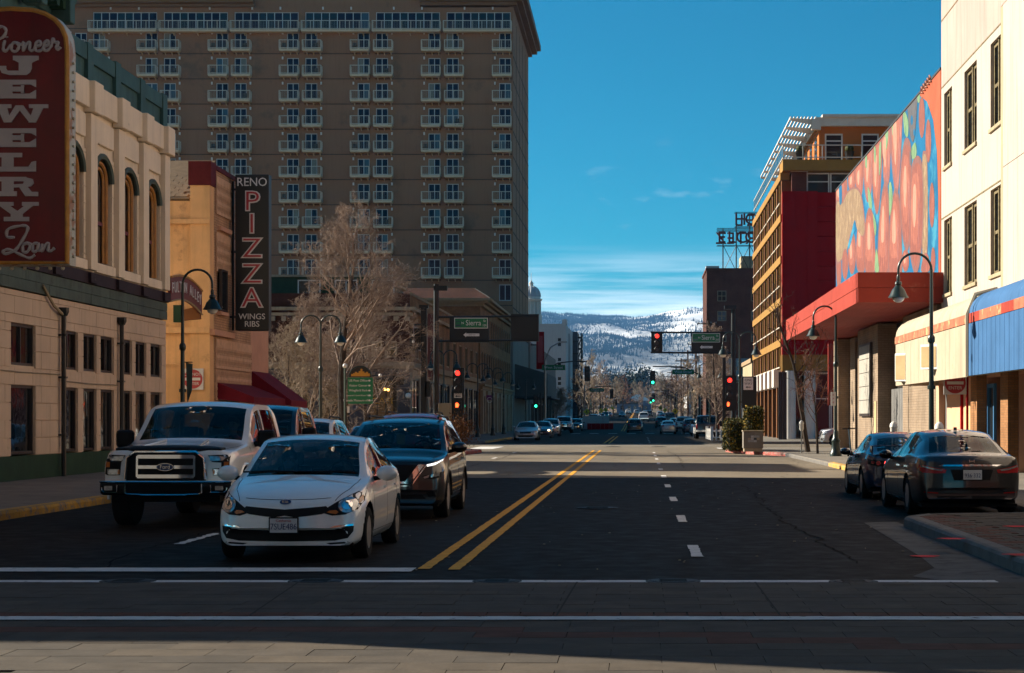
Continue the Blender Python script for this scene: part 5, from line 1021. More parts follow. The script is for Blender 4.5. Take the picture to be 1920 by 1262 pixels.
def white_block():
    Y = 384.0; t = thing('white_block', 'plain pale grey building with pairs of small dark windows', 'building', (-18, 400, 0)); X0, X1 = -24, wx(1061, Y); zt = wz(607, Y)
    ops = [(wx(1046, Y), wx(1052, Y), wz(p+h, Y), wz(p, Y)) for p in (634, 671, 707, 744) for h in (6,)] + [(wx(1046, Y), wx(1052, Y), wz(p+15, Y), wz(p+9, Y)) for p in (634, 671, 707, 744)]
    open_wall(MB(), 'y', Y, .3, X0, X1, 0, zt, ops).build('front_wall', 'grey_wall', t); box(X0, X1-.02, Y+.3, Y+38, 0, zt-.2).build('core', 'interior_dark', t)
    for o in ops: win(t, 'y', Y, *o, 'black', 'glass', (1,), .1, .06, -1)
    box(X1-.01, X1+.02, Y+.3, Y+38, 0, zt-.1).build('side_wall', 'grey_wall', t); box(wx(1054, Y), X1+.1, Y-.05, Y+6, zt, zt+.9).build('parapet_block', 'grey_wall', t)
    box(X1+.0, X1+.5, Y+12, Y+20, 0, zt-1.5).build('side_fin', 'grey_wall', t)
    d = thing('glass_block', 'dark blue glass building beside the pale grey block', 'building', (-14, 445, 0)); Yd = 425.0
    box(-20, wx(1083, Yd), Yd, Yd+35, 0, wz(622, Yd)).build('body', 'navy', d)
    for k in range(7): box(-20, wx(1083, Yd)+.15, Yd-.1, Yd+35.1, 2.8*k+2.4, 2.8*k+2.7).build('floor_band', 'black', d)
    s = thing('steel_frame', 'dark open steel stair frame on the end of the glass building', 'frame', (-12.5, 430, 0)); xa, xb = wx(1080, Yd), wx(1090, Yd)
    for x in (xa+.3, xb):
        for y in (Yd+2, Yd+6): box(x-.18, x+.18, y-.18, y+.18, 0, wz(624, Yd)).build('post', 'black_metal', s)
    for k in range(8): box(xa, xb+.2, Yd+1.8, Yd+6.2, 2.6*k+2, 2.6*k+2.35).build('landing', 'black_metal', s)
    for k in range(7): MB().tube([(xa+.2, Yd+2, 2.6*k+2.2), (xb, Yd+2, 2.6*k+4.7)], .12, 4).build('stair_flight', 'black_metal', s)
    r = thing('red_neon_sign', 'red vertical neon sign on a building beyond the tower', 'sign', (-13.6, 262, 7)); box(-14.6, -13.5, 262, 262.5, wz(692, 262), wz(622, 262)).build('sign_box', 'panel_red', r); box(-14.4, -13.7, 261.9, 262, wz(680, 262), wz(630, 262)).build('sign_face', 'neon_red', r); box(-15.6, -14.6, 262.1, 262.4, 12, 12.2).build('bracket', 'black_metal', r)
    b = thing('casino_building', 'low brown casino frontage beyond the tower', 'building', (-20, 290, 0)); box(-40, -15.4, 260, 340, 0, 12.5).build('body', 'tower_low', b)
    for k in range(8): win(b, 'x', -15.4, 263+9*k, 269+9*k, .3, 4, 'black', 'glass', (2,), -.02, .2, 1)
    box(-15.4, -14.6, 260, 340, 4.6, 5.4).build('fascia', 'canopy_grey', b)
    for k, (x0, x1, y0, y1, h, m_, lab) in enumerate([(10.7, 40, 176, 196, 7, 'stucco_tan', 'low tan shop between the apartment block and the brick hotel'), (10.7, 30, 330, 380, 6, 'brick_red', 'low brick shop beyond the brick hotel'), (-40, -17, 470, 540, 7, 'brick_orange', 'low orange brick building far along the left side'), (12, 40, 420, 500, 6, 'grey_wall', 'low grey building far along the right side'), (-45, -17, 580, 660, 6, 'stucco_tan', 'small tan building at the far left end of the street')]):
        o = thing('shop_building', lab, 'building', ((x0+x1)/2, (y0+y1)/2, g(y0))); z = g(y0)
        box(x0, x1, y0, y1, -.1, z+h).build('wall', m_, o); box(x0-.15, x1+.15, y0-.15, y1+.15, z+h, z+h+.4).build('parapet', 'stone_tan', o)
        xs = x0 if x0 > 0 else x1; sg = -1 if x0 > 0 else 1
        for j in range(4): win(o, 'x', xs, y0+2+(y1-y0-4)*j/4, y0+1+(y1-y0-4)*(j+1)/4, z+.6, z+3, 'white_metal', 'glass', (1,), -.03, .12, sg)
        for j in range(4): win(o, 'y', y0, x0+2+4.2*j, x0+4.6+4.2*j, z+.8, z+3, 'white_metal', 'glass', (1,), -.03, .12, -1)
white_block()

# unseen blocks added behind the camera to cut sky light over the street
for (x0, x1, y0, y1, h, m_, lab) in ((-62, -16, -52, -14, 46, 'tower_low', 'tall unseen block added behind the viewer on the left to cut sky light'), (11.5, 60, -60, -12, 52, 'brick_hotel', 'tall unseen block added behind the viewer on the right to cut sky light')):
    o = thing('sky_blocker', lab, 'building', ((x0+x1)/2, (y0+y1)/2, 0)); box(x0, x1, y0, y1, 0, h).build('wall', m_, o); box(x0-.4, x1+.4, y0-.4, y1+.4, h, h+1).build('cornice', 'stone', o)
    for r_ in range(10):
        for k in range(8): win(o, 'y', y1, x0+2+k*(x1-x0-4)/8, x0+2+(k+.6)*(x1-x0-4)/8, 5+r_*4, 7.4+r_*4, 'white_metal', 'glass', (1,), -.05, .15, 1)
# ================================================================== street furniture
def arc(x0, z0, r, a0, a1, n, y=0, sg=1): return [(x0 + sg*r*math.cos(a0+(a1-a0)*k/n), y, z0 + r*math.sin(a0+(a1-a0)*k/n)) for k in range(n+1)]
def shade(parent, x, z):
    o = MB().lathe([(.03, z+.62), (.05, z+.55), (.045, z+.45), (.09, z+.42), (.10, z+.36), (.075, z+.33), (.13, z+.26), (.18, z+.20), (.24, z+.06), (.285, z), (.27, z-.01), (.05, z+.05)], (x, 0, 0), 20).build('lamp_shade', 'lamp_green', parent, 35)
    MB().sphere((x, 0, z+.0), .17, 8, (1, 1, .85)).build('globe', 'white_lens', o, 60)
def lamp_proto(arms, h=6.0, r=.45):
    t = thing('street_lamp', 'x', 'street lamp')
    MB().lathe([(.24, .0), (.24, .12), (.19, .2), (.16, .55), (.19, .62), (.12, .72), (.10, .95), (.075, 1.05)], n=14).build('base', 'lamp_green', t, 35)
    m_ = MB(); m_.tube([(0, 0, 1.0), (0, 0, 3.6)], [.075, .062], 12); m_.lathe([(.065, 3.55), (.10, 3.6), (.10, 3.72), (.065, 3.78)], n=12); m_.tube([(0, 0, 3.7), (0, 0, h-r)], [.055, .042], 12); m_.build('pole', 'lamp_green', t, 40)
    MB().lathe([(.11, 2.3), (.11, 2.4)], n=10).build('collar', 'lamp_green', t)
    for sg in arms:
        MB().tube([(0, 0, h-r-.1)] + [(sg*(r - r*math.cos(math.pi*k/14)), 0, h-r+r*math.sin(math.pi*k/14)) for k in range(15)] + [(sg*2*r, 0, h-r-.12)], .036, 10).build('arm', 'lamp_green', t, 40)
        shade(t, sg*2*r, h-r-.75)
    return t
LR, LL, LD = lamp_proto((1,)), lamp_proto((-1,)), lamp_proto((1, -1), 6.0, .43)
used = set()
def lamp(proto, loc, label, group='street lamps'):
    o = proto if id(proto) not in used else copy_tree(proto); used.add(id(proto))
    o.location = loc; tag(o, label, 'street lamp', group); return o
l1 = lamp(LR, (-13.8, 55.9, .15), 'single-arm green street lamp in front of the peach wall with a small banner')
lamp(LL, (7.95, 50.4, .15), 'single-arm street lamp in front of the cream canopy on the right'); lamp(LL, (7.85, 74, .15), 'single-arm street lamp under the red theatre canopy')
lamp(LD, (-13.9, 80.7, .15), 'two-armed street lamp beside the big bare tree')
for x, y, lab in ((-12.9, 122, 'two-armed street lamp at the corner in front of the cafe'), (-13.2, 151, 'two-armed street lamp along the cafe side wall'), (-13.0, 164, 'two-armed street lamp at the far end of the cafe'), (-13.2, 180, 'two-armed street lamp before the orange brick block'), (-12.4, 202, 'two-armed street lamp near the purple banner end of the brick block'), (5.2, 96, 'two-armed street lamp beside the clipped hedge on the right corner'), (5.75, 151, 'two-armed street lamp by the bare tree and white fence')): lamp(LD, (x, y, .15), lab)
bn = thing('lamp_banner', 'small torn green and white banner on the left street lamp', 'banner', (-13.6, 55.9, 2.3)); MB().prism([(-13.70, 55.9, 3.35), (-13.50, 55.9, 3.3), (-13.52, 55.9, 2.5), (-13.66, 55.9, 2.1)], (0, .02, 0)).build('cloth', 'green_grey', bn); box(-13.8, -13.5, 55.88, 55.94, 3.34, 3.37).build('rod', 'black_metal', bn)
pb = thing('purple_banner', 'purple banner with ring emblem on the brick block front', 'banner', (-13.2, 182, 3.5)); box(wx(912, 182), wx(925, 182), 182, 182.05, wz(765, 182)+.8, wz(741, 182)).build('cloth', 'sign_purple', pb); MB().tube([(wx(918, 182)+.25*math.cos(a*.5), 181.98, wz(750, 182)+.25*math.sin(a*.5)) for a in range(14)], .03, 4).build('emblem', 'letter_white', pb); box(-13.4, -13.2, 182, 182.06, wz(741, 182), wz(740, 182)).build('rod', 'black_metal', pb)
# --- traffic signals
def head(parent, x, y, z, lit, n=3, s=.32, hand=False, back=True, horiz=False):
    """three-lens signal head facing the camera; z = top"""
    o = box(x-s*.62, x+s*.62, y, y+.22, z-n*s*1.12, z).build('signal_head', 'black', parent)
    for k in range(n):
        zc = z - s*1.12*(k+.5); mt = {('red', 0): 'light_red', ('green', 2): 'light_green'}.get((lit, k), 'lens_off')
        MB().lathe([(s*.36, -.02), (s*.36, .01)], (x, y, zc), 16, 'y').build('lens', mt, o)
        mv = MB(); mv.tube([(x+s*.40*math.cos(a), y-.1, zc+s*.40*math.sin(a)) for a in [R(-20)+k2*R(220)/8 for k2 in range(9)]], .03, 4); mv.build('visor', 'black', o)
    return o
def hand(parent, x, y, z, s=.32):
    o = box(x-s*.62, x+s*.62, y, y+.2, z-s*1.2, z).build('walk_signal', 'black', parent); h = MB()
    h.box(x-.07, x+.07, y-.02, y-.005, z-s*.95, z-s*.5)
    for k in range(4): h.box(x-.07+k*.037, x-.043+k*.037, y-.02, y-.005, z-s*.52, z-s*(.30 if k in (1, 2) else .36))
    h.prism([(x+.07, y-.02, z-s*.8), (x+.12, y-.02, z-s*.58), (x+.09, y-.02, z-s*.55), (x+.06, y-.02, z-s*.68)], (0, .012, 0)); h.build('hand_symbol', 'light_orange', o)
def street_sign(parent, x0, x1, z0, z1, y, num, txt='Sierra'):
    o = box(x0, x1, y, y+.03, z0, z1).build('street_name_sign', 'letter_white', parent); e = .035
    box(x0+e, x1-e, y-.008, y, z0+e, z1-e).build('green_field', 'sign_green', o); w_ = x1-x0; h = z1-z0
    text(txt, h*.72, (x0+w_*.57, y-.012, (z0+z1)/2), 'letter_white', o, ext=.004, sx=.85)
    text('N', h*.32, (x0+w_*.25, y-.012, (z0+z1)/2), 'letter_white', o, ext=.004); text('St', h*.30, (x1-w_*.10, y-.012, z1-h*.30), 'letter_white', o, ext=.004); text(num, h*.30, (x1-w_*.10, y-.012, z0+h*.28), 'letter_white', o, ext=.004, sx=.9)
    a = MB(); cx = x0+w_*.12; a.tube([(cx+h*.24*math.cos(k*.35), y-.012, (z0+z1)/2+h*.18*math.sin(k*.35)) for k in range(10)], h*.03, 4); a.box(cx-h*.25, cx+h*.25, y-.014, y-.008, z0+h*.22, z0+h*.36); a.build('emblem', 'curtain', o)
def one_way_arrow(parent, x0, x1, z, y, h):
    pts = [(x0, z), (x0+h*.7, z+h*.6), (x0+h*.7, z+h*.34), (x1, z+h*.34), (x1, z-h*.34), (x0+h*.7, z-h*.34), (x0+h*.7, z-h*.6)]
    o = MB().prism([(a, y, b) for a, b in pts], (0, .01, 0)).build('one_way_arrow', 'letter_white', parent); text('ONE WAY', h*.40, ((x0+x1)/2+h*.25, y-.004, z), 'black', o, ext=.003, sx=.95)
def left_mast():
    Y = 92.0; X = wx(818, Y); t = thing('signal_mast', 'black mast arm with green Sierra street sign and blank black panel on the left', 'traffic signal', (X, Y, .15), 'signal masts')
    MB().tube([(X, Y, .1), (X, Y, wz(533, Y))], [.16, .13], 12).build('pole', 'black', t, 40); box(X-.12, X+.55, Y-.12, Y+.12, wz(545, Y), wz(536, Y)).build('pole_head', 'black', t)
    for py in (595, 640): MB().tube([(X, Y, wz(py, Y)), (wx(1008, Y), Y, wz(py-2, Y))], .055, 8).build('arm', 'black', t, 40)
    box(wx(843, Y), wx(917, Y), Y-.03, Y+.12, wz(642, Y), wz(593, Y)).build('sign_panel', 'black', t); box(wx(958, Y), wx(1010, Y), Y-.03, Y+.25, wz(640, Y), wz(589, Y)).build('back_panel', 'black', t)
    street_sign(t, wx(852, Y), wx(915, Y), wz(616, Y), wz(596, Y), Y-.08, '100'); one_way_arrow(t, wx(869, Y), wx(899, Y), wz(628, Y), Y-.06, .2)
    Yb = 93.0; q = thing('signal_post', 'black signal post with red light, one way plate and red hand on the left corner', 'traffic signal', (wx(858, Yb), Yb, .15), 'signal posts'); x = wx(859, Yb)
    box(wx(849, Yb), wx(870, Yb), Yb-.02, Yb+.3, wz(776, Yb), wz(690, Yb)).build('backplate', 'black', q); box(wx(852, Yb), wx(868, Yb), Yb, Yb+.25, .15, wz(776, Yb)).build('post', 'black', q)
    head(q, x, Yb-.2, wz(692, Yb), 'red', 3, .36)
    box(x-.2, x+.2, Yb-.06, Yb-.03, wz(746, Yb), wz(730, Yb)).build('one_way_plate', 'letter_white', q); text('ONE', .15, (x, Yb-.07, wz(733.5, Yb)), 'black', q, ext=.004); text('WAY', .15, (x, Yb-.07, wz(738, Yb)), 'black', q, ext=.004); one_way_small(q, x, wz(743, Yb), Yb-.07)
    hand(q, x-.05, Yb-.12, wz(751, Yb), .36)
    Ys = 90.0; s = thing('side_signal_post', 'black pole with a side-facing signal head and glass panel left of the mast', 'traffic signal', (wx(795, Ys), Ys, .15)); xs = wx(795, Ys)
    box(xs-.14, xs+.14, Ys-.1, Ys+.1, .15, wz(578, Ys)).build('pole', 'black', s); box(xs-.22, xs+.22, Ys-.15, Ys+.15, wz(578, Ys), wz(572, Ys)).build('cap', 'black', s)
    box(wx(770, Ys), wx(789, Ys), Ys-.2, Ys+.1, wz(656, Ys), wz(616, Ys)).build('signal_head', 'black', s)
    for k in range(2): MB().sphere((wx(776, Ys), Ys-.22, wz(629+12*k, Ys)), .07, 6).build('lens', 'white_lens', s)
    MB().prism([(wx(776, Ys), Ys-.25, wz(611, Ys)), (wx(799, Ys), Ys+.6, wz(623, Ys)), (wx(799, Ys), Ys+.6, wz(664, Ys)), (wx(776, Ys), Ys-.25, wz(653, Ys))], (0, .05, 0)).build('side_panel', 'grey_metal', s)
    box(wx(797, Ys), wx(807, Ys), Ys-.1, Ys+.2, wz(744, Ys), wz(715, Ys)).build('lower_head', 'black', s)
    for yy2, pp, hh in ((89.0, 740, 2.9),): 
        r_ = thing('bollard_post', 'thick short black post in front of the cafe window', 'post', (wx(pp, 100), 97, .15)); box(wx(737, 97), wx(744, 97), 97, 97.2, .15, wz(700, 97)).build('post', 'black', r_); box(wx(744, 97), wx(758, 97), 97.0, 97.2, wz(722, 97), wz(706, 97)).build('small_head', 'black', r_)
    c = thing('control_cabinet', 'beige metal signal control cabinet with a grey box at the corner', 'cabinet', (wx(832, 91), 91, .15)); box(wx(822, 91), wx(845, 91), 91, 91.5, .15, wz(756, 91)).build('cabinet', 'stucco_tan', c, bevel=.02); box(wx(806, 91), wx(822, 91), 91.05, 91.4, .15, wz(775, 91)).build('small_cabinet', 'white_metal', c, bevel=.02)
    box(wx(823, 91)+.05, wx(844, 91)-.05, 90.985, 91, .4, wz(758, 91)).build('door', 'stucco_tan', c)
def one_way_small(q, x, z, y): MB().prism([(x-.15, y, z), (x-.05, y, z+.06), (x-.05, y, z+.02), (x+.14, y, z+.02), (x+.14, y, z-.02), (x-.05, y, z-.02), (x-.05, y, z-.06)], (0, .006, 0)).build('arrow', 'black', q)
left_mast()
def right_mast():
    Y = 125.0; X = wx(1375, Y); t = thing('signal_mast', 'black mast arm with red light and green Sierra street sign on the right', 'traffic signal', (X, Y, .15), 'signal masts')
    MB().tube([(X, Y, .1), (X, Y, wz(574, Y))], [.2, .15], 12).build('pole', 'black', t, 40); box(wx(1358, Y), wx(1380, Y), Y-.25, Y+.25, wz(580, Y), wz(573, Y)).build('luminaire', 'black', t)
    for py in (623, 661): MB().tube([(wx(1220, Y), Y, wz(py, Y)), (X, Y, wz(py+1, Y))], .06, 8).build('arm', 'black', t, 40)
    box(wx(1221, Y), wx(1242, Y), Y-.04, Y+.15, wz(661, Y), wz(622, Y)).build('backplate', 'black', t); head(t, wx(1232, Y), Y-.26, wz(624, Y), 'red', 3, .40)
    box(wx(1296, Y), wx(1357, Y), Y-.03, Y+.12, wz(663, Y), wz(622, Y)).build('sign_panel', 'black', t); street_sign(t, wx(1298, Y), wx(1350, Y), wz(642, Y), wz(625, Y), Y-.08, '200'); one_way_arrow(t, wx(1312, Y), wx(1336, Y), wz(651, Y), Y-.06, .22)
    Yb = 123.5; x = wx(1368, Yb); q = thing('signal_post', 'black signal post with red light and orange hand on the right corner', 'traffic signal', (x, Yb, .15), 'signal posts')
    box(wx(1355, Yb), wx(1381, Yb), Yb, Yb+.3, wz(770, Yb), wz(704, Yb)).build('backplate', 'black', q); box(wx(1355, Yb), wx(1361, Yb), Yb+.05, Yb+.3, .15, wz(670, Yb)).build('post', 'black', q); head(q, x, Yb-.2, wz(706, Yb), 'red', 3, .44); hand(q, x-.1, Yb-.12, wz(750, Yb), .44)
    Yc = 100.0; o = thing('one_way_sign', 'white ONE WAY sign on a big black panel at the right corner', 'sign', (wx(1404, Yc), Yc, .15)); box(wx(1391, Yc), wx(1419, Yc), Yc, Yc+.25, wz(765, Yc), wz(706, Yc)).build('back_panel', 'black', o)
    xa, xb = wx(1394, Yc), wx(1412, Yc); box(xa, xb, Yc-.04, Yc-.01, wz(731, Yc), wz(708, Yc)).build('plate', 'letter_white', o); xm = (xa+xb)/2
    text('ONE', .19, (xm, Yc-.045, wz(713, Yc)), 'black', o, ext=.004); text('WAY', .19, (xm, Yc-.045, wz(719.5, Yc)), 'black', o, ext=.004); one_way_small(o, xm, wz(726, Yc), Yc-.046); box(xm-.06, xm+.06, Yc+.05, Yc+.17, .15, wz(765, Yc)).build('post', 'black_metal', o)
right_mast()
# a mast on the near left corner, out of the frame, whose arms shade the sunlit paving
nm = thing('corner_mast', 'signal mast on the near left corner beyond the edge of the view', 'traffic signal', (-12.6, 17.7, 0)); MB().tube([(-12.6, 17.7, 0), (-12.6, 17.7, 8.2)], [.18, .12], 10).build('pole', 'black', nm, 40)
for z, x1 in ((6.95, 1.0), (7.7, -4.0)): MB().tube([(-12.6, 17.7, z), (x1, 17.5, z+.1)], [.10, .05], 8).build('arm', 'black', nm, 40)
def far_signal(px, py, Y, xpole, lit, lab, sign=None, lum=False):
    t = thing('far_signal', lab, 'traffic signal', (xpole, Y, g(Y)), 'signals down the street'); z = wz(py, Y); x = wx(px, Y)
    MB().tube([(xpole, Y, g(Y)), (xpole, Y, z+1.2)], .13, 8).build('pole', 'grey_metal' if lum else 'black_metal', t, 40)
    MB().tube([(xpole, Y, z+.0), (xpole+(x-xpole)*.3, Y, z+.85), (xpole+(x-xpole)*.65, Y, z+1.05), (x, Y, z+1.0)], .08, 6).build('arm', 'black_metal', t, 40)
    head(t, x, Y-.1, z+.5, lit, 3, .5)
    if lum: MB().tube([(xpole, Y, z+1.2), (xpole+(x-xpole)*.12, Y, z+2.6), (xpole+(x-xpole)*.35, Y, z+3.2)], .07, 6).build('luminaire_arm', 'grey_metal', t, 40); box(*sorted((xpole+(x-xpole)*.33, xpole+(x-xpole)*.52)), Y-.2, Y+.2, z+3.15, z+3.3).build('luminaire', 'grey_metal', t)
    if sign:
        xs = xpole + (x-xpole)*sign[1]; box(xs-1.3, xs+1.3, Y-.1, Y-.05, z+.05, z+.65).build('street_name_sign', 'sign_green', t); text(sign[0], .42, (xs, Y-.12, z+.35), 'letter_white', t, ext=.01)
far_signal(1101, 695, 208, -10.6, 'off', 'dark hanging signal on a curved arm at the next crossing left', ('West Street', .2), True)
far_signal(1224, 703, 222, 7.2, 'green', 'green signal on a curved arm at the next crossing right', ('West Street', .35))
far_signal(1147, 735, 330, -9.8, 'off', 'smaller dark signal two crossings away on the left', ('Arlington Av', .45), True); far_signal(1225, 742, 345, 7.0, 'green', 'smaller green signal two crossings away on the right')
far_signal(1155, 752, 500, -10, 'off', 'tiny far dark signal at the end of the street on the left'); far_signal(1220, 748, 480, 8, 'green', 'tiny far green signal at the end of the street')
s5 = thing('post_signal', 'green signal on a post beside the tower marquee', 'traffic signal', (-11.0, 206, .15)); box(-11.1, -10.9, 206, 206.2, .15, wz(736, 206)).build('post', 'black_metal', s5); head(s5, wx(1005, 206), 205.8, wz(740, 206), 'green', 3, .45)
# --- wayfinding sign
def wayfinder():
    Y = 85.0; t = thing('wayfinding_sign', 'green visitor direction sign with white lines and arched orange emblem', 'sign', (wx(648, Y), Y, .15)); x0, x1 = wx(652, Y), wx(699, Y); z0, z1 = wz(757, Y), wz(708, Y)
    MB().tube([(wx(647, Y), Y, .1), (wx(647, Y), Y, wz(690, Y))], .05, 10).build('post', 'green_grey', t, 40); MB().sphere((wx(647, Y), Y, wz(686, Y)), .11, 10).build('finial', 'white_lens', t, 60)
    box(x0, x1, Y, Y+.05, z0, z1).build('board', 'sign_green', t)
    cx = (x0+x1)/2; r_ = (x1-x0)/2-.06; MB().prism([(cx+r_*math.cos(math.pi*k/14), Y+.02, z1+.02+.48*math.sin(math.pi*k/14)) for k in range(15)], (0, .04, 0)).build('arch_panel', 'black_metal', t)
    MB().tube([(cx+r_*math.cos(math.pi*k/14), Y, z1+.02+.50*math.sin(math.pi*k/14)) for k in range(15)], .035, 6).build('arch_rim', 'lamp_green', t)
    sk = MB(); xx = x0+.16
    for h in (.06, .10, .16, .12, .20, .30, .18, .12, .16, .09): sk.box(xx, xx+.082, Y+.0, Y+.018, z1+.06, z1+.10+h); xx += .086
    sk.build('skyline_emblem', 'orange_art', t); MB().tube([(x1-.1, Y, z1+.1), (wx(711, Y), Y, z1+.1)], .025, 6).build('side_arm', 'black_metal', t); MB().sphere((wx(713, Y), Y, z1+.1), .08, 8).build('finial', 'white_lens', t, 60)
    for k, s_ in enumerate(('US Post Office', 'Visitor Center', 'Wingfield Park', 'Raymond I. Smith River Walk', 'Nevada Museum of Art')):
        z = z1 - .14 - k*(z1-z0-.2)/4.4; text(s_, .145 if k != 3 else .10, (x0+.48, Y-.006, z), 'letter_white', t, ext=.004, name='sign_line')
        MB().prism([(x1-.09, Y-.008, z), (x1-.16, Y-.008, z+.05), (x1-.23, Y-.008, z), (x1-.16, Y-.008, z-.05)], (0, .006, 0)).build('arrow', 'letter_white', t)
    box(wx(651, Y), wx(655, Y), Y+.02, Y+.04, wz(774, Y), wz(762, Y)).build('small_plate', 'letter_white', t)
wayfinder()
# --- right corner: utility box, shrubs, meters, scooter, fence
def leaves(mb, fn, n, size):
    """n small tilted leaf faces inside the volume given by fn()"""
    for _ in range(n):
        p = Vector(fn()); a, b = Vector((rnd.gauss(0, 1), rnd.gauss(0, 1), rnd.gauss(0, 1))).normalized(), Vector((rnd.gauss(0, 1), rnd.gauss(0, 1), rnd.gauss(0, 1)))
        b = (b - a*a.dot(b)).normalized(); s_ = size*rnd.uniform(.6, 1.4); mb.add([p-a*s_, p+b*s_*.55, p+a*s_, p-b*s_*.55], [(0, 1, 2, 3)])
def hedge_box(t, x0, x1, y0, y1, z0, z1, n, mts=('hedge_leaf', 'hedge_gold')):
    box(x0+.12, x1-.12, y0+.12, y1-.12, z0, z1-.12).build('stems', 'interior_dark', t)
    for i, m_ in enumerate(mts):
        mb = MB()
        def f():
            p = [rnd.uniform(x0, x1), rnd.uniform(y0, y1), rnd.uniform(z0, z1)]; k = rnd.choice([0, 0, 1, 1, 2]); lo, hi = ((x0, x1), (y0, y1), (z0, z1))[k]
            p[k] = (lo if k < 2 and rnd.random() < .5 else hi) + rnd.gauss(0, .05); return p
        leaves(mb, f, n if i == 0 else n//3, .05); mb.build('foliage', m_, t)
ub = thing('utility_box', 'pale concrete utility box with mosaic squares at the right corner', 'utility box', (5.25, 84.5, .15)); bx0, bx1 = wx(1394, 84), wx(1431, 84)
box(bx0, bx1, 84, 84.9, .3, wz(809, 84)).build('body', 'concrete', ub, bevel=.02); box(bx0+.04, bx1-.04, 84.03, 84.87, .15, .3).build('plinth', 'stone', ub); box(bx0-.03, bx1+.03, 83.97, 84.93, wz(809, 84), wz(807, 84)).build('lid', 'stucco_tan', ub)
for i in range(4):
    for j in range(3):
        if (i, j) not in ((3, 0), (0, 2)): piece('mosaic_tile', rnd.choice(['grey_metal', 'stone', 'navy', 'grey_wall']), ub, bx0+.2+i*.135, bx0+.325+i*.135, 83.985, 84.01, .58+j*.105, .675+j*.105)
sh = thing('clipped_shrub', 'square clipped green shrub above the utility box', 'shrub', (5.2, 85.8, .15), 'corner shrubs'); hedge_box(sh, wx(1397, 86), wx(1427, 86), 85.2, 86.1, wz(812, 86), wz(766, 86), 2600)
hg = thing('low_hedge', 'yellow-green hedge spilling beside the lamp post at the right corner', 'hedge', (4.5, 87, .15), 'corner shrubs'); hedge_box(hg, wx(1361, 88), wx(1398, 88), 86.5, 90.5, .15, wz(788, 88), 3600)
fb = thing('dry_shrub', 'dry brown leafy shrub on the left corner', 'shrub', (wx(860, 86), 86, .15))
mb = MB(); mc = Vector((wx(862, 86), 86, 1.05)); leaves(mb, lambda: mc + Vector((rnd.gauss(0, .30), rnd.gauss(0, .3), rnd.gauss(0, .38))), 1800, .05); mb.build('foliage', 'hedge_dry', fb)
mb = MB()
for k in range(9): mb.tube([(mc.x, 86, .15), mc + Vector((rnd.uniform(-.4, .4), rnd.uniform(-.3, .3), rnd.uniform(0, .6)))], [.02, .006], 4)
mb.build('stems', 'twig', fb)
fe = thing('white_fence', 'short white picket fence round the tree bed on the right', 'fence', (5.6, 140, .15)); Yf = 128.0
for a, b in (((5.0, 128.0), (5.0, 137)), ((5.0, 128.0), (6.6, 128.0))):
    a, b = Vector(a), Vector(b); L_ = (b-a).length; n = int(L_/.28)
    for k in range(n+1): p = a + (b-a)*k/n; piece('picket', 'white_paint', fe, p.x-.04, p.x+.04, p.y-.04, p.y+.04, .15, .95)
    for z in (.35, .8): MB().tube([(a.x, a.y, z), (b.x, b.y, z)], .04, 4).build('rail', 'white_paint', fe)
for p in ((5.0, 128.0), (6.6, 128.0), (5.0, 137.0)): box(p[0]-.09, p[0]+.09, p[1]-.09, p[1]+.09, .15, 1.1).build('post', 'white_paint', fe)
def meter(x, y, lab):
    t = thing('parking_meter', lab, 'parking meter', (x, y, .15), 'parking meters'); MB().tube([(x, y, .15), (x, y, 1.15)], .03, 8).build('post', 'grey_metal', t, 40)
    MB().lathe([(.06, 1.12), (.095, 1.2), (.095, 1.4), (.11, 1.42), (.10, 1.5), (.05, 1.56), (.01, 1.58)], (x, y, 0), 12).build('head', 'white_metal', t, 40)
meter(7.05, 80.5, 'parking meter beside the leaning street tree'); meter(6.95, 50.6, 'parking meter behind the blue coupe'); meter(6.9, 42.6, 'parking meter behind the dark sedan')
sc_ = thing('electric_scooter', 'electric scooter parked by the lamp base under the theatre canopy', 'scooter', (8.3, 73, .15)); X = 8.3
MB().tube([(X, 72.6, .3), (X-.12, 72.3, 1.25)], .035, 8).build('steering_column', 'curtain', sc_, 40); MB().tube([(X-.38, 72.28, 1.25), (X+.14, 72.3, 1.27)], .025, 6).build('handlebar', 'black', sc_); box(X-.08, X+.08, 72.6, 73.5, .28, .34).build('deck', 'black', sc_)
for y in (72.5, 73.6): MB().lathe([(.02, -.03), (.12, -.03), (.12, .03), (.02, .03)], (X, y, .27), 14, 'x').build('wheel', 'rubber', sc_)
pl = thing('parking_sign', 'small red and white parking plate on the lamp post under the canopy', 'sign', (7.7, 73.7, 2.5)); box(wx(1558, 73.8), wx(1567, 73.8), 73.8, 73.83, wz(761, 73.8), wz(735, 73.8)).build('plate', 'letter_white', pl)
for k in range(3): text(('NO', 'PARK', 'ING')[k] if False else 'P', .11, (wx(1562.5, 73.8), 73.79, wz(741+k*7, 73.8)), 'letter_red', pl, ext=.003)
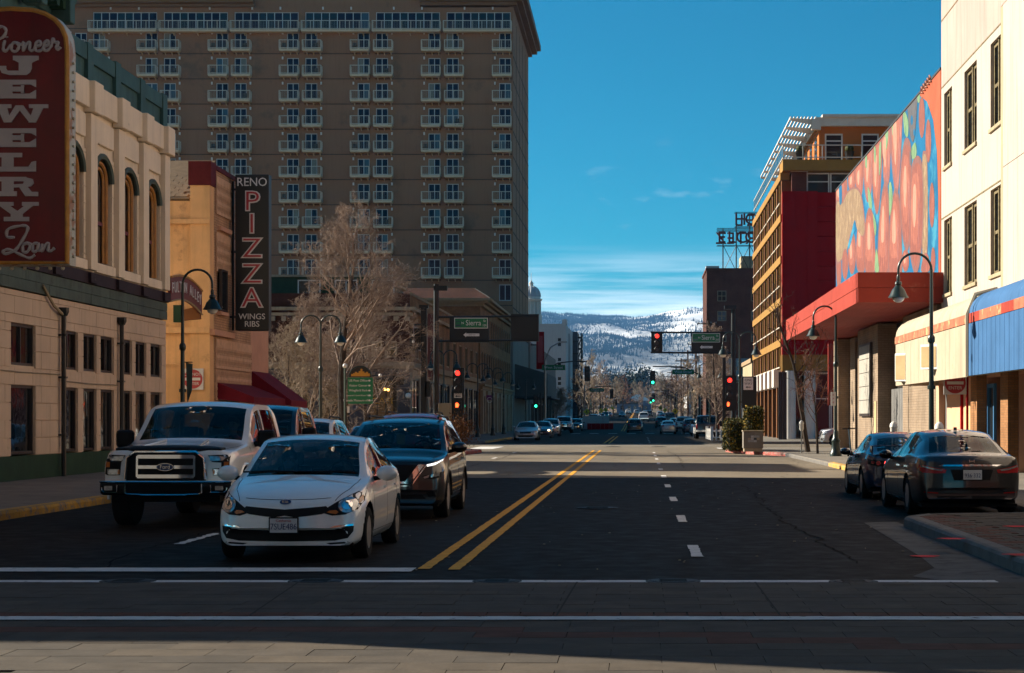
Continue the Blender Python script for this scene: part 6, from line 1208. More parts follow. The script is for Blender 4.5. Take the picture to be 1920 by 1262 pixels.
for (px, Y, py, lab) in ((1100, 300, 772, 'yellow diamond crossing sign nearest on the left'), (1127, 380, 770, 'yellow diamond crossing sign second on the left'), (1136, 440, 769, 'yellow diamond crossing sign third on the left'), (1148, 520, 765, 'smallest yellow diamond crossing sign on the left'), (1266, 300, 771, 'yellow diamond crossing sign nearest on the right'), (1247, 380, 769, 'yellow diamond crossing sign second on the right'), (1238, 450, 765, 'smallest yellow diamond crossing sign on the right')):
    t = thing('crossing_sign', lab, 'sign', (wx(px, Y), Y, g(Y)), 'yellow crossing signs'); x, z = wx(px, Y), wz(py, Y); r_ = .52
    MB().prism([(x-r_, Y, z), (x, Y, z+r_), (x+r_, Y, z), (x, Y, z-r_)], (0, .03, 0)).build('plate', 'sign_yellow', t); MB().tube([(x, Y+.06, g(Y)), (x, Y+.06, z)], .04, 6).build('post', 'grey_metal', t)
    f_ = MB(); f_.sphere((x, Y-.02, z+.22), .07, 6); f_.prism([(x-.06, Y-.02, z+.14), (x+.06, Y-.02, z+.14), (x+.16, Y-.02, z-.25), (x+.06, Y-.02, z-.25), (x, Y-.02, z-.06), (x-.1, Y-.02, z-.25), (x-.18, Y-.02, z-.22)], (0, .01, 0)); f_.build('walking_figure', 'black', t)
cb = thing('construction_barrier', 'dark red site barrier with fence beside the road far left', 'barrier', (-6.2, 270, 0)); Y = 262.0
for k in range(6): box(wx(1101, Y)+.62*k, wx(1101, Y)+.62*k+.6, Y, Y+.4, g(Y), g(Y)+.85).build('barrier_block', 'panel_red', cb)
for k in range(4): box(wx(1092, Y)+.95*k, wx(1092, Y)+.95*k+.92, Y+1.2, Y+1.25, g(Y), g(Y)+1.9).build('fence_panel', 'grey_wall', cb)
# --- utility poles and wires on the right
def util_pole(x, y, h, lab):
    t = thing('utility_pole', lab, 'utility pole', (x, y, g(y)), 'wooden utility poles'); MB().tube([(x, y, g(y)), (x, y, g(y)+h)], [.19, .12], 8).build('pole', 'pole_wood', t, 40)
    for z in (h-.6, h-1.7): box(x-1.2, x+1.2, y-.07, y+.07, g(y)+z, g(y)+z+.13).build('crossarm', 'pole_wood', t)
    for u in (-1, -.4, .4, 1): MB().lathe([(.05, 0), (.06, .12), (.03, .2)], (x+u, y, g(y)+h-.47), 6).build('insulator', 'grey_metal', t)
    MB().lathe([(.2, 0), (.2, .8)], (x+.35, y, g(y)+h-3), 10).build('transformer', 'grey_metal', t)
ups = [(7.9, 215, 13.2), (8.0, 262, 12.6), (8.1, 310, 12.5), (8.1, 360, 12.4), (8.2, 415, 12.2), (8.2, 470, 12), (8.3, 540, 12), (8.4, 620, 12)]
for i, (x, y, h) in enumerate(ups): util_pole(x, y, h, ('nearest tall', 'second', 'third', 'fourth', 'fifth', 'sixth', 'seventh', 'farthest')[i] + ' wooden utility pole along the right side of the street')
for j, u in enumerate((-1, -.4, .4, 1)):
    P = []
    for i in range(len(ups)-1):
        a, b = ups[i], ups[i+1]
        for k in range(8): q = k/8; P.append((a[0]+(b[0]-a[0])*q+u, a[1]+(b[1]-a[1])*q, g(a[1])+(g(b[1])-g(a[1]))*q + a[2]+(b[2]-a[2])*q - .3 - 1.2*4*q*(1-q)*.5))
    o = MB().tube(P, .018, 4).build('power_line', 'black'); tag(o, ('leftmost', 'inner left', 'inner right', 'rightmost')[j] + ' thin power line strung between the wooden poles', 'power line', 'power lines')
# ================================================================== trees
def grow(mbT, mbB, base, h, spread, seed, levels=4, nb=7, r0=.16, up=.55, droop=0.0, clear=.22, twig=.006, lean=(0, 0), dens=1.0):
    """bare tree: trunk in mbT, limbs and twigs in mbB"""
    q = random.Random(seed); base = Vector(base); lead = []
    n = 9; p = base.copy(); d = Vector((lean[0], lean[1], 1)).normalized(); seg = h*.86/n
    for i in range(n+1):
        lead.append(p.copy()); d = (d + Vector((q.gauss(0, .06), q.gauss(0, .06), .05))).normalized(); p = p + d*seg
    rad = [r0*(1-.88*i/n) for i in range(n+1)]; mbT.tube(lead, rad, 8)
    def branch(p, d, L_, r, lev):
        k = 4 if lev > 1 else 3; pts = [p]; dirs = []
        for i in range(k):
            sg_ = .13 if lev > 1 else .22; d = (d + Vector((q.gauss(0, sg_), q.gauss(0, sg_), q.gauss(0, sg_) + up*(.16 if lev > 1 else .05) - droop*.12))).normalized(); p = p + d*L_/k; pts.append(p); dirs.append(d)
        rr = [max(twig*.7, r*(1-.65*i/k)) for i in range(k+1)]; mbB.tube(pts, rr, 5 if lev > 2 else 3, False)
        if lev <= 0: return
        m = max(2, int((nb - (levels-lev)) * dens)) if lev > 1 else int(5*dens)
        for j in range(m):
            t_ = .25 + .75*(j+q.random()*.8)/m; i = min(k-1, int(t_*k)); o = pts[i].lerp(pts[i+1], t_*k-i)
            ax = dirs[i].cross(Vector((q.gauss(0, 1), q.gauss(0, 1), q.gauss(0, 1)))).normalized(); dd = (dirs[i]*math.cos(R(q.uniform(25, 60))) + ax*math.sin(R(q.uniform(30, 65)))).normalized()
            branch(o, dd, L_*q.uniform(.42, .66)*(1.1-.35*t_), max(twig, r*.5*(1-.5*t_)), lev-1)
    m = int(nb*3.1)
    for j in range(m):
        t_ = clear + (1-clear)*(j+q.random())/m; i = min(n-1, int(t_*n)); o = lead[i].lerp(lead[i+1], t_*n-i); a = q.uniform(0, 2*math.pi) + j*2.4
        el = R(18 + 45*t_) * (.6+up); dd = Vector((math.cos(a)*math.cos(el), math.sin(a)*math.cos(el), math.sin(el)))
        branch(o, dd, spread*(1.15-.75*t_)*q.uniform(.75, 1.1), r0*(.42-.30*t_), levels-1)
def tree(name, label, base, h, spread, seed, tw='twig', group='bare street trees', **k):
    t = thing(name, label, 'tree', base, group); a, b = MB(), MB(); grow(a, b, base, h, spread, seed, **k)
    a.build('trunk', 'bark', t, 40); me = bpy.data.meshes.new('crown'); me.from_pydata(b.v, [], b.f); me.polygons.foreach_set('use_smooth', [True]*len(me.polygons)); me.materials.append(M[tw]); link('crown', me, t); return t
tree('bare_tree', 'big bare tree with dense pale twigs in front of the tower', (wx(642, 88), 88, .15), 11.8, 4.3, 3, levels=5, nb=7, r0=.25, up=.50, clear=.20, twig=.0048, dens=1.2)
tree('bare_tree', 'lower bare tree behind the two-armed lamp left of the big tree', (wx(575, 93), 93, .15), 7.6, 3.8, 8, levels=5, nb=7, r0=.13, up=.5, clear=.08, twig=.0052, dens=1.15)
tree('bare_tree', 'bushy bare tree behind the dark red awning', (wx(535, 90), 90, .15), 5.6, 2.8, 21, 'twig_grey', levels=5, nb=6, r0=.10, clear=.05, twig=.006, dens=1.2)
tree('bare_tree', 'low spreading bare tree at the right foot of the big tree', (wx(690, 95), 95, .15), 7.2, 3.4, 17, levels=5, nb=6, r0=.12, up=.4, clear=.22, twig=.006)
tree('bare_tree', 'leaning bare street tree beside the parking meter', (wx(1515, 83), 83, .15), 8.3, 2.6, 33, 'bark', levels=4, nb=5, r0=.13, up=.6, clear=.30, lean=(-.10, 0), twig=.008, dens=.75)
tree('bare_tree', 'slim young bare tree in front of the lobby', (wx(1533, 79), 79, .15), 4.6, 1.5, 38, 'twig_red', levels=4, nb=5, r0=.06, up=.9, clear=.32, twig=.006)
tree('bare_tree', 'bare tree inside the white picket fence', (wx(1345, 133), 133, .15), 8.2, 3.0, 41, 'twig', levels=5, nb=6, r0=.13, up=.85, clear=.14, twig=.012)
tree('bare_tree', 'bare tree beyond the white picket fence', (6.9, 168, .15), 8.0, 3.2, 45, 'twig', levels=4, nb=6, r0=.13, up=.7, clear=.15, twig=.016)
tree('bare_tree', 'small pale bare tree beside the tower marquee', (wx(1042, 290), 290, 0), 6.0, 3.2, 51, 'twig', levels=4, nb=7, r0=.14, clear=.2, twig=.022)
far = [(1105, 340, 13, 'big dark bare tree far down the left side'), (1085, 390, 9, 'reddish bare tree before the steel frame'), (1125, 470, 14, 'tall bare tree behind the crossing signs on the left'), (1150, 560, 12, 'bare tree at the far left of the street end'), (1170, 700, 14, 'bare tree at the very end of the street left of centre'), (1205, 720, 12, 'bare tree at the very end of the street in the middle'), (1240, 560, 13, 'bare tree far along the right behind the poles'), (1262, 430, 11, 'bare tree among the utility poles'), (1280, 340, 11, 'bare tree right of the nearest utility pole'), (1302, 260, 10, 'bare tree beside the parked pickups on the right'), (1135, 620, 12, 'bare tree far off behind the barrier'), (1222, 640, 11, 'bare tree far off right of the street end'), (1190, 780, 13, 'bare tree closing the view of the street'), (1252, 660, 13, 'bare tree far off among the last poles'), (1112, 560, 12, 'bare tree far off beside the steel frame')]
for i, (px, Y, h, lab) in enumerate(far): tree('bare_tree', lab, (wx(px, Y), Y, g(Y)-.1), h, h*.42, 60+i, ('twig_grey', 'twig_red', 'twig')[i % 3] if i != 1 else 'twig_red', 'bare trees far down the street', levels=4, nb=6, r0=.22, clear=.18, twig=.012+Y*.00006, dens=.85)
# ================================================================== hill with houses, mountains, forest
def hill_h(x, y):
    t_ = min(1, max(0, (y-760)/900)); return g(min(y, 900)) + 26*t_*t_*(3-2*t_)*(1+.16*math.sin(x*.012)+.10*math.sin(x*.031+y*.006))
mb = MB(); nx, ny = 60, 22; xs = [-700+1400*i/nx for i in range(nx+1)]; ysH = [740+ (2100-740)*j/ny for j in range(ny+1)]
mb.add([(x, y, hill_h(x, y) - (.3 if y < 760 else 0)) for y in ysH for x in xs], [(j*(nx+1)+i, j*(nx+1)+i+1, (j+1)*(nx+1)+i+1, (j+1)*(nx+1)+i) for j in range(ny) for i in range(nx)])
tag(mb.build('hill', 'earth', None, 60), kind='structure')
mat('house_white', (.55, .53, .50), .7); mat('house_tan', (.42, .34, .25), .7); mat('house_roof', (.10, .085, .08), .8); mat('house_blue', (.18, .22, .30), .7); mat('brush', (.34, .22, .13), .95, var=.45, scale=.05); mat('brush_grey', (.27, .20, .14), .95, var=.45, scale=.06)
hs = [(1140, 900, 2), (1158, 980, 1), (1178, 760, 3), (1196, 765, 3), (1120, 1000, 1), (1168, 1150, 0), (1186, 1080, 1), (1205, 1000, 0), (1218, 1150, 1), (1232, 1050, 0), (1248, 1180, 1), (1262, 1000, 0), (1152, 1300, 0), (1200, 1300, 1), (1225, 1350, 0), (1270, 1250, 1), (1175, 1400, 1), (1240, 920, 1), (1110, 1200, 0), (1130, 1120, 2)]
for i, (px, Y, k) in enumerate(hs):
    x = wx(px, Y); z = hill_h(x, Y); w_, d_, h_ = rnd.uniform(4.5, 6), rnd.uniform(4, 6), rnd.uniform(3.2, 5.0)
    t = thing('hill_house', 'small gabled house among trees on the far hillside', 'house', (x, Y, z), 'houses on the hillside')
    box(x-w_, x+w_, Y-d_, Y+d_, z-2, z+h_).build('wall', ('house_white', 'house_tan', 'house_white', 'house_blue')[k], t)
    MB().prism([(x-w_-.5, Y-d_-.5, z+h_), (x+w_+.5, Y-d_-.5, z+h_), (x, Y-d_-.5, z+h_+2.8)], (0, 2*d_+1, 0)).build('roof', 'house_roof' if i % 3 else 'snow', t)
    for u in (-.55, .1, .6): box(x+w_*u-.6, x+w_*u+.6, Y-d_-.06, Y-d_, z+1.2, z+2.7).build('window', 'glass', t)
for i, (px, Y, h) in enumerate([(1165, 900, 11), (1172, 1000, 15), (1181, 1050, 12), (1160, 1100, 14), (1200, 1120, 17), (1150, 1250, 13), (1176, 1180, 14), (1212, 1300, 13), (1140, 1300, 12), (1188, 830, 9)]):
    x = wx(px, Y); z = hill_h(x, Y); t = thing('conifer_tree', 'dark round evergreen tree on the far hillside', 'tree', (x, Y, z), 'evergreens on the hillside'); MB().tube([(x, Y, z-1), (x, Y, z+h*.5)], [.4, .2], 5).build('trunk', 'bark', t)
    mb = MB(); leaves(mb, lambda: (x+rnd.gauss(0, h*.20), Y+rnd.gauss(0, h*.20), z+h*.58+rnd.gauss(0, h*.19)), 420, h*.07); mb.build('crown', 'conifer', t)
for nm, mt_, n_, lab in (('far_brush', 'brush', 8200, 'brown bare treetops massed over the far end of the street and the hill'), ('far_thicket', 'brush_grey', 8200, 'grey bare treetops massed over the far hill')):
    mb = MB()
    for _ in range(n_ // 9):
        Y = rnd.uniform(520, 1700); x = rnd.uniform(-.115, .085)*Y
        if abs(x+1.9) < 14 and Y < 800: continue
        z = hill_h(x, Y); R_ = rnd.uniform(2.5, 4.5)
        leaves(mb, lambda: (x+rnd.gauss(0, R_*.6), Y+rnd.gauss(0, R_*.6), z+R_*.9+rnd.gauss(0, R_*.5)), 40, .55)
    tag(mb.build(nm, mt_), lab, 'trees', kind='stuff')
def mnoise(x, y):
    s_ = 0; a = 1; f = 1
    for k in range(6): s_ += a*(math.sin(x*f*1.7+k*1.3+math.sin(y*f*1.3+k)) * math.cos(y*f*1.5-k*.7+math.sin(x*f*.9+k*2))); a *= .52; f *= 1.93
    return s_
SKY = [(700, 600), (900, 588), (1000, 584), (1060, 586), (1120, 590), (1180, 593), (1215, 589), (1250, 583), (1290, 576), (1325, 577), (1380, 571), (1500, 566), (1700, 575)]
def ridge(px):
    for (a, b), (c, d) in zip(SKY, SKY[1:]):
        if a <= px <= c: return b + (d-b)*(px-a)/(c-a)
    return SKY[0][1] if px < SKY[0][0] else SKY[-1][1]
YA, YM = 3200.0, 8200.0
def mt_h(x, y):
    px = CX + x/y*F; t_ = (y-YA)/(YM-YA); top = wz(ridge(px), YM)*.985
    base = 30 + (top-30) * (t_*.75 + .25*t_*t_) if t_ <= 1 else top*(1-(t_-1)*1.2)
    am = 62*math.sin(math.pi*min(1, max(0, t_)))**.7 if t_ < 1 else 0
    return base + am*mnoise(x*.0016+2, y*.0011) + 5*mnoise(x*.009, y*.006)*(1 if t_ < 1.05 else .2)
mb = MB(); nx, ny = 220, 120
xs = [-2900+4200*i/nx for i in range(nx+1)]; ysM = [YA + (9000-YA)*j/ny for j in range(ny+1)]
mb.add([(x, y, mt_h(x, y)) for y in ysM for x in xs], [(j*(nx+1)+i, j*(nx+1)+i+1, (j+1)*(nx+1)+i+1, (j+1)*(nx+1)+i) for j in range(ny) for i in range(nx)])
def mountain_mat():
    m, nt, N, L, b = _nodes('mountain'); M['mountain'] = m; p = _pos(N, L, (1, 1, 1))
    geo = N.new('ShaderNodeNewGeometry'); s = N.new('ShaderNodeSeparateXYZ'); L.new(geo.outputs['Position'], s.inputs[0])
    n1 = _noise(N, L, _pos(N, L, (1, .45, 1)), .0035, 8, .62); n2 = _noise(N, L, p, .055, 6, .8)
    ad = N.new('ShaderNodeMath'); ad.operation = 'MULTIPLY_ADD'; L.new(n2, ad.inputs[0]); ad.inputs[1].default_value = .48; L.new(n1, ad.inputs[2])
    hgt = N.new('ShaderNodeMapRange'); hgt.inputs[1].default_value = 60; hgt.inputs[2].default_value = 420; hgt.inputs[3].default_value = -.10; hgt.inputs[4].default_value = .07; L.new(s.outputs[2], hgt.inputs[0])
    xr = N.new('ShaderNodeMapRange'); xr.inputs[1].default_value = -300; xr.inputs[2].default_value = 260; xr.inputs[3].default_value = -.05; xr.inputs[4].default_value = .11; L.new(s.outputs[0], xr.inputs[0])
    a2 = N.new('ShaderNodeMath'); L.new(ad.outputs[0], a2.inputs[0]); L.new(hgt.outputs[0], a2.inputs[1])
    a3 = N.new('ShaderNodeMath'); L.new(a2.outputs[0], a3.inputs[0]); L.new(xr.outputs[0], a3.inputs[1])
    c = _mix(N, L, (.055, .062, .070), (.84, .84, .84), _ramp(N, L, a3.outputs[0], [(.68, 0), (.76, .35), (.90, 1)]))
    L.new(c, b.inputs['Base Color']); b.inputs['Roughness'].default_value = .9
mountain_mat(); tag(mb.build('mountain', 'mountain', None, 80), kind='structure')
mb = MB(); q = random.Random(5)
for _ in range(52000):
    t_ = q.random()**.75; y = YA+900 + (YM-YA-880)*t_; x = y*q.uniform(-.075, .055)
    if mnoise(x*.0045+1, y*.0022) + .75*q.uniform(-1, 1) < -.42 + min(.85, max(0, (x+40)/220)): continue
    z = mt_h(x, y); h = q.uniform(6, 12); r_ = h*.18
    mb.add([(x-r_, y-r_, z-1), (x+r_, y-r_, z-1), (x, y+r_, z-1), (x, y, z+h)], [(0, 1, 3), (1, 2, 3), (2, 0, 3)])
mat('snowy_conifer', (.045, .055, .06), .9, var=.4, scale=.02)
me = bpy.data.meshes.new('mountain_forest'); me.from_pydata(mb.v, [], mb.f); me.materials.append(M['snowy_conifer']); tag(link('mountain_forest', me), 'dark conifer forest dotted over the snowy mountain', 'forest', kind='stuff')
# the air between here and the mountains
hz = bpy.data.materials.new('air'); hz.use_nodes = True; hz.node_tree.nodes.clear(); ho = hz.node_tree.nodes.new('ShaderNodeOutputMaterial'); hv = hz.node_tree.nodes.new('ShaderNodeVolumePrincipled')
hv.inputs['Color'].default_value = (.20, .50, .98, 1); hv.inputs['Density'].default_value = 4.8e-5; hv.inputs['Anisotropy'].default_value = .2; hz.node_tree.links.new(hv.outputs[0], ho.inputs['Volume']); M['air'] = hz
tag(box(-3500, 3500, -130, 9500, -1.2, 640).build('haze', 'air'), 'pale blue haze filling the valley air', 'haze', kind='stuff')
# ================================================================== vehicles
def paint(key, col, metal=0, rough=.28): return mat(key, col, rough, metal, var=.03, scale=2, coat=1.0, spec=.5, local=True)
for k, c, mt_ in (('car_white', (.82, .80, .76), 0), ('car_white_b', (.78, .77, .74), 0), ('car_black', (.004, .005, .007), 0), ('car_charcoal', (.006, .0065, .008), 0), ('car_blue', (.010, .020, .055), 0), ('car_silver', (.38, .39, .40), .3), ('car_red', (.40, .015, .02), 0), ('car_grey', (.10, .105, .11), .2), ('car_green', (.08, .40, .05), 0)): paint(k, c, mt_)
glass_mat('car_glass', tint=(.20, .24, .26)); glass_mat('car_glass_dark', (.006, .008, .010), .02)
mat('chrome', (.80, .80, .82), .06, metal=1, var=.03); mat('headlamp', (.40, .41, .42), .08, metal=.6, var=.5, scale=22, local=True, coat=1); mat('lamp_amber', (.50, .13, .02), .2); mat('tail_red', (.34, .008, .010), .25); mat('tail_lit', (.5, .01, .01), .3, emit=(1, .04, .03), es=4)
mat('plate_white', (.60, .60, .60), .5); mat('seat', (.035, .035, .037), .9); mat('trim_black', (.005, .005, .006), .6, spec=.2); mat('rim_silver', (.42, .42, .42), .3, metal=.8); mat('rim_dark', (.06, .06, .065), .35, metal=.6); mat('mat_black', (.006, .006, .006), .9)
mat('drl', (.7, .7, .7), .3, emit=(1, .98, .92), es=.8); mat('head_lit', (.8, .7, .5), .3, emit=(1, .75, .4), es=3); mat('badge_blue', (.01, .03, .12), .3); mat('tag_green', (.45, .52, .22), .7)
def pchip(pts):
    x = np.array([p[0] for p in pts], float); y = np.array([p[1] for p in pts], float); h = np.diff(x); d = np.diff(y)/h; m = np.zeros(len(x))
    for i in range(1, len(x)-1):
        if d[i-1]*d[i] > 0: w1, w2 = 2*h[i]+h[i-1], h[i]+2*h[i-1]; m[i] = (w1+w2)/(w1/d[i-1]+w2/d[i])
    m[0], m[-1] = d[0], d[-1]
    def f(v):
        v = min(max(v, x[0]), x[-1]); i = min(len(x)-2, int(np.searchsorted(x, v, 'right')-1)); t = (v-x[i])/h[i]
        return float((2*t**3-3*t*t+1)*y[i]+(t**3-2*t*t+t)*h[i]*m[i]+(-2*t**3+3*t*t)*y[i+1]+(t**3-t*t)*h[i]*m[i+1])
    return f
def crom(P, n):
    out = []
    for i in range(len(P)-1):
        p0, p1, p2, p3 = P[max(i-1, 0)], P[i], P[i+1], P[min(i+2, len(P)-1)]
        for k in range(n):
            u = k/n; out.append(tuple(.5*((2*p1[j])+(p2[j]-p0[j])*u+(2*p0[j]-5*p1[j]+4*p2[j]-p3[j])*u*u+(3*p1[j]-p0[j]-3*p2[j]+p3[j])*u**3) for j in (0, 1)))
    return out + [P[-1]]
class Car: pass
def car_body(s, paint_key, name, label, group=None):
    """hollow shell lofted along the car (front at y=0, ground z=0); windows are panes let into it"""
    t = thing(name, label, s.get('cat', 'car'), (0, 0, 0), group); c = Car(); c.root = t; c.s = s
    top, belt, wid, wr, drop, sill, bow = (pchip(s[k]) for k in ('top', 'belt', 'width', 'roofw', 'drop', 'sill', 'bow'))
    L_ = s['L']; wm = s['W']; ws = s['glass']                  # glass: windshield (y0,y1), rear (y0,y1), sides [(y0,y1)..]
    marks = [0, .004, .012, .025, .045, .07, .1, .14, .18] + [L_-q for q in (.14, .10, .07, .045, .025, .012, .004, 0)] + [v for q in ('front', 'rear') if ws.get(q) for v in ws[q]] + [v for q in ws['side'] for v in q]
    y = .18
    while y < L_-.14: marks.append(y); y += .045
    ys = sorted(set(round(v, 4) for v in marks)); keep = [ys[0]]
    hard = set(round(v, 4) for v in marks[-(2*len(ws['side'])+4):])
    ys = [v for i, v in enumerate(ys) if i == 0 or v - ys[i-1] > .0035]
    NA, NB, NC = 6, 8, 10; verts = []; rows = []
    for y in ys:
        zt, zs = top(y), sill(y); zb = min(belt(y), zt-.015); W_ = wid(y); Wr_ = min(wr(y), W_-.02); h = zb-zs; dr = min(drop(y), (zt-zb)*.8+.005)
        P = crom([(W_-.08, zs), (W_-.02, zs+.14*h), (W_, zs+.45*h), (W_-.010, zs+.80*h), (W_-.05, zb)], NA)
        p4, p5 = P[-1], (Wr_, zt-dr)
        P += [(p4[0]+(p5[0]-p4[0])*k/NB + .012*math.sin(math.pi*k/NB), p4[1]+(p5[1]-p4[1])*k/NB) for k in range(1, NB+1)]
        P += [(Wr_*(1-k/NC), zt-dr*(1-k/NC)**2.4) for k in range(1, NC+1)]
        rows.append([(x, y + bow(y)*(x/wm)**2, z) for x, z in P])
    ncol = len(rows[0]); iB0, iB1 = 4*NA, 4*NA+NB
    body = MB(); wheelf = lambda yy, z, r: any(math.hypot(yy-wy, z-s['R']) < r for wy in s['wheels']); RA = s.get('arch', s['R']+.06)
    groups = {'front': [], 'rear': [], **{i: [] for i in range(len(ws['side']))}}
    for sg in (1, -1):
        base = len(body.v); vv = []
        for r_ in rows:
            for j, (x, y, z) in enumerate(r_):
                if j <= iB0 and wheelf(y, z, RA):
                    wy = min(s['wheels'], key=lambda q: abs(q-y)); d = Vector((0, y-wy, z-s['R'])); d = d.normalized() if d.length > 1e-4 else Vector((0, 0, 1)); y, z = wy + d.y*RA, s['R'] + d.z*RA
                vv.append((x*sg, y, z))
        body.v += vv
        for i in range(len(rows)-1):
            ym = (ys[i]+ys[i+1])/2
            for j in range(ncol-1):
                orig = [rows[i][j], rows[i][j+1], rows[i+1][j+1], rows[i+1][j]]; cy, cz = sum(q[1] for q in orig)/4, sum(q[2] for q in orig)/4
                if j < iB0 and wheelf(cy, cz, RA): continue
                q = [base+i*ncol+j, base+i*ncol+j+1, base+(i+1)*ncol+j+1, base+(i+1)*ncol+j]; key = None
                if j >= iB1:
                    if j > iB1:
                        for k in ('front', 'rear'):
                            if ws.get(k) and ws[k][0] <= ym <= ws[k][1]: key = k
                elif iB0+1 <= j < iB1-1:
                    for k, (a, b) in enumerate(ws['side']):
                        if a <= ym <= b: key = k
                if key is None: body.f.append(q)
                else: groups[key].append((sg, [body.v[u] for u in q]))
    for ri in (0, len(rows)-1):                                 # close nose and tail
        n = ncol
        for j in range(n-1):
            a, b = ri*n+j, ri*n+j+1; o = len(rows)*ncol; body.f.append([a, b, o+b, o+a])
    bm = bmesh.new(); me0 = bpy.data.meshes.new('x'); me0.from_pydata(body.v, [], body.f); bm.from_mesh(me0); bmesh.ops.remove_doubles(bm, verts=bm.verts, dist=.0004); bmesh.ops.recalc_face_normals(bm, faces=bm.faces)
    me = bpy.data.meshes.new('body'); bm.to_mesh(me); me.polygons.foreach_set('use_smooth', [True]*len(me.polygons)); me.set_sharp_from_angle(angle=R(42)); me.materials.append(M[paint_key])
    c.bvh = BVHTree.FromBMesh(bm); bm.free(); bpy.data.meshes.remove(me0)
    c.body = link('body', me, t); slot = c.body.material_slots[0]; slot.link = 'OBJECT'; slot.material = M[paint_key]
    for k, fs in groups.items():
        for sg in ((1, -1) if isinstance(k, int) else (0,)):
            mb = MB(); 
            for s2, q in fs:
                if sg in (0, s2): mb.add(q, [(0, 1, 2, 3)])
            if not mb.v: continue
            me = mb.mesh('g'); b2 = bmesh.new(); b2.from_mesh(me); bmesh.ops.remove_doubles(b2, verts=b2.verts, dist=.0005); b2.to_mesh(me); b2.free(); me.polygons.foreach_set('use_smooth', [True]*len(me.polygons))
            me.materials.append(M[s.get('gmat', 'car_glass') if k in ('front', 0) else s.get('gmat2', 'car_glass')]); nm = {'front': 'windshield', 'rear': 'rear_window'}.get(k, 'side_window'); me.name = nm; link(nm, me, t)
    ub = MB().box(-wm+.12, wm-.12, .25, L_-.25, s['sill'][1][1]-.02, s['sill'][1][1]+.03)
    for wy in s['wheels']:
        for sg in (1, -1):
            pts = [(0, RA*math.cos(math.pi*k/12), s['R']+RA*math.sin(math.pi*k/12)) for k in range(13)]; x0, x1 = sg*(wm-.34), sg*(wm-.055)
            n = len(ub.v); ub.add([(x, wy+p[1], p[2]) for x in (x0, x1) for p in pts] + [(x0, wy, s['R'])], [(k, k+1, 14+k, 13+k) for k in range(12)] + [(k, k+1, 26) for k in range(12)])
    ub.build('underbody', 'mat_black', t)
    if s.get('inside', True):
        y0 = ws['front'][0]; zf = s['sill'][1][1]+.1; zb = belt(y0+.5)
        MB().prism([(-wm+.16, y0+.02, zb-.05), (-wm+.16, y0+.55, zb-.02), (-wm+.16, y0+.6, zf+.1), (-wm+.16, y0+.1, zf)], (2*wm-.32, 0, 0)).build('dashboard', 'mat_black', t)
        for x in (-.37, .37):
            st = MB(); sy = y0+1.35; st.box(x-.24, x+.24, sy-.5, sy, zf+.05, zf+.28); st.prism([(x-.23, sy-.05, zf+.2), (x-.23, sy+.1, zf+.2), (x-.2, sy+.26, zb+.12), (x-.2, sy+.16, zb+.12)], (.43, 0, 0)); st.box(x-.12, x+.12, sy+.2, sy+.28, zb+.13, zb+.30); st.build('front_seat', 'seat', t, bevel=.03)
        if s.get('rear_seat'): sy = s['rear_seat']; st = MB().box(-wm+.25, wm-.25, sy-.5, sy, zf, zf+.3); st.prism([(-wm+.25, sy-.05, zf+.2), (-wm+.25, sy+.1, zf+.2), (-wm+.25, sy+.25, zb+.1), (-wm+.25, sy+.12, zb+.1)], (2*wm-.5, 0, 0)); st.build('rear_seat', 'seat', t, bevel=.03)
        c.whl = MB().tube([(.37+.18*math.cos(a), y0+.78+.05*math.sin(a), zb+.02+.18*math.sin(a)) for a in [k*.4488 for k in range(15)]], .016, 6).build('steering_wheel', 'trim_black', t, 40)
    wp = None
    for wy in s['wheels']:
        for sg in (1, -1):
            r, rr, wd = s['R'], s['R']*s.get('rimf', .64), s.get('tw', .21); x = sg*(wm-.015-wd/2)
            if wp is None:
                tm = MB().lathe([(rr, -wd/2), (r*.93, -wd/2), (r*.985, -wd/2+.02), (r, -wd/2+.05), (r, wd/2-.05), (r*.985, wd/2-.02), (r*.93, wd/2), (rr, wd/2), (rr-.01, wd/2-.05), (rr-.01, -wd/2+.05)], (0, 0, 0), 36, 'x').mesh('wheel', 40); tm.materials.append(M['rubber'])
                rm = MB(); rm.lathe([(rr, wd/2-.005), (rr-.03, wd/2-.01), (rr-.045, wd/2-.06), (rr-.05, -wd/2+.02)], (0, 0, 0), 32, 'x'); ns = s.get('spokes', 5)
                for k in range(ns):
                    a = 2*math.pi*k/ns; e = Vector((0, math.cos(a), math.sin(a))); f_ = Vector((0, -math.sin(a), math.cos(a))); sw = rr*.5/ns**.5*.62
                    P = [e*(rr*.2)+f_*sw, e*(rr-.03)+f_*sw*.8, e*(rr-.03)-f_*sw*.8, e*(rr*.2)-f_*sw]; rm.prism([(wd/2-.055, p.y, p.z) for p in P], (.04, 0, 0))
                rm.lathe([(rr*.26, wd/2-.06), (rr*.24, wd/2-.01), (rr*.1, wd/2)], (0, 0, 0), 16, 'x'); rme = rm.mesh('rim', 35); rme.materials.append(M[s.get('rim', 'rim_silver')])
                bk = MB().lathe([(rr-.04, wd/2-.10), (rr-.04, wd/2-.09)], (0, 0, 0), 24, 'x').mesh('brake'); bk.materials.append(M['trim_black']); wp = 1
            wo = link('wheel', tm, t, (x, wy, r)); ro = link('rim', rme, wo, (x, wy, r)); bo = link('brake_disc', bk, wo, (x, wy, r))
            if sg < 0:
                for q in (wo,): q.rotation_euler = (0, 0, math.pi)
    return c
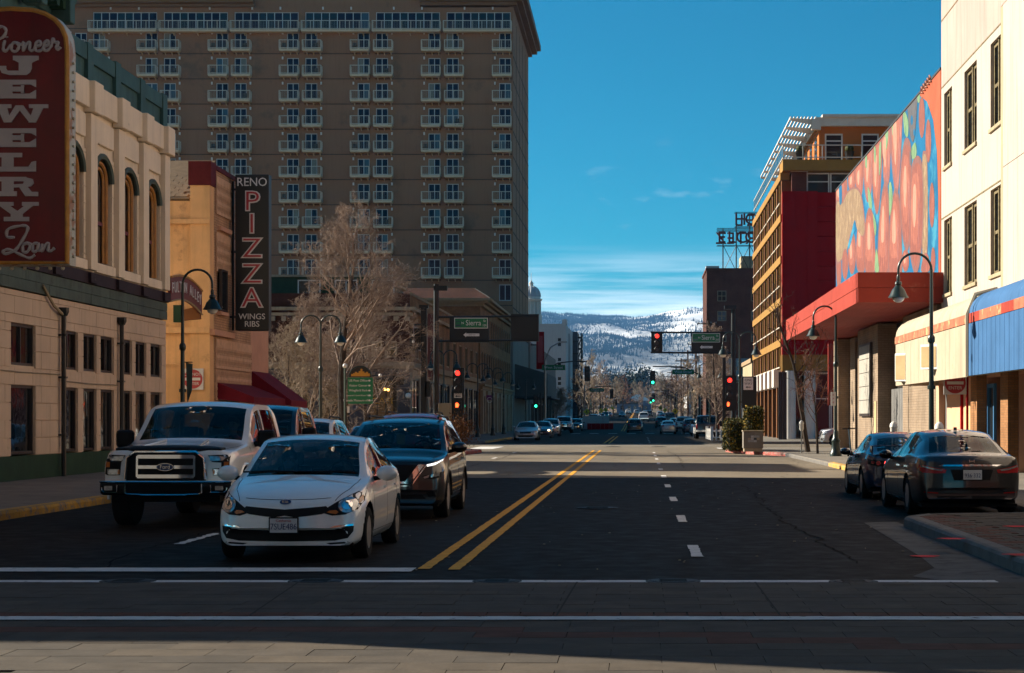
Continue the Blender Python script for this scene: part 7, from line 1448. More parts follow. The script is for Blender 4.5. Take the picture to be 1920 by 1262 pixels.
def decal(c, poly, side, name, mt, off=.006, th=.012, parent=None, cuts=3):
    """a piece lying on the body, outlined in (x,z) for 'f'ront/'r'ear, (y,z) for 'l'/'R' flanks, or (x,y) for the 't'op"""
    L_ = c.s['L']; cfg = {'f': (lambda a, b: (Vector((a, -3, b)), Vector((0, 1, 0)))), 'r': (lambda a, b: (Vector((a, L_+3, b)), Vector((0, -1, 0)))), 'R': (lambda a, b: (Vector((4, a, b)), Vector((-1, 0, 0)))), 'l': (lambda a, b: (Vector((-4, a, b)), Vector((1, 0, 0)))), 't': (lambda a, b: (Vector((a, b, 5)), Vector((0, 0, -1))))}[side]
    bm = bmesh.new(); fv = [bm.verts.new((a, b, 0)) for a, b in poly]; bm.faces.new(fv); bmesh.ops.triangulate(bm, faces=bm.faces)
    for _ in range(cuts):
        lg = [e for e in bm.edges if e.calc_length() > .07]
        if lg: bmesh.ops.subdivide_edges(bm, edges=lg, cuts=1); bmesh.ops.triangulate(bm, faces=[f for f in bm.faces if len(f.verts) > 3])
    last = None; miss = []
    for v in bm.verts:
        o, d = cfg(v.co.x, v.co.y); h = c.bvh.ray_cast(o, d)
        if h[0] is None: h2 = c.bvh.find_nearest(o + d*3.2); p = o + d*max(0, (h2[0]-o).dot(d))
        else: p = h[0]
        v.co = p - d*off
    d = cfg(0, 0)[1]; r = bmesh.ops.extrude_face_region(bm, geom=bm.faces[:]); 
    for v in [g_ for g_ in r['geom'] if isinstance(g_, bmesh.types.BMVert)]: v.co += d*(-th*0) 
    base = set(g_ for g_ in r['geom'] if isinstance(g_, bmesh.types.BMVert))
    for v in bm.verts:
        if v not in base: v.co += d*(off+th)
    bmesh.ops.recalc_face_normals(bm, faces=bm.faces)
    me = bpy.data.meshes.new(name); bm.to_mesh(me); bm.free(); me.polygons.foreach_set('use_smooth', [True]*len(me.polygons)); me.set_sharp_from_angle(angle=R(45)); me.materials.append(M[mt]); return link(name, me, parent or c.root)
mir = lambda P: [(-a, b) for a, b in P]
def both(c, P, side, name, mt, **k): return decal(c, P, side, name, mt, **k), decal(c, mir(P), side, name, mt, **k)
def surf(c, a, b, side='f'):
    o, d = {'f': (Vector((a, -3, b)), Vector((0, 1, 0))), 'r': (Vector((a, c.s['L']+3, b)), Vector((0, -1, 0)))}[side]; h = c.bvh.ray_cast(o, d); return h[0].y if h[0] else (0 if side == 'f' else c.s['L'])
def ell(cx, cz, rx, rz, n=24, p=1.0): return [(cx+rx*math.copysign(abs(math.cos(2*math.pi*k/n))**p, math.cos(2*math.pi*k/n)), cz+rz*math.copysign(abs(math.sin(2*math.pi*k/n))**p, math.sin(2*math.pi*k/n))) for k in range(n)]
def plate(c, z, side, txt, head_txt=None, x=0):
    y = surf(c, x, z, side); sg = -1 if side == 'f' else 1; y += sg*.03
    o = box(x-.17, x+.17, min(y, y+sg*.012), max(y, y+sg*.012), z-.095, z+.095).build('license_plate', 'trim_black', c.root); y += sg*.013
    box(x-.155, x+.155, min(y, y+sg*.004), max(y, y+sg*.004), z-.08, z+.08).build('plate_face', 'plate_white', o); y += sg*.006
    text(txt, .098, (x, y, z-.015), 'badge_blue', o, '-y' if side == 'f' else '+y', ext=.002, sx=.85)
    if head_txt: text(head_txt, .045, (x, y, z+.055), 'letter_red', o, '-y' if side == 'f' else '+y', ext=.002)
def mirrors(c, y, z, w_=.2, h_=.13, mt=None, x=None, arm='trim_black', deep=.1):
    for sg in (1, -1):
        xx = sg*(x or c.s['W']); m_ = MB().sphere((xx+sg*w_*.55, y, z), 1, 10, (w_*.55, deep, h_*.55)); o = m_.build('mirror', mt or 'trim_black', c.root, 60)
        if mt not in (None, 'trim_black'): sl2 = o.material_slots[0]; sl2.link = 'OBJECT'; sl2.material = M[mt]; o['paint'] = 1
        MB().tube([(xx-sg*.1, y+.03, z-.08), (xx+sg*w_*.3, y+.02, z-.05)], [.04, .03], 6).build('mirror_arm', arm, c.root, 40)
        MB().sphere((xx+sg*w_*.55, y+deep*.55, z), 1, 8, (w_*.46, deep*.5, h_*.44)).build('mirror_glass', 'car_glass_dark', o, 60)
def seams(c, doors, z0, z1, handles, hz, hmt=None):
    for side in 'lR':
        for y in doors: decal(c, [(y-.004, z0), (y+.004, z0), (y+.004, z1), (y-.004, z1)], side, 'door_seam', 'trim_black', off=.0015, th=.004)
        decal(c, [(doors[0], z0-.004), (doors[-1], z0-.004), (doors[-1], z0+.004), (doors[0], z0+.004)], side, 'door_seam', 'trim_black', off=.0015, th=.004)
        for y in handles: decal(c, [(y-.09, hz-.015), (y+.09, hz-.015), (y+.09, hz+.015), (y-.09, hz+.015)], side, 'door_handle', hmt or 'chrome', off=.03, th=.01)
def groove(c, pts, side, r=.0045, n=10, mt='trim_black', name='panel_seam'):
    """a panel gap following the body through the given points"""
    L_ = c.s['L']; P = []
    for (a, b), (a2, b2) in zip(pts, pts[1:]):
        for k in range(n):
            u, v = a+(a2-a)*k/n, b+(b2-b)*k/n
            o, d = (Vector((u, v, 5)), Vector((0, 0, -1))) if side == 't' else ((Vector((u, -3, v)), Vector((0, 1, 0))) if side == 'f' else (Vector((u, L_+3, v)), Vector((0, -1, 0))))
            h = c.bvh.ray_cast(o, d)
            if h[0]: P.append(h[0])
    if len(P) > 2: MB().tube(P, r, 5).build(name, mt, c.root, 40)
def hood(c, side_pts, front_pts):
    groove(c, side_pts, 't'); groove(c, mir(side_pts), 't'); groove(c, front_pts + [(-a, b) for a, b in front_pts[::-1][1:]] if front_pts[-1][0] == 0 else front_pts, 'f')
def repaint(o, key):
    for ch in [o] + list(o.children):
        if ch.name.split('.')[0] == 'body' or ch.get('paint'): ch.material_slots[0].link = 'OBJECT'; ch.material_slots[0].material = M[key]
        for q in ch.children:
            if q.get('paint'): q.material_slots[0].link = 'OBJECT'; q.material_slots[0].material = M[key]
    return o
# ---- white compact hatchback-sedan (front)
COMPACT = dict(L=4.3, W=.865, R=.305, wheels=(.84, 3.41), rim='rim_silver', spokes=7, tw=.19, rear_seat=3.15,
    top=[(0, .40), (.012, .52), (.03, .61), (.08, .695), (.2, .77), (.55, .875), (.95, .955), (1.05, .985), (1.30, 1.11), (1.78, 1.345), (2.0, 1.415), (2.4, 1.455), (3.0, 1.42), (3.35, 1.345), (3.85, 1.10), (4.1, 1.03), (4.22, .98), (4.28, .75), (4.3, .5)],
    belt=[(0, .38), (.1, .60), (.4, .74), (1.0, .90), (2.0, .935), (3.3, .99), (4.0, .98), (4.25, .85), (4.3, .5)],
    width=[(0, .70), (.05, .77), (.2, .825), (.6, .86), (3.6, .86), (4.1, .80), (4.3, .66)], roofw=[(0, .62), (.3, .72), (1.0, .75), (1.78, .645), (2.2, .62), (3.3, .58), (3.85, .63), (4.3, .6)],
    drop=[(0, .012), (.3, .03), (1.0, .035), (1.8, .05), (3.3, .05), (4.3, .02)], sill=[(0, .19), (.5, .20), (3.6, .22), (4.3, .30)], bow=[(0, .26), (.5, .20), (1.05, .20), (1.8, .09), (2.4, 0), (3.4, -.06), (4.3, -.16)],
    glass=dict(front=(1.03, 1.90), rear=(3.30, 3.82), side=[(1.40, 2.32), (2.42, 3.42)]))
def compact():
    c = car_body(COMPACT, 'car_white', 'compact_car', 'white compact car nearest the camera waiting at the stop line'); t = c.root
    G = [(-.46, .645), (-.3, .632), (-.14, .62), (0, .61), (.14, .62), (.3, .632), (.46, .645), (.50, .60), (.42, .555), (.22, .53), (.12, .52), (0, .54), (-.12, .52), (-.22, .53), (-.42, .555), (-.50, .60)]
    decal(c, G, 'f', 'grille', 'trim_black', cuts=4)
    H = [(.47, .625), (.41, .575), (.53, .535), (.67, .545), (.79, .60), (.83, .69), (.82, .83), (.76, .80), (.60, .71)]
    for hl in both(c, H, 'f', 'headlight', 'trim_black', off=.008, cuts=4): pass
    for sg, nm in ((1, 0), (-1, 0)):
        f_ = (lambda P: P) if sg > 0 else mir
        decal(c, f_(ell(.69, .655, .10, .088)), 'f', 'headlight_lens', 'headlamp', off=.016); decal(c, f_(ell(.685, .655, .055, .05)), 'f', 'headlight_bulb', 'chrome', off=.022)
        decal(c, f_([(.50, .595), (.47, .575), (.57, .552), (.60, .575), (.57, .60)]), 'f', 'turn_signal', 'lamp_amber', off=.014); decal(c, f_([(.795, .66), (.825, .70), (.81, .76), (.785, .72)]), 'f', 'side_reflector', 'lamp_amber', off=.014)
    I = [(-.76, .41), (-.72, .42), (-.55, .375), (-.2, .365), (.2, .365), (.55, .375), (.72, .42), (.76, .41), (.755, .35), (.70, .275), (.55, .245), (0, .235), (-.55, .245), (-.70, .275), (-.755, .35)]
    decal(c, I, 'f', 'lower_grille', 'trim_black', cuts=4); both(c, [(.50, .395), (.56, .42), (.755, .437), (.755, .415), (.60, .405)], 'f', 'fog_trim', 'chrome', off=.012)
    both(c, [(.5, .202), (.72, .215), (.70, .235), (.45, .218)], 'f', 'bumper_lip', 'trim_black', off=.004)
    decal(c, ell(0, .695, .065, .028), 'f', 'badge', 'badge_blue', off=.012); text('KIA', .05, (0, surf(c, 0, .695)-.018, .695), 'chrome', t, ext=.002, name='badge_lettering')
    plate(c, .43, 'f', '7SUE486', 'California')
    hood(c, [(.55, .20), (.66, .55), (.70, .90), (.71, 1.12)], [(.50, .735), (.3, .722), (0, .716)])
    mirrors(c, 1.48, .985, .24, .17, 'car_white', .84); seams(c, (1.22, 2.37, 3.25), .30, .93, (2.2, 3.1), .80, 'car_white')
    for x0, x1 in ((-.70, .02), (-.05, .62)): MB().tube([(x0, 1.09, 1.01), ((x0+x1)/2, 1.045, 1.02), (x1, 1.08, 1.015)], .010, 5).build('wiper', 'trim_black', t)
    for sg in (1, -1): MB().tube([(sg*.61, 1.95, 1.345), (sg*.595, 2.3, 1.41), (sg*.575, 3.0, 1.385), (sg*.565, 3.3, 1.31)], .007, 5).build('roof_seam', 'trim_black', t)
    MB().sphere((0, 1.75, 1.27), 1, 8, (.11, .025, .035)).build('rear_view_mirror', 'trim_black', t, 60)
    # rear lamps for the far copies
    both(c, [(.45, .95), (.62, .96), (.63, .80), (.50, .80)], 'r', 'tail_light', 'tail_red'); plate_later = None
    return c
# ---- pickup (front)
PICKUP = dict(L=5.9, W=1.0, R=.42, wheels=(.95, 4.62), rim='rim_dark', spokes=6, tw=.29, arch=.52, rear_seat=3.6, cat='pickup truck',
    top=[(0, .70), (.01, 1.0), (.03, 1.13), (.08, 1.19), (.3, 1.225), (1.2, 1.30), (1.33, 1.335), (1.6, 1.50), (1.98, 1.79), (2.15, 1.87), (2.6, 1.935), (3.4, 1.93), (3.72, 1.87), (3.80, 1.75), (3.88, 1.36), (3.95, 1.31), (5.85, 1.30), (5.88, 1.2), (5.9, .8)],
    belt=[(0, .68), (.05, 1.05), (.4, 1.16), (1.3, 1.20), (3.8, 1.25), (5.8, 1.26), (5.9, .8)],
    width=[(0, .93), (.1, .965), (.5, .995), (5.6, .995), (5.9, .96)], roofw=[(0, .80), (.4, .86), (1.3, .90), (2.0, .825), (2.4, .80), (3.7, .79), (3.9, .90), (5.9, .9)],
    drop=[(0, .02), (.4, .05), (1.3, .05), (2.0, .06), (3.7, .06), (3.95, .02), (5.9, .02)], sill=[(0, .60), (.5, .50), (5.2, .50), (5.9, .60)], bow=[(0, .06), (.5, .06), (1.33, .14), (2.1, .07), (2.6, 0), (5.9, -.02)],
    glass=dict(front=(1.36, 2.10), rear=(3.80, 3.885), side=[(1.62, 2.58), (2.68, 3.62)]))
def pickup():
    c = car_body(PICKUP, 'car_white_b', 'pickup_truck', 'white pickup truck with big chrome grille beside the white compact car'); t = c.root
    decal(c, [(-.60, .72), (.60, .72), (.60, .80), (.56, 1.06), (.46, 1.14), (-.46, 1.14), (-.56, 1.06), (-.60, .80)], 'f', 'grille', 'trim_black', off=.02, cuts=4)
    rim = MB(); P = [(-.60, .74), (-.57, 1.06), (-.46, 1.145), (.46, 1.145), (.57, 1.06), (.60, .74)]; rim.tube([(a, surf(c, a*.9, .95)-.06, b) for a, b in P], .026, 8); rim.build('grille_surround', 'chrome', t, 40)
    for z, h in ((1.08, .055), (.925, .05), (.785, .055)): decal(c, [(-.42, z-h/2), (.42, z-h/2), (.44, z), (.42, z+h/2), (-.42, z+h/2), (-.44, z)], 'f', 'grille_bar', 'chrome', off=.05, th=.03)
    for x in (-.43, .43): decal(c, [(x-.015, .78), (x+.015, .78), (x+.015, 1.09), (x-.015, 1.09)], 'f', 'grille_post', 'chrome', off=.045)
    decal(c, ell(0, .925, .125, .052), 'f', 'badge', 'badge_blue', off=.065, th=.02); MB().tube([(.128*math.cos(k*.3), surf(c, 0, .925)-.066, .925+.054*math.sin(k*.3)) for k in range(22)], .007, 5).build('badge_ring', 'chrome', t); text('Ford', .085, (0, surf(c, 0, .925)-.070, .925), 'chrome', t, ext=.002, sx=.95, name='badge_lettering')
    H = [(.62, 1.10), (.88, 1.11), (.93, 1.09), (.935, .82), (.90, .80), (.70, .80), (.69, .90), (.82, .91), (.82, .99), (.68, 1.0)]
    both(c, H, 'f', 'headlight', 'trim_black', off=.010); both(c, [(.66, 1.015), (.84, 1.02), (.90, 1.08), (.64, 1.09)], 'f', 'headlight_lens', 'headlamp', off=.02); both(c, [(.71, .81), (.89, .81), (.90, .89), (.71, .89)], 'f', 'headlight_lens', 'headlamp', off=.02)
    both(c, [(.86, .92), (.92, .92), (.92, 1.0), (.86, 1.0)], 'f', 'turn_signal', 'lamp_amber', off=.02); both(c, [(.70, .82), (.73, .82), (.73, .88), (.70, .88)], 'f', 'turn_signal', 'lamp_amber', off=.024)
    # bumper
    b = MB(); pr = [(.0, .50), (-.10, .53), (-.13, .60), (-.13, .66), (-.10, .70), (0, .71)]; xs = [-.985, -.9, -.6, 0, .6, .9, .985]; off = [.10, .04, .0, -.02, 0, .04, .10]
    n = len(pr); b.add([(x, o+u, z) for x, o in zip(xs, off) for u, z in pr], [(i*n+j, i*n+j+1, (i+1)*n+j+1, (i+1)*n+j) for i in range(len(xs)-1) for j in range(n-1)]); bo = b.build('front_bumper', 'trim_black', t, 40)
    for pts in ([(-.98, -.06, .705), (-.6, -.12, .705), (0, -.14, .705), (.6, -.12, .705), (.98, -.06, .705)], [(-.57, -.155, .68), (-.57, -.155, .545), (-.53, -.155, .525), (-.36, -.155, .52), (-.33, -.155, .51), (.33, -.155, .51), (.36, -.155, .52), (.53, -.155, .525), (.57, -.155, .545), (.57, -.155, .68)]): MB().tube(pts, .014, 6).build('bumper_trim', 'chrome', bo)
    box(-.55, .55, -.165, -.14, .53, .675).build('bumper_insert', 'mat_black', bo)
    for sg in (1, -1):
        MB().tube([(sg*.70, -.135, .66), (sg*.70, -.135, .55), (sg*.90, -.105, .55), (sg*.935, -.095, .58), (sg*.94, -.095, .62)], .009, 5).build('bumper_trim', 'chrome', bo); box(sg*.83-.06, sg*.83+.06, -.135, -.11, .58, .645).build('fog_lamp', 'headlamp', bo)
    box(-.80, .80, .05, .5, .40, .50).build('valance', 'mat_black', t); MB().sphere((.0, 4.6, .42), .17, 8).build('differential', 'mat_black', t)
    D = [(-.80, .10), (-.50, .02), (-.30, .0), (.30, .0), (.50, .02), (.80, .10), (.82, .28), (.52, .26), (.42, .18), (.26, .20), (-.26, .20), (-.42, .18), (-.52, .26), (-.82, .28)]
    decal(c, [(a, b+.045) for a, b in D], 't', 'bug_deflector', 'trim_black', off=.03, th=.01, cuts=4)
    groove(c, [(.80, .35), (.86, .8), (.88, 1.25)], 't'); groove(c, [(-.80, .35), (-.86, .8), (-.88, 1.25)], 't')
    for x in (-.33, .33): MB().tube([(x*1.25, .3, 1.235), (x*1.1, .8, 1.275), (x, 1.25, 1.318)], .018, 5).build('hood_ridge', 'car_white_b', t)
    for sg in (1, -1):
        o = MB(); o.box(sg*1.13-.14, sg*1.13+.14, 1.72, 1.86, 1.19, 1.47); o.build('mirror', 'trim_black', t, bevel=.05); MB().tube([(sg*.93, 1.8, 1.24), (sg*1.05, 1.8, 1.26)], .05, 6).build('mirror_arm', 'trim_black', t)
    seams(c, (1.42, 2.63, 3.72), .58, 1.24, (2.45, 3.55), 1.12, 'chrome'); decal(c, [(3.90, .6), (3.92, .6), (3.92, 1.25), (3.90, 1.25)], 'R', 'bed_gap', 'trim_black', off=.002); decal(c, [(3.90, .6), (3.92, .6), (3.92, 1.25), (3.90, 1.25)], 'l', 'bed_gap', 'trim_black', off=.002)
    for wy in (.95, 4.62):
        for sg in (1, -1): MB().tube([(sg*.985, wy+.53*math.cos(math.pi*k/14), .42+.53*math.sin(math.pi*k/14)) for k in range(15)], .028, 6).build('arch_lip', 'car_white_b', t, 40)
    both(c, [(.80, 1.2), (.95, 1.2), (.95, .85), (.80, .85)], 'r', 'tail_light', 'tail_red'); box(-.97, .97, 5.88, 6.02, .55, .75).build('rear_bumper', 'chrome', t, bevel=.02)
    return c
# ---- crossover (front)
SUV = dict(L=4.64, W=.92, R=.355, wheels=(.93, 3.64), rim='rim_silver', spokes=5, tw=.23, arch=.43, rear_seat=3.3,
    top=[(0, .50), (.01, .72), (.03, .86), (.08, .955), (.2, 1.0), (.6, 1.065), (1.0, 1.125), (1.08, 1.15), (1.35, 1.31), (1.75, 1.53), (2.0, 1.615), (2.5, 1.67), (3.4, 1.655), (4.0, 1.58), (4.15, 1.48), (4.45, 1.14), (4.55, 1.05), (4.62, .8), (4.64, .5)],
    belt=[(0, .48), (.06, .78), (.3, .94), (1.0, 1.06), (2.2, 1.09), (3.6, 1.14), (4.4, 1.12), (4.6, .8), (4.64, .48)],
    width=[(0, .78), (.05, .83), (.25, .90), (.7, .92), (3.9, .92), (4.4, .87), (4.64, .74)], roofw=[(0, .70), (.3, .80), (1.05, .83), (1.8, .725), (2.2, .70), (4.0, .67), (4.3, .70), (4.64, .66)],
    drop=[(0, .015), (.3, .035), (1.0, .04), (1.8, .05), (4.0, .05), (4.64, .02)], sill=[(0, .26), (.5, .24), (3.9, .26), (4.64, .36)], bow=[(0, .20), (.5, .17), (1.08, .18), (1.8, .09), (2.4, 0), (4.0, -.06), (4.64, -.12)],
    glass=dict(front=(1.08, 1.88), rear=(4.12, 4.42), side=[(1.45, 2.42), (2.52, 3.40), (3.50, 4.0)]))
def suv():
    c = car_body(SUV, 'car_black', 'crossover_car', 'black crossover with chrome V grille behind the white compact car'); t = c.root
    decal(c, [(-.60, .90), (.60, .90), (.36, .58), (-.36, .58)], 'f', 'grille', 'trim_black', off=.006, cuts=4)
    both(c, [(.60, .90), (.50, .905), (.27, .60), (.36, .575)], 'f', 'grille_chrome', 'chrome', off=.014); decal(c, [(-.30, .595), (.30, .595), (.28, .63), (-.28, .63)], 'f', 'grille_chrome', 'chrome', off=.014); both(c, [(.64, .90), (.62, .90), (.38, .56), (.40, .56)], 'f', 'grille_edge', 'chrome', off=.010); decal(c, [(-.40, .55), (.40, .55), (.39, .562), (-.39, .562)], 'f', 'grille_edge', 'chrome', off=.010)
    both(c, [(.63, .90), (.78, .935), (.86, .985), (.85, .955), (.76, .895), (.64, .87)], 'f', 'running_light', 'drl', off=.012)
    both(c, [(.56, .72), (.74, .75), (.86, .78), (.85, .69), (.74, .665), (.60, .665)], 'f', 'headlight', 'trim_black', off=.010); both(c, [(.58, .70), (.68, .735), (.66, .685), (.60, .675)], 'f', 'headlight_lens', 'headlamp', off=.018); both(c, [(.70, .738), (.83, .768), (.83, .72), (.70, .69)], 'f', 'headlight_lens', 'headlamp', off=.018)
    both(c, [(.62, .44), (.80, .50), (.80, .40), (.66, .37)], 'f', 'fog_recess', 'trim_black'); decal(c, [(-.62, .34), (.62, .34), (.56, .41), (-.56, .41)], 'f', 'lower_grille', 'trim_black')
    yb = surf(c, 0, .75); MB().tube([(.085*math.cos(k*.3), yb-.025, .755+.085*math.sin(k*.3)) for k in range(22)], .012, 6).build('badge_ring', 'chrome', t, 40); box(-.105, .105, yb-.035, yb-.02, .738, .772).build('badge_bar', 'chrome', t); text('NISSAN', .028, (0, yb-.037, .755), 'black', t, ext=.001, name='badge_lettering')
    plate(c, .49, 'f', '9KZR777', 'California'); hood(c, [(.70, .30), (.77, .7), (.79, 1.1)], [(.60, .935), (.3, .93), (0, .93)]); mirrors(c, 1.62, 1.16, .25, .17, 'car_black', .88)
    seams(c, (1.30, 2.47, 3.45), .40, 1.08, (2.3, 3.3), .95, 'car_black')
    MB().prism([(-.07, 1.74, 1.38), (.07, 1.74, 1.38), (.07, 1.75, 1.21), (-.07, 1.75, 1.21)], (0, .004, 0)).build('hang_tag', 'tag_green', t); MB().sphere((0, 1.80, 1.42), 1, 8, (.12, .03, .04)).build('rear_view_mirror', 'trim_black', t, 60)
    for sg in (1, -1): MB().tube([(sg*.60, 2.15, 1.66), (sg*.60, 2.3, 1.70), (sg*.585, 3.8, 1.67), (sg*.585, 3.95, 1.62)], .02, 6).build('roof_rail', 'trim_black', t, 40)
    for wy in SUV['wheels']:
        for sg in (1, -1): MB().tube([(sg*.905, wy+.435*math.cos(math.pi*k/14), .355+.435*math.sin(math.pi*k/14)) for k in range(15)], .025, 6).build('arch_lip', 'trim_black', t, 40)
    both(c, [(.50, 1.02), (.80, 1.05), (.82, .90), (.55, .90)], 'r', 'tail_light', 'tail_red'); decal(c, [(-.2, .82), (.2, .82), (.2, .70), (-.2, .70)], 'r', 'license_plate', 'plate_white')
    return c
# ---- sedan (rear)
SEDAN = dict(L=4.9, W=.925, R=.33, wheels=(.95, 3.73), rim='rim_silver', spokes=10, tw=.22, rear_seat=3.35, gmat2='car_glass',
    top=[(0, .45), (.015, .58), (.05, .68), (.15, .755), (.6, .87), (1.2, .97), (1.33, 1.0), (1.6, 1.12), (2.1, 1.36), (2.35, 1.43), (2.8, 1.465), (3.4, 1.43), (3.75, 1.345), (4.38, 1.07), (4.48, 1.045), (4.75, 1.035), (4.83, .98), (4.88, .80), (4.9, .5)],
    belt=[(0, .43), (.1, .64), (.5, .78), (1.3, .91), (2.5, .945), (3.8, 1.0), (4.5, 1.0), (4.8, .93), (4.87, .75), (4.9, .48)],
    width=[(0, .72), (.06, .80), (.3, .88), (.8, .92), (4.0, .92), (4.5, .885), (4.8, .83), (4.9, .74)], roofw=[(0, .65), (.4, .77), (1.3, .80), (2.1, .62), (2.6, .585), (3.6, .575), (4.38, .70), (4.6, .74), (4.9, .68)],
    drop=[(0, .012), (.4, .035), (1.3, .04), (2.1, .05), (3.6, .05), (4.4, .025), (4.9, .012)], sill=[(0, .18), (.5, .19), (4.1, .20), (4.9, .30)], bow=[(0, .24), (.5, .2), (1.33, .2), (2.1, .09), (2.8, 0), (3.7, -.10), (4.4, -.14), (4.9, -.20)],
    glass=dict(front=(1.36, 2.22), rear=(3.68, 4.34), side=[(1.75, 2.72), (2.82, 3.68)]))
def sedan():
    c = car_body(SEDAN, 'car_charcoal', 'sedan_car', 'charcoal sedan parked nearest on the right, seen from behind'); t = c.root
    both(c, [(.42, .80), (.62, .83), (.84, .885), (.86, .80), (.80, .745), (.60, .735), (.44, .74)], 'r', 'tail_light', 'tail_red', off=.010); both(c, [(.48, .80), (.66, .825), (.80, .865), (.80, .84), (.62, .79), (.50, .775)], 'r', 'tail_light_clear', 'headlamp', off=.016)
    decal(c, [(-.56, .855), (.56, .855), (.50, .88), (0, .887), (-.50, .88)], 'r', 'trunk_chrome', 'chrome', off=.012); decal(c, [(-.30, .62), (.30, .62), (.36, .80), (-.36, .80)], 'r', 'plate_recess', 'trim_black', off=.004)
    plate(c, .715, 'r', '936\u00b7332'); yb = surf(c, 0, .94, 'r'); b_ = MB(); b_.box(-.045, -.033, yb, yb+.02, .915, .965); b_.box(.033, .045, yb, yb+.02, .915, .965); b_.box(-.035, .035, yb, yb+.02, .934, .946); b_.build('badge', 'chrome', t)
    both(c, [(.55, .395), (.78, .41), (.78, .43), (.55, .415)], 'r', 'rear_reflector', 'tail_red', off=.008); decal(c, [(-.80, .445), (.80, .445), (.80, .457), (-.80, .457)], 'r', 'bumper_crease', 'chrome', off=.003, th=.004); decal(c, [(-.70, .26), (.70, .26), (.74, .36), (-.74, .36)], 'r', 'diffuser', 'trim_black', off=.004)
    decal(c, [(-.62, .985), (.62, .985), (.62, .991), (-.62, .991)], 'r', 'trunk_seam', 'trim_black', off=.001, th=.003)
    for sg in (1, -1): decal(c, [(sg*.60, 4.36), (sg*.604, 4.36), (sg*.60, 4.8), (sg*.596, 4.8)], 't', 'trunk_seam', 'trim_black', off=.001, th=.003)
    mirrors(c, 1.85, 1.0, .22, .15, 'car_charcoal', .88); seams(c, (1.55, 2.77, 3.62), .30, .94, (2.6, 3.5), .83, 'chrome')
    MB().prism([(-.03, 3.35, 1.44), (.03, 3.35, 1.44), (.0, 3.5, 1.44)], (0, 0, .06)).build('roof_fin', 'car_charcoal', t)
    both(c, [(.48, .64), (.74, .71), (.84, .75), (.82, .66), (.70, .61), (.5, .60)], 'f', 'headlight', 'headlamp', off=.01); decal(c, [(-.46, .66), (.46, .66), (.40, .52), (-.40, .52)], 'f', 'grille', 'trim_black', off=.006); decal(c, [(-.6, .38), (.6, .38), (.5, .27), (-.5, .27)], 'f', 'lower_grille', 'trim_black', off=.006); decal(c, [(-.46, .655), (.46, .655), (.47, .675), (-.47, .675)], 'f', 'grille_chrome', 'chrome', off=.012); decal(c, [(-.16, .50), (.16, .50), (.16, .42), (-.16, .42)], 'f', 'license_plate', 'plate_white', off=.02)
    return c
COUPE = dict(SEDAN, L=4.38, W=.865, R=.31, wheels=(.88, 3.45), spokes=6, rear_seat=2.95,
    top=[(0, .42), (.015, .55), (.05, .64), (.15, .71), (.6, .81), (1.1, .90), (1.2, .93), (1.5, 1.06), (1.95, 1.28), (2.2, 1.345), (2.6, 1.375), (3.1, 1.33), (3.45, 1.23), (4.05, .98), (4.15, .955), (4.28, .93), (4.33, .85), (4.36, .70), (4.38, .45)],
    belt=[(0, .40), (.1, .60), (.5, .73), (1.2, .85), (2.3, .89), (3.4, .93), (4.1, .92), (4.3, .82), (4.38, .43)],
    width=[(0, .68), (.06, .75), (.3, .82), (.8, .86), (3.6, .86), (4.1, .81), (4.38, .68)], roofw=[(0, .6), (.4, .71), (1.2, .74), (1.95, .58), (2.4, .55), (3.2, .54), (4.05, .64), (4.38, .62)],
    drop=[(0, .012), (.4, .035), (1.2, .04), (1.95, .05), (3.2, .05), (4.05, .025), (4.38, .012)], sill=[(0, .17), (.5, .18), (3.7, .19), (4.38, .27)], bow=[(0, .24), (.5, .2), (1.2, .2), (1.95, .09), (2.5, 0), (3.4, -.10), (4.38, -.18)],
    glass=dict(front=(1.22, 2.08), rear=(3.35, 4.0), side=[(1.6, 2.62), (2.70, 3.20)]))
def coupe():
    c = car_body(COUPE, 'car_blue', 'sports_coupe', 'dark blue coupe with rear wing and round lit tail lamp parked ahead of the sedan'); t = c.root
    both(c, [(.30, .78), (.60, .80), (.78, .82), (.79, .72), (.62, .675), (.32, .68)], 'r', 'tail_light', 'trim_black', off=.008)
    for sg in (1, -1):
        f_ = (lambda P: P) if sg > 0 else mir
        decal(c, f_(ell(.43, .735, .055, .055)), 'r', 'tail_lens', 'tail_lit', off=.014); decal(c, f_(ell(.43, .735, .030, .030)), 'r', 'tail_lens', 'tail_red', off=.018); decal(c, f_(ell(.60, .745, .045, .045)), 'r', 'tail_lens', 'tail_red', off=.014); decal(c, f_(ell(.70, .755, .030, .030)), 'r', 'tail_lens', 'tail_red', off=.014)
    wg = MB(); wg.box(-.70, .70, 3.98, 4.24, 1.085, 1.11); 
    for sg in (1, -1): wg.prism([(sg*.70, 3.92, .96), (sg*.70, 4.22, .93), (sg*.70, 4.24, 1.10), (sg*.70, 3.98, 1.10)], (sg*.03, 0, 0))
    wo = wg.build('rear_wing', 'car_blue', t, bevel=.01); wo['paint'] = 1
    decal(c, [(-.2, .55), (.2, .55), (.2, .66), (-.2, .66)], 'r', 'license_plate', 'plate_white', off=.01); decal(c, [(-.6, .24), (.6, .24), (.62, .33), (-.62, .33)], 'r', 'diffuser', 'trim_black', off=.004); decal(c, [(-.70, .43), (.70, .43), (.70, .445), (-.70, .445)], 'r', 'bumper_crease', 'trim_black', off=.003, th=.004)
    mirrors(c, 1.7, .94, .22, .14, 'car_blue', .84); seams(c, (1.45, 2.66), .30, .88, (2.5,), .78, 'car_blue'); both(c, [(.46, .60), (.7, .66), (.78, .68), (.76, .60), (.5, .57)], 'f', 'headlight', 'headlamp', off=.01)
    return c
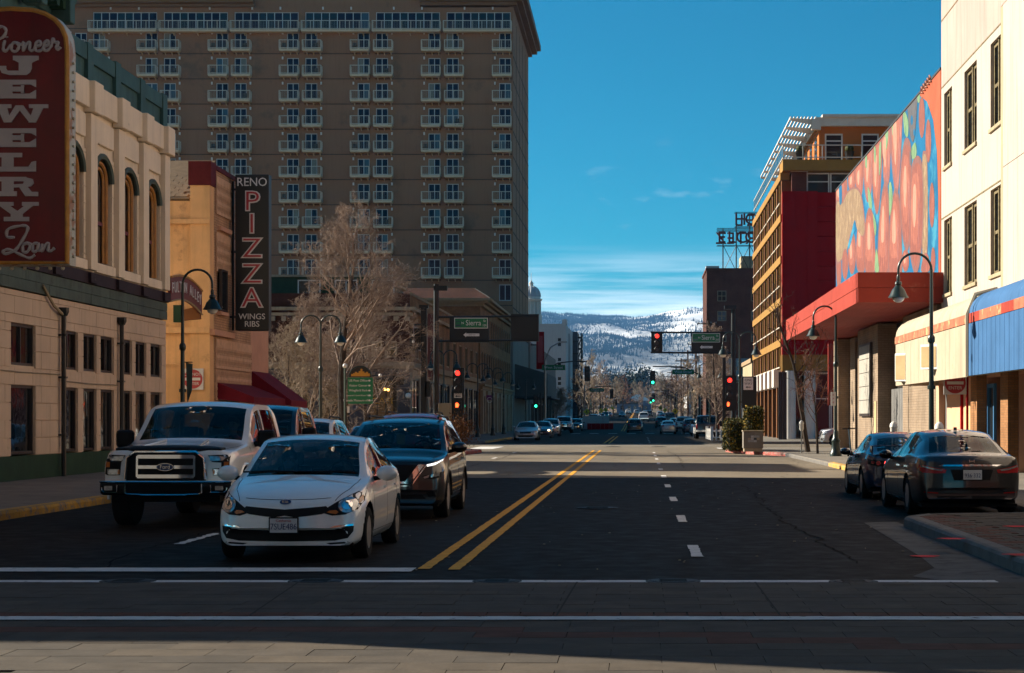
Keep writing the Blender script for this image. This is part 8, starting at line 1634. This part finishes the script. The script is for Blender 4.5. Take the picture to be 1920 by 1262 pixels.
CARS = {k: f() for k, f in (('compact', compact), ('pickup', pickup), ('suv', suv), ('sedan', sedan), ('coupe', coupe))}
def put(o, x, yfront, rz=0, z=None):
    """place a car by the ground point under its front bumper; rz 0 faces the camera, pi drives away"""
    o.rotation_euler = (0, 0, rz); o.location = (x, yfront, z if z is not None else g(abs(yfront))); return o
put(CARS['compact'].root, -4.06, 21.15); put(CARS['pickup'].root, -7.10, 27.75, R(-.6)); put(CARS['suv'].root, -4.1, 30.05)
put(CARS['sedan'].root, 5.48, 35.75, math.pi + R(.8)); put(CARS['coupe'].root, 5.42, 41.9, math.pi + R(.5))
def clone(kind, x, yf, key, label, rz=0, group='traffic and parked cars down the street', lit=None):
    o = copy_tree(CARS[kind].root); o['label'] = label; o['group'] = group; put(o, x, yf, rz); repaint(o, key); return o
clone('pickup', -7.75, 35.3, 'car_charcoal', 'dark pickup truck just behind the white pickup'); clone('suv', -8.25, 43.5, 'car_white', 'white crossover behind the dark pickup with only its upper half showing')
r_ = clone('suv', -6.0, 46.5, 'car_red', 'red crossover roof showing behind the black crossover'); r_.scale = (1.05, 1.05, 1.08); clone('sedan', -9.0, 60, 'car_grey', 'grey sedan parked behind the black crossover near the tree')
for kind, px, py, key, lab in (('sedan', 985, 826, 'car_silver', 'silver sedan first in the parked row on the far left'), ('sedan', 1014, 822, 'car_blue', 'dark blue sedan with an orange light second in the parked row'), ('suv', 1031, 818, 'car_silver', 'silver crossover third in the parked row'), ('pickup', 1056, 812, 'car_white', 'pale pickup fourth in the parked row'), ('suv', 1079, 809, 'car_black', 'dark crossover fifth in the parked row'), ('compact', 1093, 806, 'car_white', 'small white car at the end of the parked row')):
    Y = 5725/(py-785); clone(kind, wx(px, Y), Y, key, lab)
for kind, px, py, key, lab in (('suv', 1190, 812, 'car_charcoal', 'dark crossover driving away in the middle of the road'), ('compact', 1253, 814, 'car_silver', 'silver hatchback driving away with lit tail lamps'), ('pickup', 1282, 810, 'car_silver', 'silver pickup parked ahead on the right'), ('suv', 1296, 814, 'car_blue', 'dark blue crossover parked on the right'), ('compact', 1311, 817, 'car_white', 'white small car parked on the right before the black pickup'), ('pickup', 1327, 823, 'car_black', 'black pickup parked nearest the white picket fence'), ('pickup', 1207, 801, 'car_white_b', 'white pickup driving away beyond the dark crossover'), ('suv', 1240, 806, 'car_black', 'black crossover driving away beyond the silver hatchback')):
    Y = 5725/(py-785); clone(kind, wx(px, Y), Y+CARS[kind].s['L'], key, lab, math.pi)
for i, (kind, x, Y, key, rz, lab) in enumerate([('suv', -8.2, 330, 'car_silver', 0, 'silver crossover far off beside the barrier'), ('compact', -8.3, 360, 'car_white', 0, 'small white car far off on the left kerb'), ('sedan', -8.3, 400, 'car_blue', 0, 'blue sedan far off on the left kerb'), ('suv', -8.3, 450, 'car_black', 0, 'black crossover far off on the left kerb'), ('sedan', -4.5, 480, 'car_charcoal', 0, 'dark sedan coming far off in the left lane'), ('pickup', -3.6, 600, 'car_white', 0, 'far white truck with green front in the middle of the street'), ('suv', -1, 640, 'car_silver', math.pi, 'tiny silver crossover near the street end'), ('sedan', 1.6, 560, 'car_white', math.pi, 'tiny white sedan near the street end'), ('suv', 2.8, 520, 'car_charcoal', math.pi, 'tiny dark crossover near the street end on the right'), ('suv', 5.2, 470, 'car_silver', math.pi, 'tiny silver crossover parked on the right'), ('compact', 5.3, 420, 'car_red', math.pi, 'tiny red car parked on the right'), ('pickup', 5.4, 330, 'car_charcoal', math.pi, 'dark pickup parked far on the right'), ('compact', 5.3, 280, 'car_white', math.pi, 'small white car parked on the right by the poles'), ('sedan', -8.3, 500, 'car_red', 0, 'tiny red sedan far off on the left kerb')]):
    clone(kind, x, Y, key, lab, rz)
o = copy_tree(CARS['suv'].root); o['label'] = 'silver crossover crossing on the side street behind the young tree'; put(o, 10.9, 112, R(-90)); repaint(o, 'car_silver'); o['group'] = 'traffic and parked cars down the street'
for x, z, Y, lab in ((.72, .7, 154.8, 'glowing headlamp of the dark blue parked sedan'),):
    X = wx(1014, 154.7)
    hl = thing('lit_headlamp', lab, 'lamp', (X+.6, 154.6, .66)); MB().sphere((X+.66, 154.85, .68), .10, 6, (1, .5, .7)).build('lens', 'head_lit', hl, 60)
# ================================================================== people in the cars (seated, seen through the glass)
mat('skin', (.42, .25, .18), .6, var=.08, local=True); mat('hair', (.02, .014, .01), .6); mat('shirt_pink', (.50, .16, .13), .85); mat('shirt_dark', (.03, .035, .045), .85); mat('mask_blue', (.35, .45, .50), .8); mat('shirt_red', (.42, .05, .05), .85)
def person(label, loc, shirt, arm=0, mask=False, hair_long=False):
    """seated figure facing -y, origin at the seat point; body one skinned surface"""
    t = thing('person', label, 'person', (0, 0, 0), 'people sitting in the cars')
    J = [((0, 0, .10), .15), ((0, .03, .25), .14), ((0, .06, .42), .155), ((0, .05, .52), .10), ((0, .02, .60), .055), ((0, -.01, .66), .06),        # pelvis..neck
         ((0, -.02, .72), .085), ((0, -.03, .80), .095), ((0, -.01, .87), .06),                                                              # head
         ((.17, .06, .49), .07), ((.25, -.02, .30), .05), ((.17, -.26, .30), .04), ((.16, -.36, .36), .035),                                   # left arm to the wheel
         ((-.17, .06, .49), .07), ((-.25, -.02, .30), .05), ((-.17, -.24, .26), .04), ((-.16, -.34, .30), .035),
         ((.10, -.02, .09), .10), ((.12, -.42, .14), .075), ((.12, -.52, -.20), .05), ((-.10, -.02, .09), .10), ((-.12, -.42, .14), .075), ((-.12, -.52, -.20), .05)]
    if arm: J[10] = ((.34, -.06, .42), .055); J[11] = ((.30, -.30, .46), .045); J[12] = ((.22, -.40, .44), .038)
    E_ = [(0, 1), (1, 2), (2, 3), (3, 4), (4, 5), (5, 6), (6, 7), (7, 8), (2, 9), (9, 10), (10, 11), (11, 12), (2, 13), (13, 14), (14, 15), (15, 16), (0, 17), (17, 18), (18, 19), (0, 20), (20, 21), (21, 22)]
    me = bpy.data.meshes.new('p'); me.from_pydata([j[0] for j in J], E_, []); o = bpy.data.objects.new('p', me); COL.objects.link(o)
    sk = o.modifiers.new('s', 'SKIN'); 
    for i, j in enumerate(J): me.skin_vertices[0].data[i].radius = (j[1], j[1]); me.skin_vertices[0].data[i].use_root = (i == 0)
    o.modifiers.new('d', 'SUBSURF').levels = 2; bpy.context.view_layer.update()
    m2 = bpy.data.meshes.new_from_object(o.evaluated_get(bpy.context.evaluated_depsgraph_get())); bpy.data.objects.remove(o)
    m2.materials.clear(); m2.materials.append(M[shirt]); m2.materials.append(M['skin'])
    for p in m2.polygons: p.use_smooth = True; p.material_index = 1 if p.center.z > .60 or (p.center.y < -.27 and p.center.z > .22) else 0
    b = link('body', m2, t)
    for sg in (1, -1):                                          # fingers closed on the wheel, eyes and ears
        h = J[12][0] if sg > 0 else J[16][0]
        for k in range(4): MB().tube([(h[0]-.02+.014*k, h[1]-.02, h[2]+.01), (h[0]-.02+.014*k, h[1]-.065-.006*(k in (1, 2)), h[2]+.02), (h[0]-.02+.014*k, h[1]-.075, h[2]-.015)], [.010, .009, .007], 5).build('finger', 'skin', t, 50)
        MB().tube([(h[0]-sg*.03, h[1]-.0, h[2]), (h[0]-sg*.055, h[1]-.03, h[2]+.015), (h[0]-sg*.05, h[1]-.055, h[2]+.01)], [.012, .010, .008], 5).build('thumb', 'skin', t, 50)
        MB().sphere((sg*.034, -.115, .79), .013, 6).build('eye', 'hair', t); MB().sphere((sg*.088, -.01, .775), 1, 6, (.015, .025, .035)).build('ear', 'skin', t)
    MB().prism([(-.016, -.115, .75), (.016, -.115, .75), (0, -.145, .752), (0, -.118, .79)], (0, .004, 0)).build('nose', 'skin', t); MB().tube([(-.028, -.112, .722), (0, -.118, .719), (.028, -.112, .722)], .007, 4).build('mouth', 'letter_red', t)
    hr = MB().sphere((0, .005, .82), 1, 10, (.105, .105, .095)); 
    if hair_long: hr.sphere((0, .06, .70), 1, 8, (.11, .06, .17))
    hr.build('hair', 'hair', t, 60)
    if mask: MB().sphere((0, -.075, .735), 1, 8, (.068, .055, .055)).build('face_mask', 'mask_blue', t, 60)
    t.location = loc; return t
person('driver in a pink sleeve at the wheel of the white compact car', (-4.06+.37, 21.15+2.30, .38), 'shirt_pink', 1); person('passenger with pale face mask beside the driver of the white compact car', (-4.06-.37, 21.15+2.30, .34), 'shirt_dark', 0, True, True)
person('driver at the wheel of the black crossover', (-4.1+.37, 30.05+2.36, .50), 'shirt_dark'); person('small passenger low in the black crossover', (-4.1-.37, 30.05+2.36, .38), 'shirt_dark', 0, False, True); person('driver with red sleeve in the white pickup truck', (-7.10+.42, 27.75+2.70, .78), 'shirt_red', 1)
